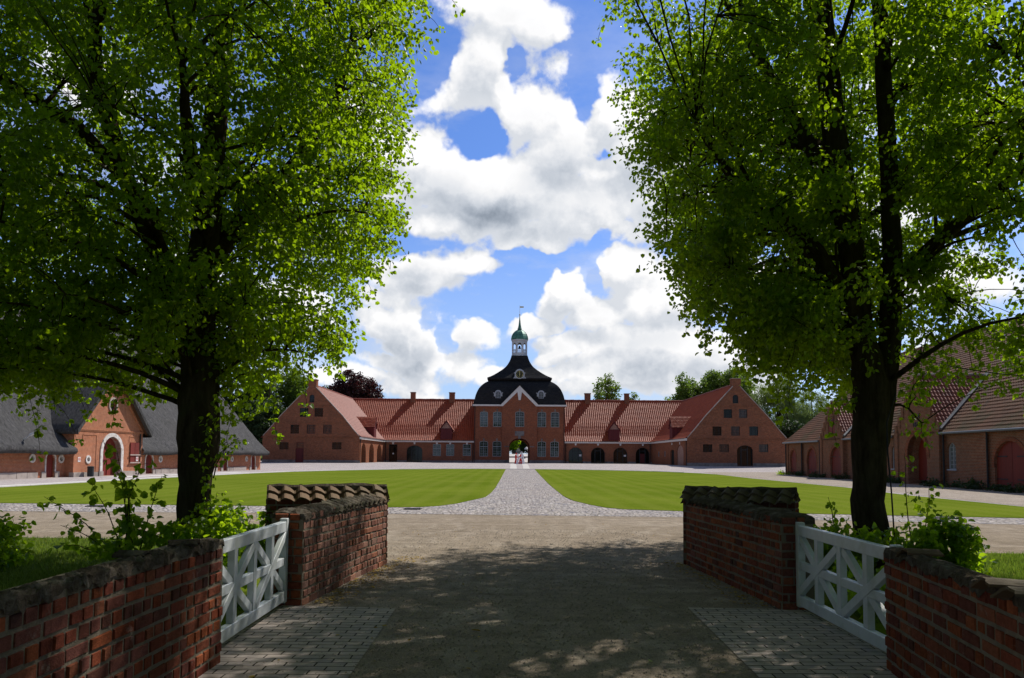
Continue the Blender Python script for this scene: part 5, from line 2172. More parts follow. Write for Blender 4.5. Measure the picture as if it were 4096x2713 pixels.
def build_near_wall(side):
    rnd = random.Random(21 if side < 0 else 22)
    if side < 0:
        T = thing('garden_wall', 'low brick wall in the left foreground with rough cement top, ending at a white gate', 'brick wall', (-2.4, 4, 0))
        # path directions keep the visible side on the right hand
        face = [(-2.30, 6.30), (-2.33, 4.6), (-2.30, 3.4), (-2.28, .5)][::-1]
        end = [(-2.30, 6.30), (-2.58, 6.34)]
        W = .20
        z1, zc = .955, .955
    else:
        T = thing('garden_wall', 'low brick wall in the right foreground with broken tiles set in its top, ending at a white gate', 'brick wall', (2.8, 4, 0))
        face = [(2.97, 6.26), (2.80, 5.1), (2.62, 4.0), (2.40, 2.4), (2.2, .5)]
        end = [(3.25, 6.30), (2.97, 6.26)]
        W = .20
        z1, zc = .915, .92
    inv = Matrix.Translation(-T.location)
    mb, cols = MB(), []
    if side < 0:
        # walking away from the camera the drive is on the right
        brick_course_face(mb, cols, face, 0, z1, rnd)
        brick_course_face(mb, cols, end, 0, z1, rnd)
        cap = face
        loop = face + [end[1]] + offset_path(face, W)[:-1][::-1]
    else:
        brick_course_face(mb, cols, face, 0, z1, rnd)
        brick_course_face(mb, cols, end, 0, z1, rnd)
        cap = face
        loop = face + offset_path(face, W)[::-1]
    o = finish_bricks(mb, cols, 'brickwork', T)
    c = core_mesh('mortar_core', loop, -.2, z1 + .02, M_mortar, T)
    lc = lumpy_cap(cap, W, zc, .062, M_cement, 'cement_capping', T, 3 if side < 0 else 8, skew=-.05, over=.018)
    kids = [o, c, lc]
    if side < 0:
        for (x, y, r_) in ((-2.38, 5.75, .2), (-2.43, 5.1, -.1)):
            kids.append(tile_shard(T, (x, y, zc + .045), r_ + PI / 2, .0, M_cement, .2, .16))
    else:
        for (x, y, r_) in ((2.64, 4.08, .2), (2.70, 4.38, .15), (2.97, 5.8, .2)):
            kids.append(tile_shard(T, (x + .03, y, zc + .045), r_ + PI / 2 - .2, .05, M_tile_wall, .26, .2))
    for k in kids:
        k.matrix_parent_inverse = inv
    return T


def wall_tiles(parent, a, b, z_e, z_r, run, m, seed, cols_n, rows=2):
    """saddle of pantiles over a wall running from a to b (plan points)"""
    A, B = Vector((*a, 0)), Vector((*b, 0))
    d = (B - A)
    L = d.length
    d.normalize()
    n = Vector((d.y, -d.x, 0))         # towards the right-hand side
    outs = []
    for s in (1, -1):
        N = n * s
        o = (A + N * run) if s > 0 else (A + N * run)
        prof = [(0, z_e), (run, z_r)]
        outs.append(tiles('tile_coping', tuple(o), d, -N, L, prof, L / cols_n, math.hypot(run, z_r - z_e) / rows, .030, m, parent, lift=.035, seed=seed + s, sub=8))
    mb = MB()
    pts = [A.lerp(B, k / 10) + Vector((0, 0, z_r - .03 + random.uniform(-.01, .01))) for k in range(11)]
    mb.tube(pts, [random.uniform(.05, .07) for _ in pts], 7)
    outs.append(mb.build('ridge_mortar', M_cement, parent))
    return outs


def build_far_wall(side):
    rnd = random.Random(31 if side < 0 else 32)
    if side < 0:
        T = thing('tile_topped_wall', 'curving L-shaped brick wall left of the drive, sunlit at its far end, with mossy pantiles on top', 'brick wall', (-2.4, 10.5, 0))
        leg = [(-2.29, 8.66), (-2.20, 9.5), (-2.14, 10.2), (-2.06, 10.95), (-1.96, 11.6), (-1.90, 12.05)]
        tip = [(-1.90, 12.05), (-1.98, 12.2), (-2.2, 12.3)]
        front = [(-2.60, 8.66), (-2.29, 8.66)]
        W = .36
        zt = [.98]
        leg2a, leg2b = (-3.62, 11.62), (-1.93, 12.12)
    else:
        T = thing('tile_topped_wall', 'L-shaped brick wall right of the drive, wholly in shade, with pantiles on top', 'brick wall', (3.0, 10.5, 0))
        leg = [(2.71, 12.35), (2.75, 11.6), (2.84, 10.5), (2.90, 9.5), (2.96, 8.62)]
        tip = [(3.0, 12.55), (2.80, 12.5), (2.71, 12.35)]
        front = [(2.96, 8.62), (3.22, 8.62)]
        W = .36
        zt = [.97]
        leg2a, leg2b = (2.74, 12.35), (4.2, 11.55)
    inv = Matrix.Translation(-T.location)
    mb, cols = MB(), []
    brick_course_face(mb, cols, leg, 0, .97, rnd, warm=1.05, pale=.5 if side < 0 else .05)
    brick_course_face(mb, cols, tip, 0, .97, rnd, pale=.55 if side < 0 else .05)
    brick_course_face(mb, cols, front, 0, .97, rnd)
    # the second arm, seen over the first
    A, B = Vector((*leg2a, 0)), Vector((*leg2b, 0))
    d = (B - A).normalized()
    n = Vector((d.y, -d.x, 0))
    fa, fb = A + n * .14, B + n * .14
    brick_course_face(mb, cols, [(fa.x, fa.y), (fb.x, fb.y)], 0, 1.0, rnd, warm=.9)
    e0 = A - n * .14
    if side < 0:
        brick_course_face(mb, cols, [(e0.x, e0.y), (fa.x, fa.y)], 0, 1.0, rnd, warm=.9)
    else:
        e1, e2 = B + n * .14, B - n * .14
        brick_course_face(mb, cols, [(e1.x, e1.y), (e2.x, e2.y)], 0, 1.0, rnd, warm=.9)
    kids = [finish_bricks(mb, cols, 'brickwork', T)]
    loop = leg + offset_path(leg, W)[::-1]
    if side < 0:
        loop = leg + [(-2.2, 12.3)] + offset_path(leg, W)[::-1][1:]
    kids.append(core_mesh('mortar_core', loop, -.2, .985, M_mortar, T))
    b0, b1 = A - n * .14, B - n * .14
    kids.append(core_mesh('mortar_core', [(fa.x, fa.y), (fb.x, fb.y), (b1.x, b1.y), (b0.x, b0.y)], -.2, 1.03, M_mortar, T))
    kids.append(lumpy_cap(leg, W, .98, .075, M_cement, 'cement_capping', T, 12 if side < 0 else 13, over=.02))
    ct = wall_tiles(T, leg2a, leg2b, .99, 1.19, .36, M_tile_wall, 40, 8)
    kids += ct
    # small tile ends showing along the top of the drive-side arm
    P = [Vector((*p, 0)) for p in leg]
    for k in range(1, len(P)):
        m = max(1, round((P[k] - P[k - 1]).length / .19))
        for j in range(m):
            q = P[k - 1].lerp(P[k], (j + .5) / m)
            if (side < 0 and q.y > 9.6) or (side > 0 and q.y > 9.9):
                dd = (P[k] - P[k - 1]).normalized()
                an = math.atan2(dd.y, dd.x)
                nn = Vector((-dd.y, dd.x, 0))
                kids.append(tile_shard(T, (q.x + nn.x * .07, q.y + nn.y * .07, 1.02), an + PI + random.uniform(-.1, .1), -.35, M_tile_wall if side < 0 else M_cement, .22, .19))
    for k in kids:
        k.matrix_parent_inverse = inv
    return T


random.seed(9)
build_near_wall(-1)
build_near_wall(1)
build_far_wall(-1)
build_far_wall(1)


# ------------------------------------------------------------------ white gates
def beam(mb, a, b, w, y0, y1):
    """bar in the gate's own x-z plane"""
    d = Vector((b[0] - a[0], 0, b[1] - a[1])).normalized()
    n = Vector((-d.z, 0, d.x)) * w / 2
    A, B = Vector((a[0], 0, a[1])), Vector((b[0], 0, b[1]))
    Y0, Y1 = Vector((0, y0, 0)), Vector((0, y1, 0))
    mb.hexa([A - n + Y0, B - n + Y0, B - n + Y1, A - n + Y1, A + n + Y0, B + n + Y0, B + n + Y1, A + n + Y1])


def bevel(o, w=.005):
    md = o.modifiers.new('bevel', 'BEVEL')
    md.width = w
    md.segments = 1
    return o


def build_gate(label, loc, rz, L=2.32, H=.90, flip=1):
    T = thing('white_gate', label, 'gate', loc, rz)
    t = .034
    z0, z1 = .045, H
    m0, m1 = z0 + .11, z1 - .11
    mid = (z0 + z1) / 2
    def part(name, a, b, w, y0, y1):
        mb = MB()
        beam(mb, a, b, w, y0, y1)
        return bevel(mb.build(name, M_gatewhite, T))
    part('top_rail', (0, z1 - .055), (L, z1 - .055), .11, -t, t)
    part('bottom_rail', (0, z0 + .055), (L, z0 + .055), .11, -t, t)
    part('middle_rail', (.08, mid), (L - .08, mid), .085, -t * .8, t * .8)
    for k, x in enumerate((.04, L * .25, L * .5, L * .75, L - .04)):
        if k in (0, 4):
            part('stile', (x, z0 - .02), (x, z1 + .03), .085, -t * 1.12, t * 1.12)
        else:
            part('post', (x, m0 - .002), (x, m1 + .002), .095, -t * .9, t * .9)
    for h in (0, 1):
        a, b = h * L / 2 + .05, (h + 1) * L / 2 - .05
        part('brace', (a, m0 + .02), (b, m1 - .02), .085, -t * .97, t * .6)
        part('brace', (a, m1 - .02), (b, m0 + .02), .085, -t * .6, t * .97)
    hb = MB()
    for z in (.2, .72):
        hb.box(L - .02, L + .10, -.012, .012, z, z + .04)
    hb.build('hinge', M_darkmetal, T)
    return T


g1 = Vector((-2.43, 6.36, .035))
g2 = Vector((-2.47, 8.62, .035))
build_gate('white timber gate with crossed braces between the two left brick walls', g1, math.atan2(g2.y - g1.y, g2.x - g1.x), (g2 - g1).length - .02)
g1 = Vector((3.09, 6.28, .035))
g2 = Vector((3.13, 8.58, .035))
build_gate('white timber gate with crossed braces between the two right brick walls', g1, math.atan2(g2.y - g1.y, g2.x - g1.x), (g2 - g1).length - .02)
# iron rail lying behind the right gate
mb = MB()
mb.tube([(3.25, 6.3, .06), (3.9, 8.3, .07)], .02, 6)
tag(mb.build('iron_rail', M_darkmetal), 'dark iron rail lying behind the right white gate', 'rail')


# ------------------------------------------------------------------ foliage
def leaf_cloud(name, centers, radii, counts, size, m, parent=None, seed=1, droop=.55, flat=.6, shape='lime', jit=.35, outward=None):
    """many single leaves scattered round twig centres; centres (n,3), radii (n,), counts (n,)"""
    rs = np.random.RandomState(seed)
    counts = np.asarray(counts, int)
    N = int(counts.sum())
    idx = np.repeat(np.arange(len(centers)), counts)
    C = np.asarray(centers, float)[idx]
    Rr = np.asarray(radii, float)[idx]
    d = rs.normal(0, 1, (N, 3))
    d /= np.linalg.norm(d, axis=1)[:, None]
    r_ = rs.rand(N) ** (1 / 2.2)
    off = d * r_[:, None] * Rr[:, None]
    off[:, 2] *= flat
    off[:, 2] -= (off[:, 0] ** 2 + off[:, 1] ** 2) / np.maximum(Rr, .01) * .35
    pos = C + off
    s = size * rs.uniform(.65, 1.25, N)
    # leaf frame: length axis hangs out and down, normal roughly up with scatter
    ax = rs.normal(0, 1, (N, 3))
    ax[:, 2] = -abs(ax[:, 2]) * .8 - droop
    ax += d * .6
    ax /= np.linalg.norm(ax, axis=1)[:, None]
    nr = rs.normal(0, .75, (N, 3))
    nr[:, 2] += .8
    nr -= ax * (nr * ax).sum(1)[:, None]
    nr /= np.linalg.norm(nr, axis=1)[:, None] + 1e-9
    sd_ = np.cross(nr, ax)
    if shape == 'lime':
        prof = np.array([(0, 0, 0), (-.46, .22, .10), (-.40, .66, .12), (0, 1.05, -.05), (.40, .66, .12), (.46, .22, .10)])
    elif shape == 'long':
        prof = np.array([(0, 0, 0), (-.16, .3, .03), (-.14, .7, .03), (0, 1.1, -.08), (.14, .7, .03), (.16, .3, .03)])
    else:
        prof = np.array([(0, 0, 0), (-.5, .3, .12), (-.45, .8, .1), (0, 1.1, -.05), (.45, .8, .1), (.5, .3, .12)])
    V = np.empty((N, 6, 3))
    for k, (a, b, c) in enumerate(prof):
        V[:, k] = pos + sd_ * (a * s)[:, None] + ax * (b * s)[:, None] + nr * (c * s)[:, None]
    base = (np.arange(N) * 6)[:, None]
    Fq = np.concatenate([base + np.array([[0, 1, 2, 3]]), base + np.array([[0, 3, 4, 5]])], 1).reshape(-1, 4)
    cv = np.clip(rs.rand(len(centers))[idx] * .55 + rs.rand(N) * .45, 0, 1)
    return np_mesh(name, V.reshape(-1, 3), Fq, m, parent, np.repeat(cv, 2))


def wiggle(a, b, n, amp, rnd, sag=0.0):
    a, b = Vector(a), Vector(b)
    pts = []
    o = Vector((0, 0, 0))
    for k in range(n + 1):
        t = k / n
        if 0 < k < n:
            o += Vector((rnd.uniform(-1, 1), rnd.uniform(-1, 1), rnd.uniform(-.6, .6))) * amp / n
        pts.append(a.lerp(b, t) + o * math.sin(PI * min(t * 1.2, 1)) + Vector((0, 0, sag * math.sin(PI * t))))
    return pts


def big_tree(name, label, base, stems, crown, nclump, seed, leafn, gaps=(), reach=None, keep=None, group=None, hang=()):
    """stems: list of (points, radii); crown: list of (centre, radii, weight)"""
    rnd = random.Random(seed)
    rs = np.random.RandomState(seed)
    T = thing(name, label, 'tree', base, group=group)
    B = Vector(base)
    mb = MB()
    skel = []
    for pts, rad in stems:
        P = [Vector(p) for p in pts]
        # refine with a slight crook
        Q, RR = [], []
        for k in range(len(P) - 1):
            for j in range(4):
                t = j / 4
                q = P[k].lerp(P[k + 1], t)
                q += Vector((rnd.uniform(-1, 1), rnd.uniform(-1, 1), 0)) * rad[k] * .10
                Q.append(q)
                RR.append(rad[k] + (rad[k + 1] - rad[k]) * t)
        Q.append(P[-1])
        RR.append(rad[-1])
        mb.tube([q - B for q in Q], RR, 14)
        for q, r_ in zip(Q, RR):
            if q.z > 2.2:
                skel.append((q, r_))
    # clump centres inside the crown volumes
    cen = []
    wt = np.array([c[2] for c in crown], float)
    wt /= wt.sum()
    tries = 0
    while len(cen) < nclump and tries < nclump * 60:
        tries += 1
        c, r_, _ = crown[rs.choice(len(crown), p=wt)]
        d = rs.normal(0, 1, 3)
        d /= np.linalg.norm(d)
        rr = rs.rand() ** (1 / 3.4)
        p = np.array(c) + d * rr * np.array(r_)
        if p[2] < 2.3:
            continue
        if keep is not None and not keep(p):
            continue
        skip = False
        for g_, gr in gaps:
            if np.linalg.norm(p - np.array(g_)) < gr:
                skip = True
        if not skip:
            cen.append(p)
    for h in hang:
        cen.append(np.array(h))
    # loose sprays reaching out of the crown, each a short drooping string of leaf tufts
    ax = np.array([B.x, B.y])
    tips = []
    order = sorted(range(len(cen)), key=lambda i: -np.linalg.norm((cen[i][:2] - ax)) - abs(cen[i][2] - 7) * .25)
    for i in order[:int(nclump * .30)]:
        if rnd.random() < .55:
            c0 = cen[i]
            o = np.array([c0[0] - ax[0], c0[1] - ax[1], 0])
            o = o / (np.linalg.norm(o) + 1e-6)
            q = c0.copy()
            dz = rnd.uniform(-.25, .0)
            for s_ in range(rnd.randint(2, 4)):
                q = q + o * rnd.uniform(.10, .2) + np.array([rnd.uniform(-.07, .07), rnd.uniform(-.07, .07), dz - s_ * .04])
                tips.append(q.copy())
    low = sorted(range(len(cen)), key=lambda i: cen[i][2])[:int(nclump * .10)]
    for i in low:
        q = cen[i].copy()
        for s_ in range(rnd.randint(1, 4)):
            q = q + np.array([rnd.uniform(-.06, .06), rnd.uniform(-.06, .06), -rnd.uniform(.12, .2)])
            tips.append(q.copy())
    nmain = len(cen)
    cen += tips
    cen = np.array(cen)
    # secondary branches to group the clumps, then twigs
    nodes = []
    sk = np.array([[*q] for q, _ in skel])
    kk = max(10, nclump // 14)
    sel = rs.choice(nmain, kk, replace=False)
    for i in sel:
        p = cen[i]
        dd = np.linalg.norm((sk - p) * np.array([1, 1, 1.0]), axis=1) + np.maximum(0, sk[:, 2] - p[2] + .6) * 1.5
        j = int(dd.argmin())
        a, ra = skel[j]
        r0 = min(ra * .5, .02 + .010 * dd[j])
        pts = wiggle(a, p, 7, .5, rnd, sag=.25)
        mb.tube([q - B for q in pts], np.linspace(r0, .010, 8), 6, caps=False)
        nodes += [(q, r0 + (.010 - r0) * k / 7) for k, q in enumerate(pts) if k > 1]
    nd = np.array([[*q] for q, _ in nodes])
    for i, p in enumerate(cen):
        if i in set(sel.tolist()):
            continue
        if i >= nmain:
            dm = np.linalg.norm(cen[:i] - p, axis=1)
            j = int(dm.argmin())
            if dm[j] < .8:
                mb.tube([Vector(cen[j]) - B, (Vector(cen[j]) * .4 + Vector(p) * .6) - B + Vector((0, 0, .03)), Vector(p) - B], [.005, .004, .003], 4, caps=False)
            continue
        dd = np.linalg.norm(nd - p, axis=1)
        j = int(dd.argmin())
        if dd[j] > 1.6:
            continue
        pts = wiggle(nodes[j][0], p, 4, .18, rnd, sag=.08)
        mb.tube([q - B for q in pts], np.linspace(min(.012, nodes[j][1]), .004, 5), 4, caps=False)
    mb.build('trunk', M_bark, T, smooth=True)
    rad = rs.uniform(.17, .48, len(cen))
    rad[nmain:] = rs.uniform(.07, .13, len(cen) - nmain)
    cnt = (leafn * (rad / .42) ** 2.0 * rs.uniform(.5, 1.3, len(cen))).astype(int)
    cnt[nmain:] = rs.randint(6, 12, len(cen) - nmain)
    leaf_cloud('crown', cen - np.array(base), rad, cnt, .070, M_leaf, T, seed=seed + 5)
    return T


def keep_ratio(lo=None, hi=None, zf=None):
    def f(p):
        return True
    return f


# left lime: crown kept to the left of the open court axis
def keepL(p):
    x, y, z = p
    if y < 8.0 or z < 2.75 + .45 * math.sin(x * 2.7 + 1) * math.sin(y * 2.1) + .3 * math.sin(x * 7 + y * 5):
        return False
    if y > 12.3 and z < 3.7 and x > -3.9:
        return False
    v = (z - 1.65) / y
    lim = np.interp(v, [.06, .10, .16, .25, .32, .45, .6], [-.29, -.20, -.185, -.15, -.115, -.12, -.085])
    if v > .66 and y < 11.5:  # unseen crown above the frame, spread over the drive to block sky light
        return x / y < .0
    if y < 12 and abs(x / y + .40) < .030 and v < .34 and math.sin(x * 37.1 + z * 17.3) * math.sin(y * 23.7 + z * 5.1) > -.45:
        return False
    return x / y < lim - .028


def keepR(p):
    x, y, z = p
    if y < 7.6 or z < 2.9 + .45 * math.sin(x * 2.9 + 2) * math.sin(y * 2.3) + .3 * math.sin(x * 6.3 + y * 5.5):
        return False
    v = (z - 1.65) / y
    lim = np.interp(v, [.10, .14, .2, .27, .33, .42, .50, .6], [.37, .265, .20, .15, .14, .11, .095, .09])
    if v > .66 and y < 11.5:  # crown widened out of view overhead, shaped to darken the drive
        return x / y > -.02
    a = x / y
    hsh = math.sin(x * 37.1 + z * 17.3) * math.sin(y * 23.7 + z * 5.1)
    if y < 12 and (abs(a - .435) < .035 or abs(a - .492) < .022) and hsh > -.55:
        return False
    if a > .46 and v < .33 and math.sin(x * 3.1 + y * 1.3) + .6 * math.sin(x * 1.1 - y * 2.2 + 2) < .25 + 1.2 * max(0, (.16 - v) / .1):
        return False
    if y > 15 and x / y < lim + .07:
        return False
    if x / y > .50 and z < 4.2 and math.sin(x * 5.1 + y * 3.3) + math.sin(z * 4 + x * 2.3) < -.2:
        return False
    return x / y > lim + .03


big_tree('lime_tree', 'large leafy lime tree left of the drive, its crown lit yellow-green on the right side', (-4.85, 12, 0),
         [([(-4.85, 12, -.1), (-4.83, 12, .5), (-4.84, 12, 1.2), (-4.78, 12, 1.9), (-4.84, 12, 2.7), (-4.9, 12.1, 4.0), (-4.82, 12.1, 5.6), (-4.75, 12.2, 7.5), (-4.7, 12.3, 10), (-4.7, 12.3, 13)],
           [.36, .27, .235, .32, .29, .25, .21, .17, .12, .06]),
          ([(-4.86, 12, 3.2), (-5.3, 11.9, 4.4), (-5.9, 11.7, 5.8), (-6.3, 11.4, 7.4), (-6.2, 11.2, 9.5)], [.2, .16, .13, .10, .05]),
          ([(-5.9, 11.7, 5.8), (-6.6, 11.6, 6.6), (-7.6, 11.4, 7.2), (-8.6, 11.0, 7.5)], [.11, .09, .07, .03]),
          ([(-4.85, 12.1, 4.6), (-4.0, 12.6, 6.0), (-3.2, 13.2, 7.4), (-2.8, 13.6, 9.4)], [.16, .12, .09, .04]),
          ([(-4.8, 12.1, 5.0), (-4.6, 10.8, 6.0), (-4.2, 9.6, 6.6)], [.14, .1, .04]),
          ([(-4.8, 12.1, 5.2), (-5.2, 13.4, 6.5), (-5.4, 15, 7.4)], [.14, .1, .04])],
         [((-5.0, 12.4, 8.2), (3.9, 4.6, 5.4), 1.0), ((-3.9, 13.0, 8.6), (2.4, 3.2, 4.6), .35), ((-5.6, 12, 4.6), (3.0, 3.2, 1.6), .22), ((-2.6, 9.6, 11.0), (2.8, 2.6, 3.0), .22), ((-5.6, 12.0, 3.5), (3.2, 2.8, .95), .24), ((-4.9, 12.4, 6.5), (3.2, 3.6, 3.4), .4)],
         1750, 77, 124, keep=keepL,
         gaps=[((random.Random(k).uniform(-9, -4.6), random.Random(k + 50).uniform(9, 15), random.Random(k + 99).uniform(3.6, 9.5)), .72) for k in range(34)] + [((-6.2, 10.5, 6.6), .8), ((-7.2, 12.5, 5.4), .8), ((-6.5, 9.8, 8.3), .7), ((-5.5, 11, 7.4), .5)],
         hang=[(-3.0, 13.2, 3.65), (-3.3, 13.0, 3.35), (-2.9, 12.4, 3.6), (-4.1, 12.6, 2.95), (-3.75, 12.4, 3.05), (-4.0, 13, 2.6), (-5.9, 11.8, 2.75), (-6.2, 12, 2.95), (-5.6, 12.2, 3.0), (-7.6, 11.5, 2.9), (-7.2, 11.8, 3.0), (-3.4, 12.6, 3.0), (-4.25, 12.2, 2.6), (-6.9, 11.7, 2.8), (-4.4, 12.3, 2.3)])
big_tree('lime_tree', 'large lime tree right of the drive, dark twin stems against the light', (5.55, 12, 0),
         [([(5.55, 12, -.1), (5.48, 12, .5), (5.45, 12, 1.2), (5.50, 12, 2.0), (5.55, 12, 2.6), (5.42, 12, 3.4), (5.28, 12.1, 5.2), (5.12, 12.3, 7.4), (5.02, 12.4, 9.5), (5.0, 12.6, 13)],
           [.34, .26, .235, .26, .28, .21, .19, .18, .16, .07]),
          ([(5.55, 12, 1.5), (5.68, 12, 2.4), (5.82, 12.0, 3.2), (5.92, 12, 4.6), (5.93, 12.1, 6.5), (5.90, 12.2, 9), (6.1, 12.3, 12.5)], [.16, .18, .17, .145, .13, .115, .05]),
          ([(5.3, 12, 3.9), (4.75, 12.1, 4.9), (4.2, 12.2, 5.55), (3.5, 12.2, 6.1), (2.9, 12.1, 6.9)], [.17, .14, .11, .08, .03]),
          ([(5.2, 12.2, 5.6), (4.7, 12.6, 7.2), (4.2, 13, 8.5), (3.6, 13.2, 9.8)], [.14, .11, .09, .05]),
          ([(5.9, 12.1, 5.6), (6.9, 12.4, 6.6), (8.0, 12.8, 7.6), (9.2, 13, 8.4)], [.12, .10, .07, .04]),
          ([(5.3, 12.3, 6), (5.6, 14, 7.4), (5.8, 16.2, 8.3), (5.9, 18, 8.8)], [.15, .12, .09, .05]),
          ([(5.9, 12, 4.4), (6.8, 11, 5.4), (7.6, 9.8, 6.2)], [.12, .09, .04])],
         [((6.6, 13.4, 8.6), (5.0, 6.0, 5.6), 1.0), ((4.6, 13.4, 6.6), (3.0, 4.0, 3.0), .38), ((5.8, 12.2, 4.6), (3.0, 3.0, 1.8), .24), ((6.2, 17, 8.2), (4.4, 3.0, 3.2), .28), ((3.0, 9.4, 11.0), (3.2, 2.8, 3.2), .26), ((6.0, 12.0, 3.7), (3.4, 2.8, 1.0), .26), ((5.6, 12.6, 6.5), (3.6, 3.6, 3.4), .5)],
         2500, 91, 124, keep=keepR,
         gaps=[((random.Random(k).uniform(3.2, 11), random.Random(k + 50).uniform(9, 18), random.Random(k + 99).uniform(3.8, 10.5)), .62) for k in range(34)] + [((8.2, 12.5, 4.9), 1.0), ((5.6, 11.0, 6.2), .5), ((9.5, 13, 3.6), .9)],
         hang=[(3.75, 12.2, 3.2), (3.9, 12.4, 3.35), (3.6, 12.3, 3.75), (3.3, 12, 3.9), (4.3, 12, 3.1), (4.6, 12.2, 2.9), (6.4, 12, 3.0), (6.9, 12.2, 3.2), (7.3, 12.3, 3.0), (7.9, 12.2, 3.2), (6.1, 11.9, 2.7), (8.0, 12, 2.7), (6.2, 11.8, 2.2), (4.2, 12.2, 2.75), (5.0, 12.0, 2.55)])
big_tree('lime_tree', 'lime tree at the left edge, bare dark limbs reaching in from outside the picture', (-11.6, 12.6, 0),
         [([(-11.6, 12.6, -.1), (-11.6, 12.6, 2.5), (-11.4, 12.6, 5), (-11.3, 12.6, 8), (-11.2, 12.6, 12)], [.42, .33, .28, .2, .08]),
          ([(-11.5, 12.6, 3.8), (-10.2, 12.3, 5.0), (-9.0, 12.1, 5.6), (-7.9, 12, 5.9)], [.16, .12, .09, .04]),
          ([(-11.4, 12.6, 5.4), (-10.0, 12.0, 7.6), (-8.8, 11.6, 8.6), (-7.4, 11.4, 8.9)], [.16, .12, .08, .04]),
          ([(-11.4, 12.6, 4.4), (-10.4, 12.8, 4.2), (-9.2, 12.9, 4.0), (-8.2, 12.8, 3.7)], [.12, .09, .07, .03])],
         [((-11.0, 12.6, 7.4), (4.6, 4.6, 5.0), 1.0), ((-8.4, 12.4, 4.6), (1.9, 2.4, 1.9), .34), ((-8.0, 12.4, 8.5), (1.8, 2.8, 3.4), .25)],
         800, 55, 130, keep=lambda p: p[0] / p[1] < -.52 and p[1] > 7 and p[2] > 2.7)


# ------------------------------------------------------------------ shrubs and young shoots
def shrub(name, label, cat, base, cens, rads, n, size, m, seed, stems=6, group=None, kind=None):
    rnd = random.Random(seed)
    T = thing(name, label, cat, base, group=group)
    B = Vector(base)
    mb = MB()
    cs = [Vector(c) for c in cens]
    for k in range(stems):
        c = rnd.choice(cs)
        mb.tube([q for q in wiggle((rnd.uniform(-.1, .1), rnd.uniform(-.1, .1), -.02), c - B, 5, .12, rnd)], np.linspace(.014, .004, 6), 5, caps=False)
    mb.build('stem', M_bark, T)
    cen = np.array([[*(c - B)] for c in cs])
    leaf_cloud('foliage', cen, rads, [max(4, int(n * (r_ / .3) ** 2)) for r_ in rads], size, m, T, seed=seed, droop=.25, flat=.8)
    return T


def scatter(c, r_, n, rnd):
    out = []
    while len(out) < n:
        d = Vector((rnd.uniform(-1, 1), rnd.uniform(-1, 1), rnd.uniform(-1, 1)))
        if d.length <= 1:
            p = Vector((c[0] + d.x * r_[0], c[1] + d.y * r_[1], c[2] + d.z * r_[2]))
            if p.z > .05:
                out.append(tuple(p))
    return out


rn = random.Random(17)
cs = scatter((-4.0, 11.5, .45), (.85, .9, .55), 60, rn)
shrub('hazel_bush', 'bright yellow-green bush between the left tree and the tile-topped wall', 'bush', (-4.0, 11.5, 0), cs, [.22] * 60, 70, .095, M_leaf_bush, 3)
cs = scatter((-5.1, 11.2, .30), (.75, .45, .42), 30, rn)
shrub('hazel_bush', 'shaded green bush at the foot of the left tree', 'bush', (-5.2, 11.2, 0), cs, [.20] * 30, 55, .095, M_leaf_bush, 4)
cs = scatter((-7.95, 11.4, .32), (.85, .9, .52), 60, rn)
shrub('hazel_bush', 'bright green bush at the left edge beside the grass verge', 'bush', (-8.0, 11.4, 0), cs, [.24] * 60, 90, .08, M_leaf_bush, 5)
cs = scatter((4.7, 11.3, .42), (.6, .5, .48), 34, rn)
shrub('hazel_bush', 'dark green bush between the right tile-topped wall and the right tree', 'bush', (4.65, 11.4, 0), cs, [.22] * 34, 62, .095, M_leaf_bush, 6)
cs = scatter((5.95, 11.3, .40), (.7, .55, .5), 52, rn) + [(5.95, 11.4, 1.0), (5.9, 11.4, 1.15)]
shrub('hazel_bush', 'green bush to the right of the right tree, sunlit at its tip', 'bush', (6.2, 11.3, 0), cs, [.22] * 52 + [.12, .1], 66, .09, M_leaf_bush, 7)
cs = [(x, y, z) for x, y, z in scatter((-3.2, 8.2, .35), (.35, 1.5, .35), 26, rn)]
shrub('hazel_bush', 'leafy undergrowth seen through the left white gate', 'bush', (-3.2, 8.2, 0), cs, [.2] * 26, 60, .07, M_leaf_bush, 8)
cs = [(x, y, z) for x, y, z in scatter((3.95, 8.0, .3), (.35, 1.6, .3), 26, rn)]
shrub('hazel_bush', 'dim undergrowth seen through the right white gate', 'bush', (3.95, 8.0, 0), cs, [.2] * 26, 60, .07, M_leaf_bush, 9)


def sapling(label, base, paths, seed, size=.085, per=9, name='young_shoots', m=None):
    """thin arching shoots with alternate leaves"""
    rnd = random.Random(seed)
    T = thing(name, label, 'sapling', base)
    B = Vector(base)
    mb = MB()
    cen = []
    for a, b in paths:
        pts = wiggle(Vector(a) - B, Vector(b) - B, 8, .25, rnd, sag=.08)
        mb.tube(pts, np.linspace(.011, .003, 9), 5, caps=False)
        for k in range(per):
            t = .2 + .8 * (k + .5) / per
            i = min(7, int(t * 8))
            p = pts[i].lerp(pts[i + 1], t * 8 - i)
            q = p + Vector((rnd.uniform(-1, 1), rnd.uniform(-1, 1), rnd.uniform(-.4, .4))) * .09
            mb.tube([p, q], [.003, .002], 4, caps=False)
            cen.append(q)
    mb.build('stem', M_bark, T)
    leaf_cloud('foliage', np.array([[*c] for c in cen]), [.07] * len(cen), [3] * len(cen), size, m or M_leaf_bush, T, seed=seed, droop=.4)
    return T


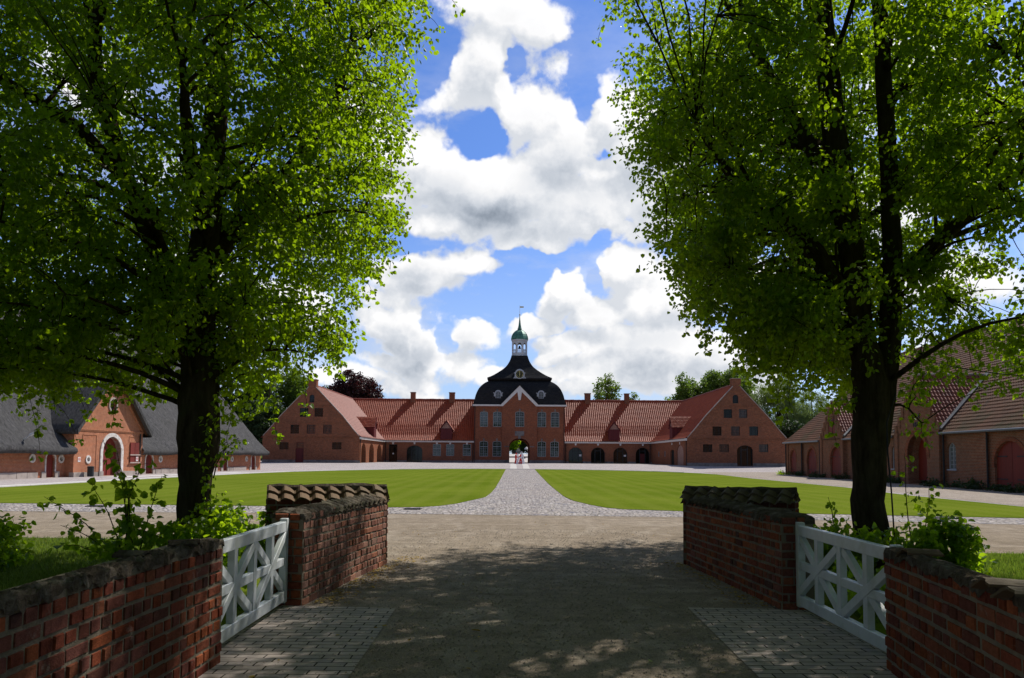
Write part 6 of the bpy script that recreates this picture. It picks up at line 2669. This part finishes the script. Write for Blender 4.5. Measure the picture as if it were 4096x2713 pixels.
sapling('dark leafy shoots arching left in front of the left tree trunk', (-5.4, 11.2, 0),
        [((-5.5, 11.2, .1), (-6.55, 11.0, 1.05)), ((-5.5, 11.2, .1), (-6.3, 11.0, .65)), ((-5.4, 11.2, .2), (-5.55, 11.0, 1.7)), ((-5.5, 11.2, .2), (-5.2, 11.0, 1.55)),
         ((-5.5, 11.2, .1), (-5.9, 11.0, 1.25)), ((-5.4, 11.2, .2), (-5.75, 11.0, 1.85)), ((-5.3, 11.2, .2), (-4.95, 11.1, 1.35)), ((-5.6, 11.2, .1), (-6.4, 11.2, .35)), ((-5.3, 11.2, .1), (-5.5, 11.1, 1.3))], 41, .10, 11)
sapling('ivy shoots with small pale leaves on the right side of the left trunk', (-4.5, 11.7, 0),
        [((-4.5, 11.7, .2), (-4.35, 11.6, 1.1)), ((-4.5, 11.7, .3), (-4.2, 11.6, .95)), ((-4.5, 11.75, .5), (-4.5, 11.55, 1.4)), ((-4.45, 11.7, 1.3), (-4.2, 11.6, 2.0)),
         ((-4.5, 11.7, 1.4), (-4.05, 11.6, 1.9)), ((-4.5, 11.7, .1), (-4.3, 11.6, .8)), ((-4.6, 11.6, 1.2), (-4.45, 11.5, 2.2)), ((-4.6, 11.6, 1.7), (-4.3, 11.5, 2.5)), ((-4.6, 11.6, .1), (-4.6, 11.5, 1.0))], 42, .065, 14)
sapling('slender shoot with pale leaves climbing beside the right trunk', (5.9, 11.5, 0),
        [((5.9, 11.5, .1), (5.72, 11.4, 1.75)), ((5.9, 11.5, .1), (6.1, 11.4, 1.35)), ((5.95, 11.5, .1), (6.35, 11.4, .85)), ((4.8, 11.5, .3), (4.6, 11.4, 1.1))], 43, .075, 9)

# rope hanging beside the right trunk and the wire running off to the right
mb = MB()
mb.tube([(5.72, 11.6, 2.65), (5.55, 11.55, 2.2), (5.53, 11.5, 1.75), (5.57, 11.5, 1.2), (5.60, 11.5, .5)], .012, 5)
tag(mb.build('rope', M_darkmetal), 'thin dark rope hanging beside the right tree trunk', 'rope')
mb = MB()
mb.tube([(5.8 + 4.6 * t, 12 - .2 * t, 3.3 - .42 * math.sin(PI * min(1, t * .9)) + .1 * t) for t in np.linspace(0, 1, 14)], .008, 5)
tag(mb.build('wire', M_darkmetal), 'thin dark wire sagging from the right tree out of the picture', 'wire')


# ------------------------------------------------------------------ trees beyond the buildings
def far_tree(name, label, base, h, crown, n, m, seed, leaf=.34, trunk_r=.3, clump=1.1, group='trees beyond the gatehouse range', droop=.4, shape='round', per=26):
    rs = np.random.RandomState(seed)
    rnd = random.Random(seed)
    z0 = gz(base[0], base[1])
    T = thing(name, label, 'tree', (base[0], base[1], z0), group=group)
    cen = []
    w = np.array([c[1][0] * c[1][2] for c in crown])
    w = w / w.sum()
    for _ in range(n):
        c, r_ = crown[rs.choice(len(crown), p=w)]
        d = rs.normal(0, 1, 3)
        d /= np.linalg.norm(d)
        cen.append(np.array(c) + d * rs.rand() ** (1 / 4.0) * np.array(r_))
    cen = np.array(cen)
    mb = MB()
    mb.tube([(0, 0, -.3), (0, 0, h * .3), (rnd.uniform(-.3, .3), 0, h * .6), (rnd.uniform(-.5, .5), 0, h * .92)], [trunk_r, trunk_r * .8, trunk_r * .5, .05], 8)
    for k in range(26):
        p = cen[rs.randint(len(cen))]
        mb.tube(wiggle((0, 0, h * rnd.uniform(.25, .6)), p, 4, 1.0, rnd, sag=.3), np.linspace(trunk_r * .35, .03, 5), 5, caps=False)
    mb.build('trunk', M_bark, T)
    rad = rs.uniform(.6, 1.3, n) * clump
    leaf_cloud('crown', cen, rad, (per * rad ** 1.5 * rs.uniform(.6, 1.3, n)).astype(int) + 3, leaf, m, T, seed=seed, droop=droop, flat=.75, shape=shape)
    return T


def lobes(w, h, base_h, n, seed, depth=None):
    """an uneven crown built from overlapping lobes"""
    rs = np.random.RandomState(seed)
    out = [((0, 0, base_h + (h - base_h) * .5), (w * .62, (depth or w) * .6, (h - base_h) * .46))]
    for k in range(n):
        a = 2 * PI * k / n + rs.uniform(-.3, .3)
        t = rs.uniform(.25, .85)
        rr = w * .52 * math.sqrt(max(.1, 1 - (t - .4) ** 2 * 1.6))
        out.append(((rr * math.cos(a), (depth or w) * .5 * math.sin(a), base_h + (h - base_h) * t), (w * rs.uniform(.25, .38), w * .3, (h - base_h) * rs.uniform(.16, .26))))
    return out


far_tree('ash_tree', 'round airy tree standing behind the right wing roof', (20.8, 172), 21, lobes(3.9, 18.8, 8, 7, 1), 230, M_leaf_far, 101, .30, clump=.75, per=24)
far_tree('ash_tree', 'small crooked tree top just showing over the right wing roof', (27.0, 174), 16, lobes(2.3, 16.2, 9, 5, 2), 80, M_leaf_far, 102, .30, clump=.6, per=22)
far_tree('copper_beech', 'dark purple copper beech behind the left wing roof', (-37.5, 182), 20.5, lobes(8.6, 19.4, 5, 9, 3), 640, M_leaf_copper, 103, .36, clump=1.0, per=34)
far_tree('broadleaf_tree', 'deep green tree behind the left gable chimney', (-47.5, 176), 22, lobes(7.5, 19.6, 3, 9, 4), 560, M_leaf_far, 104, .36, per=34)
far_tree('broadleaf_tree', 'tall dark tree between the thatched barn and the left wing', (-58, 168), 24, lobes(9.5, 20.5, 2, 9, 5), 700, M_leaf_dark, 105, .38, per=34)
far_tree('broadleaf_tree', 'dark tree far left beyond the thatched barn end', (-50, 160), 20, lobes(6.0, 13.5, 1, 8, 6), 420, M_leaf_dark, 106, .36, per=34)
far_tree('oak_tree', 'leafy oak rising behind the valley of the right wing', (40.5, 178), 21, lobes(6.0, 19.2, 6, 8, 7), 420, M_leaf_far, 107, .34, per=32)
far_tree('oak_tree', 'tallest oak behind the right gable chimney', (50, 180), 24, lobes(7.5, 21.0, 4, 9, 8), 600, M_leaf_far, 108, .36, per=34)
far_tree('willow_tree', 'pale silvery willow right of the right gable', (58, 170), 21, lobes(7.5, 19.0, 1.5, 9, 9), 640, M_leaf_willow, 109, .36, droop=1.4, shape='long', per=46)
far_tree('willow_tree', 'second pale willow above the far end of the tiled barn', (66, 172), 19, lobes(7.0, 17.0, 1, 8, 10), 520, M_leaf_willow, 110, .36, droop=1.4, shape='long', per=46)
far_tree('broadleaf_tree', 'dark tree low behind the gap beside the tiled barn', (53, 150), 12, lobes(6.0, 9.0, .5, 7, 11), 380, M_leaf_dark, 111, .34, per=34)
far_tree('broadleaf_tree', 'dark tree mass behind the mossy barn roof', (76, 165), 20, lobes(9.0, 16.0, 1, 8, 12), 480, M_leaf_dark, 112, .38, per=34)
far_tree('chestnut_tree', 'bright green tree seen through the gateway on the left', (-1.6, 232), 13, lobes(4.2, 11.5, .4, 8, 13), 360, M_leaf_bush, 113, .36, clump=.8, per=30, group='trees seen through the gateway')
far_tree('yew_tree', 'very dark tree filling the right of the gateway view', (6.5, 240), 14, lobes(5.5, 13.0, .2, 8, 14), 420, M_leaf_dark, 114, .36, per=34, group='trees seen through the gateway')
far_tree('yew_tree', 'dark tree behind the bright one at the left of the gateway view', (-6, 246), 14, lobes(5.5, 13.0, .2, 8, 15), 420, M_leaf_dark, 115, .36, per=34, group='trees seen through the gateway')
far_tree('yew_tree', 'dark tree in the middle distance behind the small shed', (1.5, 252), 15, lobes(6.0, 15.0, .2, 8, 16), 420, M_leaf_dark, 116, .36, per=34, group='trees seen through the gateway')


# ------------------------------------------------------------------ what stands beyond the gateway
def build_shed():
    T = thing('garden_shed', 'small grey shed with a steep gable seen through the gateway', 'shed', (1.75, 206, 2.4))
    f = Fr((0, 0, 0), (1, 0, 0), (0, -1, 0))
    mb = MB()
    mb.prism(f, [(-.62, 0), (.55, 0), (.55, .95), (0, 1.75), (-.62, .95)], -1.4, 0)
    mb.build('wall', M_lightgrey, T)
    r_ = MB()
    r_.prism(f, [(0, 1.8), (.98, .45), (.98, .38), (0, 1.68)][::-1], -1.6, .12)
    r_.prism(f, [(0, 1.8), (-.78, .8), (-.78, .72), (0, 1.68)], -1.6, .12)
    r_.prism(f, [(-.5, 1.0), (-1.75, .72), (-1.75, .64), (-.5, .9)], -1.6, .1)
    r_.build('roof', M_sill, T)
    d = MB()
    d.fbox(f, -.62, .55, 0, .02, .58, .62)
    d.fbox(f, -1.7, -.62, -1.3, -1.2, 0, .68)
    d.build('trim', M_framedark, T)


build_shed()
T = thing('parasol', 'white pointed parasol to the right of the small shed beyond the gateway', 'parasol', (3.9, 206, 2.4))
mb = MB()
mb.lathe((0, 0, 0), [(.75, 1.25), (.70, 1.3), (.4, 1.65), (.05, 1.95)], 8)
mb.build('canopy', M_white, T)
mb = MB()
mb.tube([(0, 0, 0), (0, 0, 1.6)], .05, 6)
mb.build('pole', M_darkmetal, T)
T = thing('low_railing', 'low dark railing across the bright forecourt beyond the gateway', 'railing', (1.4, 199, 2.25))
mb = MB()
mb.box(-7, 7, -.04, .04, .55, .68)
mb.build('rail', M_framedark, T)
for x in np.arange(-6.5, 7, 1.9):
    mb = MB()
    mb.box(x - .06, x + .06, -.06, .06, -.1, .6)
    mb.build('post', M_framedark, T)
T = thing('low_wall', 'low pale wall with dark coping below the railing beyond the gateway', 'wall', (1.4, 184, 1.44))
mb = MB()
mb.box(-7, 7, -.1, .1, -.2, .25)
mb.build('wall', M_white, T)
mb = MB()
mb.box(-7, 7, -.14, .14, .25, .36)
mb.build('coping', M_sill, T)
for k, x in enumerate((-1.6, 3.0)):
    T = thing('boundary_stone', ('small dark stone by the gateway view, left one', 'small dark stone by the gateway view, right one')[k], 'stone', (x, 181, 1.29))
    mb = MB()
    mb.lathe((0, 0, 0), [(.2, 0), (.24, .15), (.2, .4), (.08, .52)], 10)
    mb.build('stone', M_framedark, T)


# ------------------------------------------------------------------ cut-out board of four figures
def build_cutout():
    T = thing('cutout_figures', 'flat board cut as four red and white figures in front of the gateway', 'display board', (1.24, 128, .5))
    f = Fr((0, 0, 0), (1, 0, 0), (0, -1, 0))
    # crop units: 9.8 px per photo px, origin at (850, 1300), 1 m = 25 * 9.8 px
    K = 1 / 240.0

    def fig(name, pts, w0, w1, m):
        mb = MB()
        mb.prism(f, [((x - 850) * K, (1300 - y) * K) for x, y in pts], w0, w1)
        return mb.build(name, m, T)
    fig('red_figure', [(660, 1290), (722, 1290), (740, 1190), (755, 1090), (752, 1040), (800, 1072), (828, 1040), (850, 985), (836, 1000), (806, 1055),
                       (765, 1030), (752, 960), (738, 935), (762, 905), (765, 870), (735, 862), (706, 872), (710, 930), (684, 960), (682, 1060), (690, 1130), (668, 1220)][::-1], -.015, .015, M_redpaint)
    fig('white_figure', [(732, 1290), (805, 1290), (815, 1210), (850, 1120), (880, 1050), (870, 1020), (835, 1060), (818, 1000), (828, 930), (818, 898), (790, 890), (766, 905),
                         (765, 960), (775, 1010), (800, 1060), (775, 1085), (755, 1110), (745, 1200)][::-1], -.06, -.03, M_whiteboard)
    fig('red_figure', [(812, 1290), (975, 1290), (965, 1200), (945, 1110), (935, 1070), (915, 1055), (880, 1080), (865, 1105), (845, 1180)][::-1], -.02, .01, M_redpaint)
    fig('red_figure', [(845, 1015), (880, 1030), (905, 1020), (930, 985), (940, 960), (925, 905), (910, 900), (885, 930), (872, 960)][::-1], -.02, .01, M_redpaint)
    fig('white_figure', [(968, 1290), (1000, 1290), (1015, 1200), (1032, 1290), (1062, 1290), (1056, 1190), (1030, 1120), (1045, 1050), (1022, 960), (1000, 920), (980, 900),
                         (975, 850), (965, 810), (900, 812), (905, 822), (940, 825), (945, 862), (925, 880), (925, 905), (940, 950), (940, 1000), (905, 1050), (870, 1070), (880, 1085), (935, 1066), (960, 1130), (965, 1200)][::-1], .02, .05, M_whiteboard)
    fig('hat', [(880, 822), (885, 838), (945, 848), (955, 835), (940, 822)][::-1], .05, .065, M_framedark)
    mb = MB()
    for x in (955, 955):
        mb.prism(f, [((x - 850) * K, (1300 - 1090) * K), ((x + 30 - 850) * K, (1300 - 1090) * K), ((x + 30 - 850) * K, (1300 - 1035) * K), ((x - 850) * K, (1300 - 1035) * K)], .05, .06)
        break
    mb.build('emblem', M_sill, T)
    mb = MB()
    mb.box(-.85, .9, -.3, .3, 0, .04)
    mb.build('base_board', M_whiteboard, T)
    mb = MB()
    for k in range(3):
        mb.fbox(f, -.03, .36, .011, .014, .26 + k * .08, .29 + k * .08)
    mb.build('lettering_line', M_whiteboard, T)


build_cutout()


# ------------------------------------------------------------------ small things by the barns
def barn_pt(x, off, rz=math.atan2(1, .09), O=(-31.25, 60)):
    c, s = math.cos(rz), math.sin(rz)
    return (O[0] + x * c + off * s, O[1] + x * s - off * c)


x, y = barn_pt(-3.25, 1.1)
T = thing('litter_bin', 'dark cylindrical litter bin by the thatched barn porch', 'bin', (x, y, 0))
mb = MB()
mb.lathe((0, 0, 0), [(.20, .02), (.22, .05), (.22, .70), (.20, .72)], 18)
mb.build('drum', M_framedark, T)
mb = MB()
mb.lathe((0, 0, 0), [(.235, .69), (.235, .74), (.12, .77), (.11, .76)], 18)
mb.build('lid', M_darkmetal, T)
for k, (a, o) in enumerate(((-1.0, 1.9), (1.9, 1.5))):
    x, y = barn_pt(a, o)
    T = thing('pigeon', ('dark pigeon standing before the big porch door', 'dark pigeon standing right of the porch door')[k], 'bird', (x, y, .012), .8 + k * 2, group='pigeons by the porch')
    mb = MB()
    mb.lathe((0, 0, 0), [(.01, .05), (.06, .07), (.075, .12), (.06, .17), (.03, .21), (.035, .25), (.02, .28), (.004, .285)], 10)
    mb.tube([(0, 0, .12), (-.1, 0, .10), (-.2, 0, .07)], [.065, .045, .012], 8)
    mb.build('body', M_sill, T)
    mb = MB()
    for s in (-.02, .02):
        mb.tube([(0, s, .07), (0.01, s, 0)], .006, 5)
    mb.build('leg', M_redpaint, T)

# weeds along the foot of the tiled barn
rr = random.Random(8)
spots = [(-21.2, .5, .5), (-17.6, .45, .5), (-16.2, .4, .6), (-11.4, .5, .55), (-9.6, .7, .4), (-4.6, .6, .6), (.5, .4, .5), (4.6, .6, .5), (6.1, .6, .45), (11.2, .7, .6), (13.2, .4, .45), (14.8, .5, .65), (16.4, .5, .6), (18.3, .5, .5), (20.4, .5, .6)]
words = ['yellowing', 'low', 'shaded', 'tufted', 'small', 'spreading', 'ragged', 'bushy', 'dark', 'dense', 'wispy', 'broad', 'tall', 'flat', 'large']
where = ['at the far corner of the tiled barn', 'beside the single arched red door', 'between the two far red doors', 'at the left foot of the far porch', 'under the far porch door', 'at the near foot of the far porch',
         'below the wall behind the right tree', 'left of the large porch', 'beside the large porch doorway', 'at the near corner of the large porch', 'under the arched barn window', 'midway between barn window and big door',
         'at the pier left of the big arched door', 'in front of the big arched door', 'at the near jamb of the big arched door']
for k, (a, o, h) in enumerate(spots):
    x, y = barn_pt(a, o, math.atan2(-1, -.057), (26.4 + .057 * 19.7, 60))
    cs = [(x + rr.uniform(-.5, .5), y + rr.uniform(-.6, .6), rr.uniform(.08, h * .7)) for _ in range(9)]
    shrub('weed_clump', '%s clump of weeds %s' % (words[k], where[k]), 'weeds', (x, y, 0), cs, [.28] * 9, 34, .11, M_leaf_dark if k else M_leaf_bush, 200 + k, 3, group='weeds along the tiled barn')

# drain covers in the cobbles
for k, (x, y) in enumerate(((-3.05, 24.3), (7.9, 22.6), (-13.0, 24.6), (12.2, 22.0))):
    T = thing('drain_grate', ['iron drain grate in the cobbles left of the central path', 'iron drain grate in the cobbles right of the central path', 'iron drain grate in the cobbles beyond the left bushes',
                              'iron drain grate in the cobbles beyond the right tree'][k], 'drain grate', (x, y, .012), group='drain grates in the cobbled strip')
    mb = MB()
    mb.ring(Fr((0, 0, 0), (1, 0, 0), (0, -1, 0)), [(0, 0)], [(0, 0)], 0, 0)
    mb = MB()
    mb.box(-.26, .26, -.17, -.14, 0, .03)
    mb.box(-.26, .26, .14, .17, 0, .03)
    for i in range(9):
        mb.box(-.26 + i * .06, -.23 + i * .06, -.14, .14, 0, .025)
    mb.build('grating', M_darkmetal, T)

# fallen leaves on the drive
lf = [(-.28, 5.9 + 1.55, 'brown curled leaf with a long stalk on the shaded drive', .11), (-1.72, 12.0, 'yellow leaf at the foot of the sunlit wall end', .08), (.02, 13.0, 'yellow leaf at the edge of the shade', .07),
      (1.15, 6.4, 'small green leaf lying on the right of the drive', .06), (-1.1, 6.35, 'pale leaf near the corner of the left paving', .06), (3.1, 15.5, 'pale fallen leaf on the sunny gravel at the right', .07)]
for k, (x, y, lb, s) in enumerate(lf):
    o = leaf_cloud('fallen_leaf', np.array([[0, 0, 0.0]]), [.001], [1], s, M_leaf_dead if k not in (3,) else M_leaf_bush, None, seed=60 + k, droop=0)
    co = np.empty(18)
    o.data.vertices.foreach_get('co', co)
    co = co.reshape(-1, 3)
    co[:, 2] = abs(co[:, 2]) * .35
    if k == 0:
        pass
    o.data.vertices.foreach_set('co', co.ravel())
    o.location = (x, y, .014)
    tag(o, lb, 'leaf', 'fallen leaves on the drive')

# grass blades on the verges
def blades(name, n, region, seed):
    rs = np.random.RandomState(seed)
    P = []
    while len(P) < n:
        x, y = region(rs)
        P.append((x, y))
    P = np.array(P)
    n = len(P)
    h = rs.uniform(.03, .085, n)
    a = rs.uniform(0, 2 * PI, n)
    w = rs.uniform(.004, .008, n)
    lean = rs.uniform(-.03, .03, (n, 2))
    V = np.zeros((n, 4, 3))
    dx, dy = np.cos(a) * w, np.sin(a) * w
    V[:, 0] = np.stack([P[:, 0] - dx, P[:, 1] - dy, np.full(n, .008)], 1)
    V[:, 1] = np.stack([P[:, 0] + dx, P[:, 1] + dy, np.full(n, .008)], 1)
    V[:, 2] = np.stack([P[:, 0] + dx * .3 + lean[:, 0], P[:, 1] + dy * .3 + lean[:, 1], h], 1)
    V[:, 3] = np.stack([P[:, 0] - dx * .3 + lean[:, 0], P[:, 1] - dy * .3 + lean[:, 1], h], 1)
    Fq = (np.arange(n) * 4)[:, None] + np.array([[0, 1, 2, 3]])
    o = np_mesh(name, V.reshape(-1, 3), Fq, M_blade, None, rs.rand(n))
    tag(o, 'short grass blades on the verge ' + ('left of the walls' if seed == 1 else 'right of the walls'), 'grass', kind='stuff')
    return o


blades('grass', 60000, lambda rs: (lambda y: (rs.uniform(-11.5, -2.9 if y < 9 else -3.7), y))(rs.uniform(8.2, 15.2)), 1)
blades('grass', 45000, lambda rs: (lambda y: (rs.uniform(3.6 if y < 9 else 4.4, 11), y))(rs.uniform(8, 13.7)), 2)

# ------------------------------------------------------------------ added limes behind the viewpoint, placed to cut sky light on the foreground
def behind(p, base):
    x, y, z = p
    return not (y > -.5 and abs(x) < .80 * (y + .5) + .6 and z < 1.65 + .78 * (y + .5) + .8)


def shading_lime(label, base, seed, R0=7.2, n=520):
    rs = np.random.RandomState(seed)
    rnd = random.Random(seed)
    T = thing('lime_tree', label, 'tree', base, group='added light-blocking limes behind the viewpoint')
    mb = MB()
    mb.tube([(0, 0, -.1), (0, 0, 2.5), (.1, 0, 5), (.1, .2, 8), (0, .2, 12)], [.42, .34, .28, .2, .07], 10)
    cen = []
    while len(cen) < n:
        d = rs.normal(0, 1, 3)
        d /= np.linalg.norm(d)
        p = np.array([0, 0, 9.0]) + d * rs.rand() ** (1 / 3) * np.array([R0, R0, 5.2])
        if behind(p + np.array(base), base):
            cen.append(p)
    for k in range(24):
        mb.tube(wiggle((0, 0, rnd.uniform(3.5, 8)), cen[k], 5, .6, rnd, .3), np.linspace(.12, .02, 6), 5, caps=False)
    mb.build('trunk', M_bark, T)
    cen = np.array(cen)
    rad = rs.uniform(.7, 1.3, n)
    leaf_cloud('crown', cen, rad, (rad * 60).astype(int), .24, M_leaf, T, seed=seed)


shading_lime('added light-blocking lime standing left behind the viewpoint', (-6.2, .2, 0), 301)
shading_lime('added light-blocking lime standing right behind the viewpoint', (6.6, .2, 0), 302)
shading_lime('added light-blocking lime farther back on the left', (-6.2, -13, 0), 303)
shading_lime('added light-blocking lime farther back on the right', (6.6, -13, 0), 304)
shading_lime('added light-blocking lime on the outer left behind the wall', (-14.5, 1.0, 0), 305)
shading_lime('added light-blocking lime on the outer right behind the wall', (15.0, 1.0, 0), 306)


# loose stones and litter: nobody could count them
def pebbles(name, label, n, region, size, m, seed):
    rs = np.random.RandomState(seed)
    P = np.array([region(rs) for _ in range(n)])
    s = size * rs.uniform(.4, 1.3, n)
    base = np.array([(1, 0, 0), (0, 1, 0), (-1, 0, 0), (0, -1, 0), (0, 0, .7), (0, 0, -.5)])
    V = np.empty((n, 6, 3))
    for k in range(6):
        V[:, k, 0] = P[:, 0] + base[k][0] * s * rs.uniform(.6, 1.3, n)
        V[:, k, 1] = P[:, 1] + base[k][1] * s * rs.uniform(.6, 1.3, n)
        V[:, k, 2] = .008 + base[k][2] * s
    F3 = np.array([(0, 1, 4), (1, 2, 4), (2, 3, 4), (3, 0, 4)])
    Fq = ((np.arange(n) * 6)[:, None, None] + F3[None]).reshape(-1, 3)
    return tag(np_mesh(name, V.reshape(-1, 3), Fq, m), label, 'gravel', kind='stuff')


pebbles('loose_gravel', 'loose small stones scattered over the drive', 9000, lambda rs: (lambda y: (rs.uniform(-2.2, 2.9), y))(5 + 13 * rs.rand() ** 1.3), .011, mat('loose_stone', (.30, .26, .22), .9), 71)
pebbles('loose_gravel', 'coarser stones and crumbs along the foot of the walls', 1600,
        lambda rs: (lambda y, s, d: ((-2.22 + .32 * max(0, (y - 9) / 3)) + d if s else (2.93 - .22 * max(0, (y - 9) / 3)) - d, y))(rs.uniform(8.8, 12.4), rs.rand() < .5, abs(rs.normal(0, .12))), .014, MATS['loose_stone'], 72)


def litter(name, label, n, region, seed):
    rs = np.random.RandomState(seed)
    c = np.array([(*region(rs), .018) for _ in range(n)])
    o = leaf_cloud(name, c, [.001] * n, [1] * n, .045, M_leaf_dead, None, seed=seed, droop=0)
    co = np.empty(n * 18)
    o.data.vertices.foreach_get('co', co)
    co = co.reshape(-1, 3)
    co[:, 2] = .014 + np.abs(co[:, 2] - .018) * .25
    o.data.vertices.foreach_set('co', co.ravel())
    return tag(o, label, 'leaf litter', kind='stuff')


litter('leaf_litter', 'dry leaf litter blown along the foot of the left curving wall', 420, lambda rs: (lambda y: (-2.2 + .3 * max(0, (y - 9) / 3) + abs(rs.normal(0, .22)), y))(rs.uniform(8.8, 12.9)), 73)
litter('leaf_litter', 'dry leaf litter along the foot of the right shaded wall', 220, lambda rs: (lambda y: (2.9 - .2 * max(0, (y - 9) / 3) - abs(rs.normal(0, .18)), y))(rs.uniform(8.8, 12.6)), 74)
litter('leaf_litter', 'scattered small dry leaves on the drive and road', 260, lambda rs: (rs.uniform(-3, 9), rs.uniform(5.5, 20)), 75)
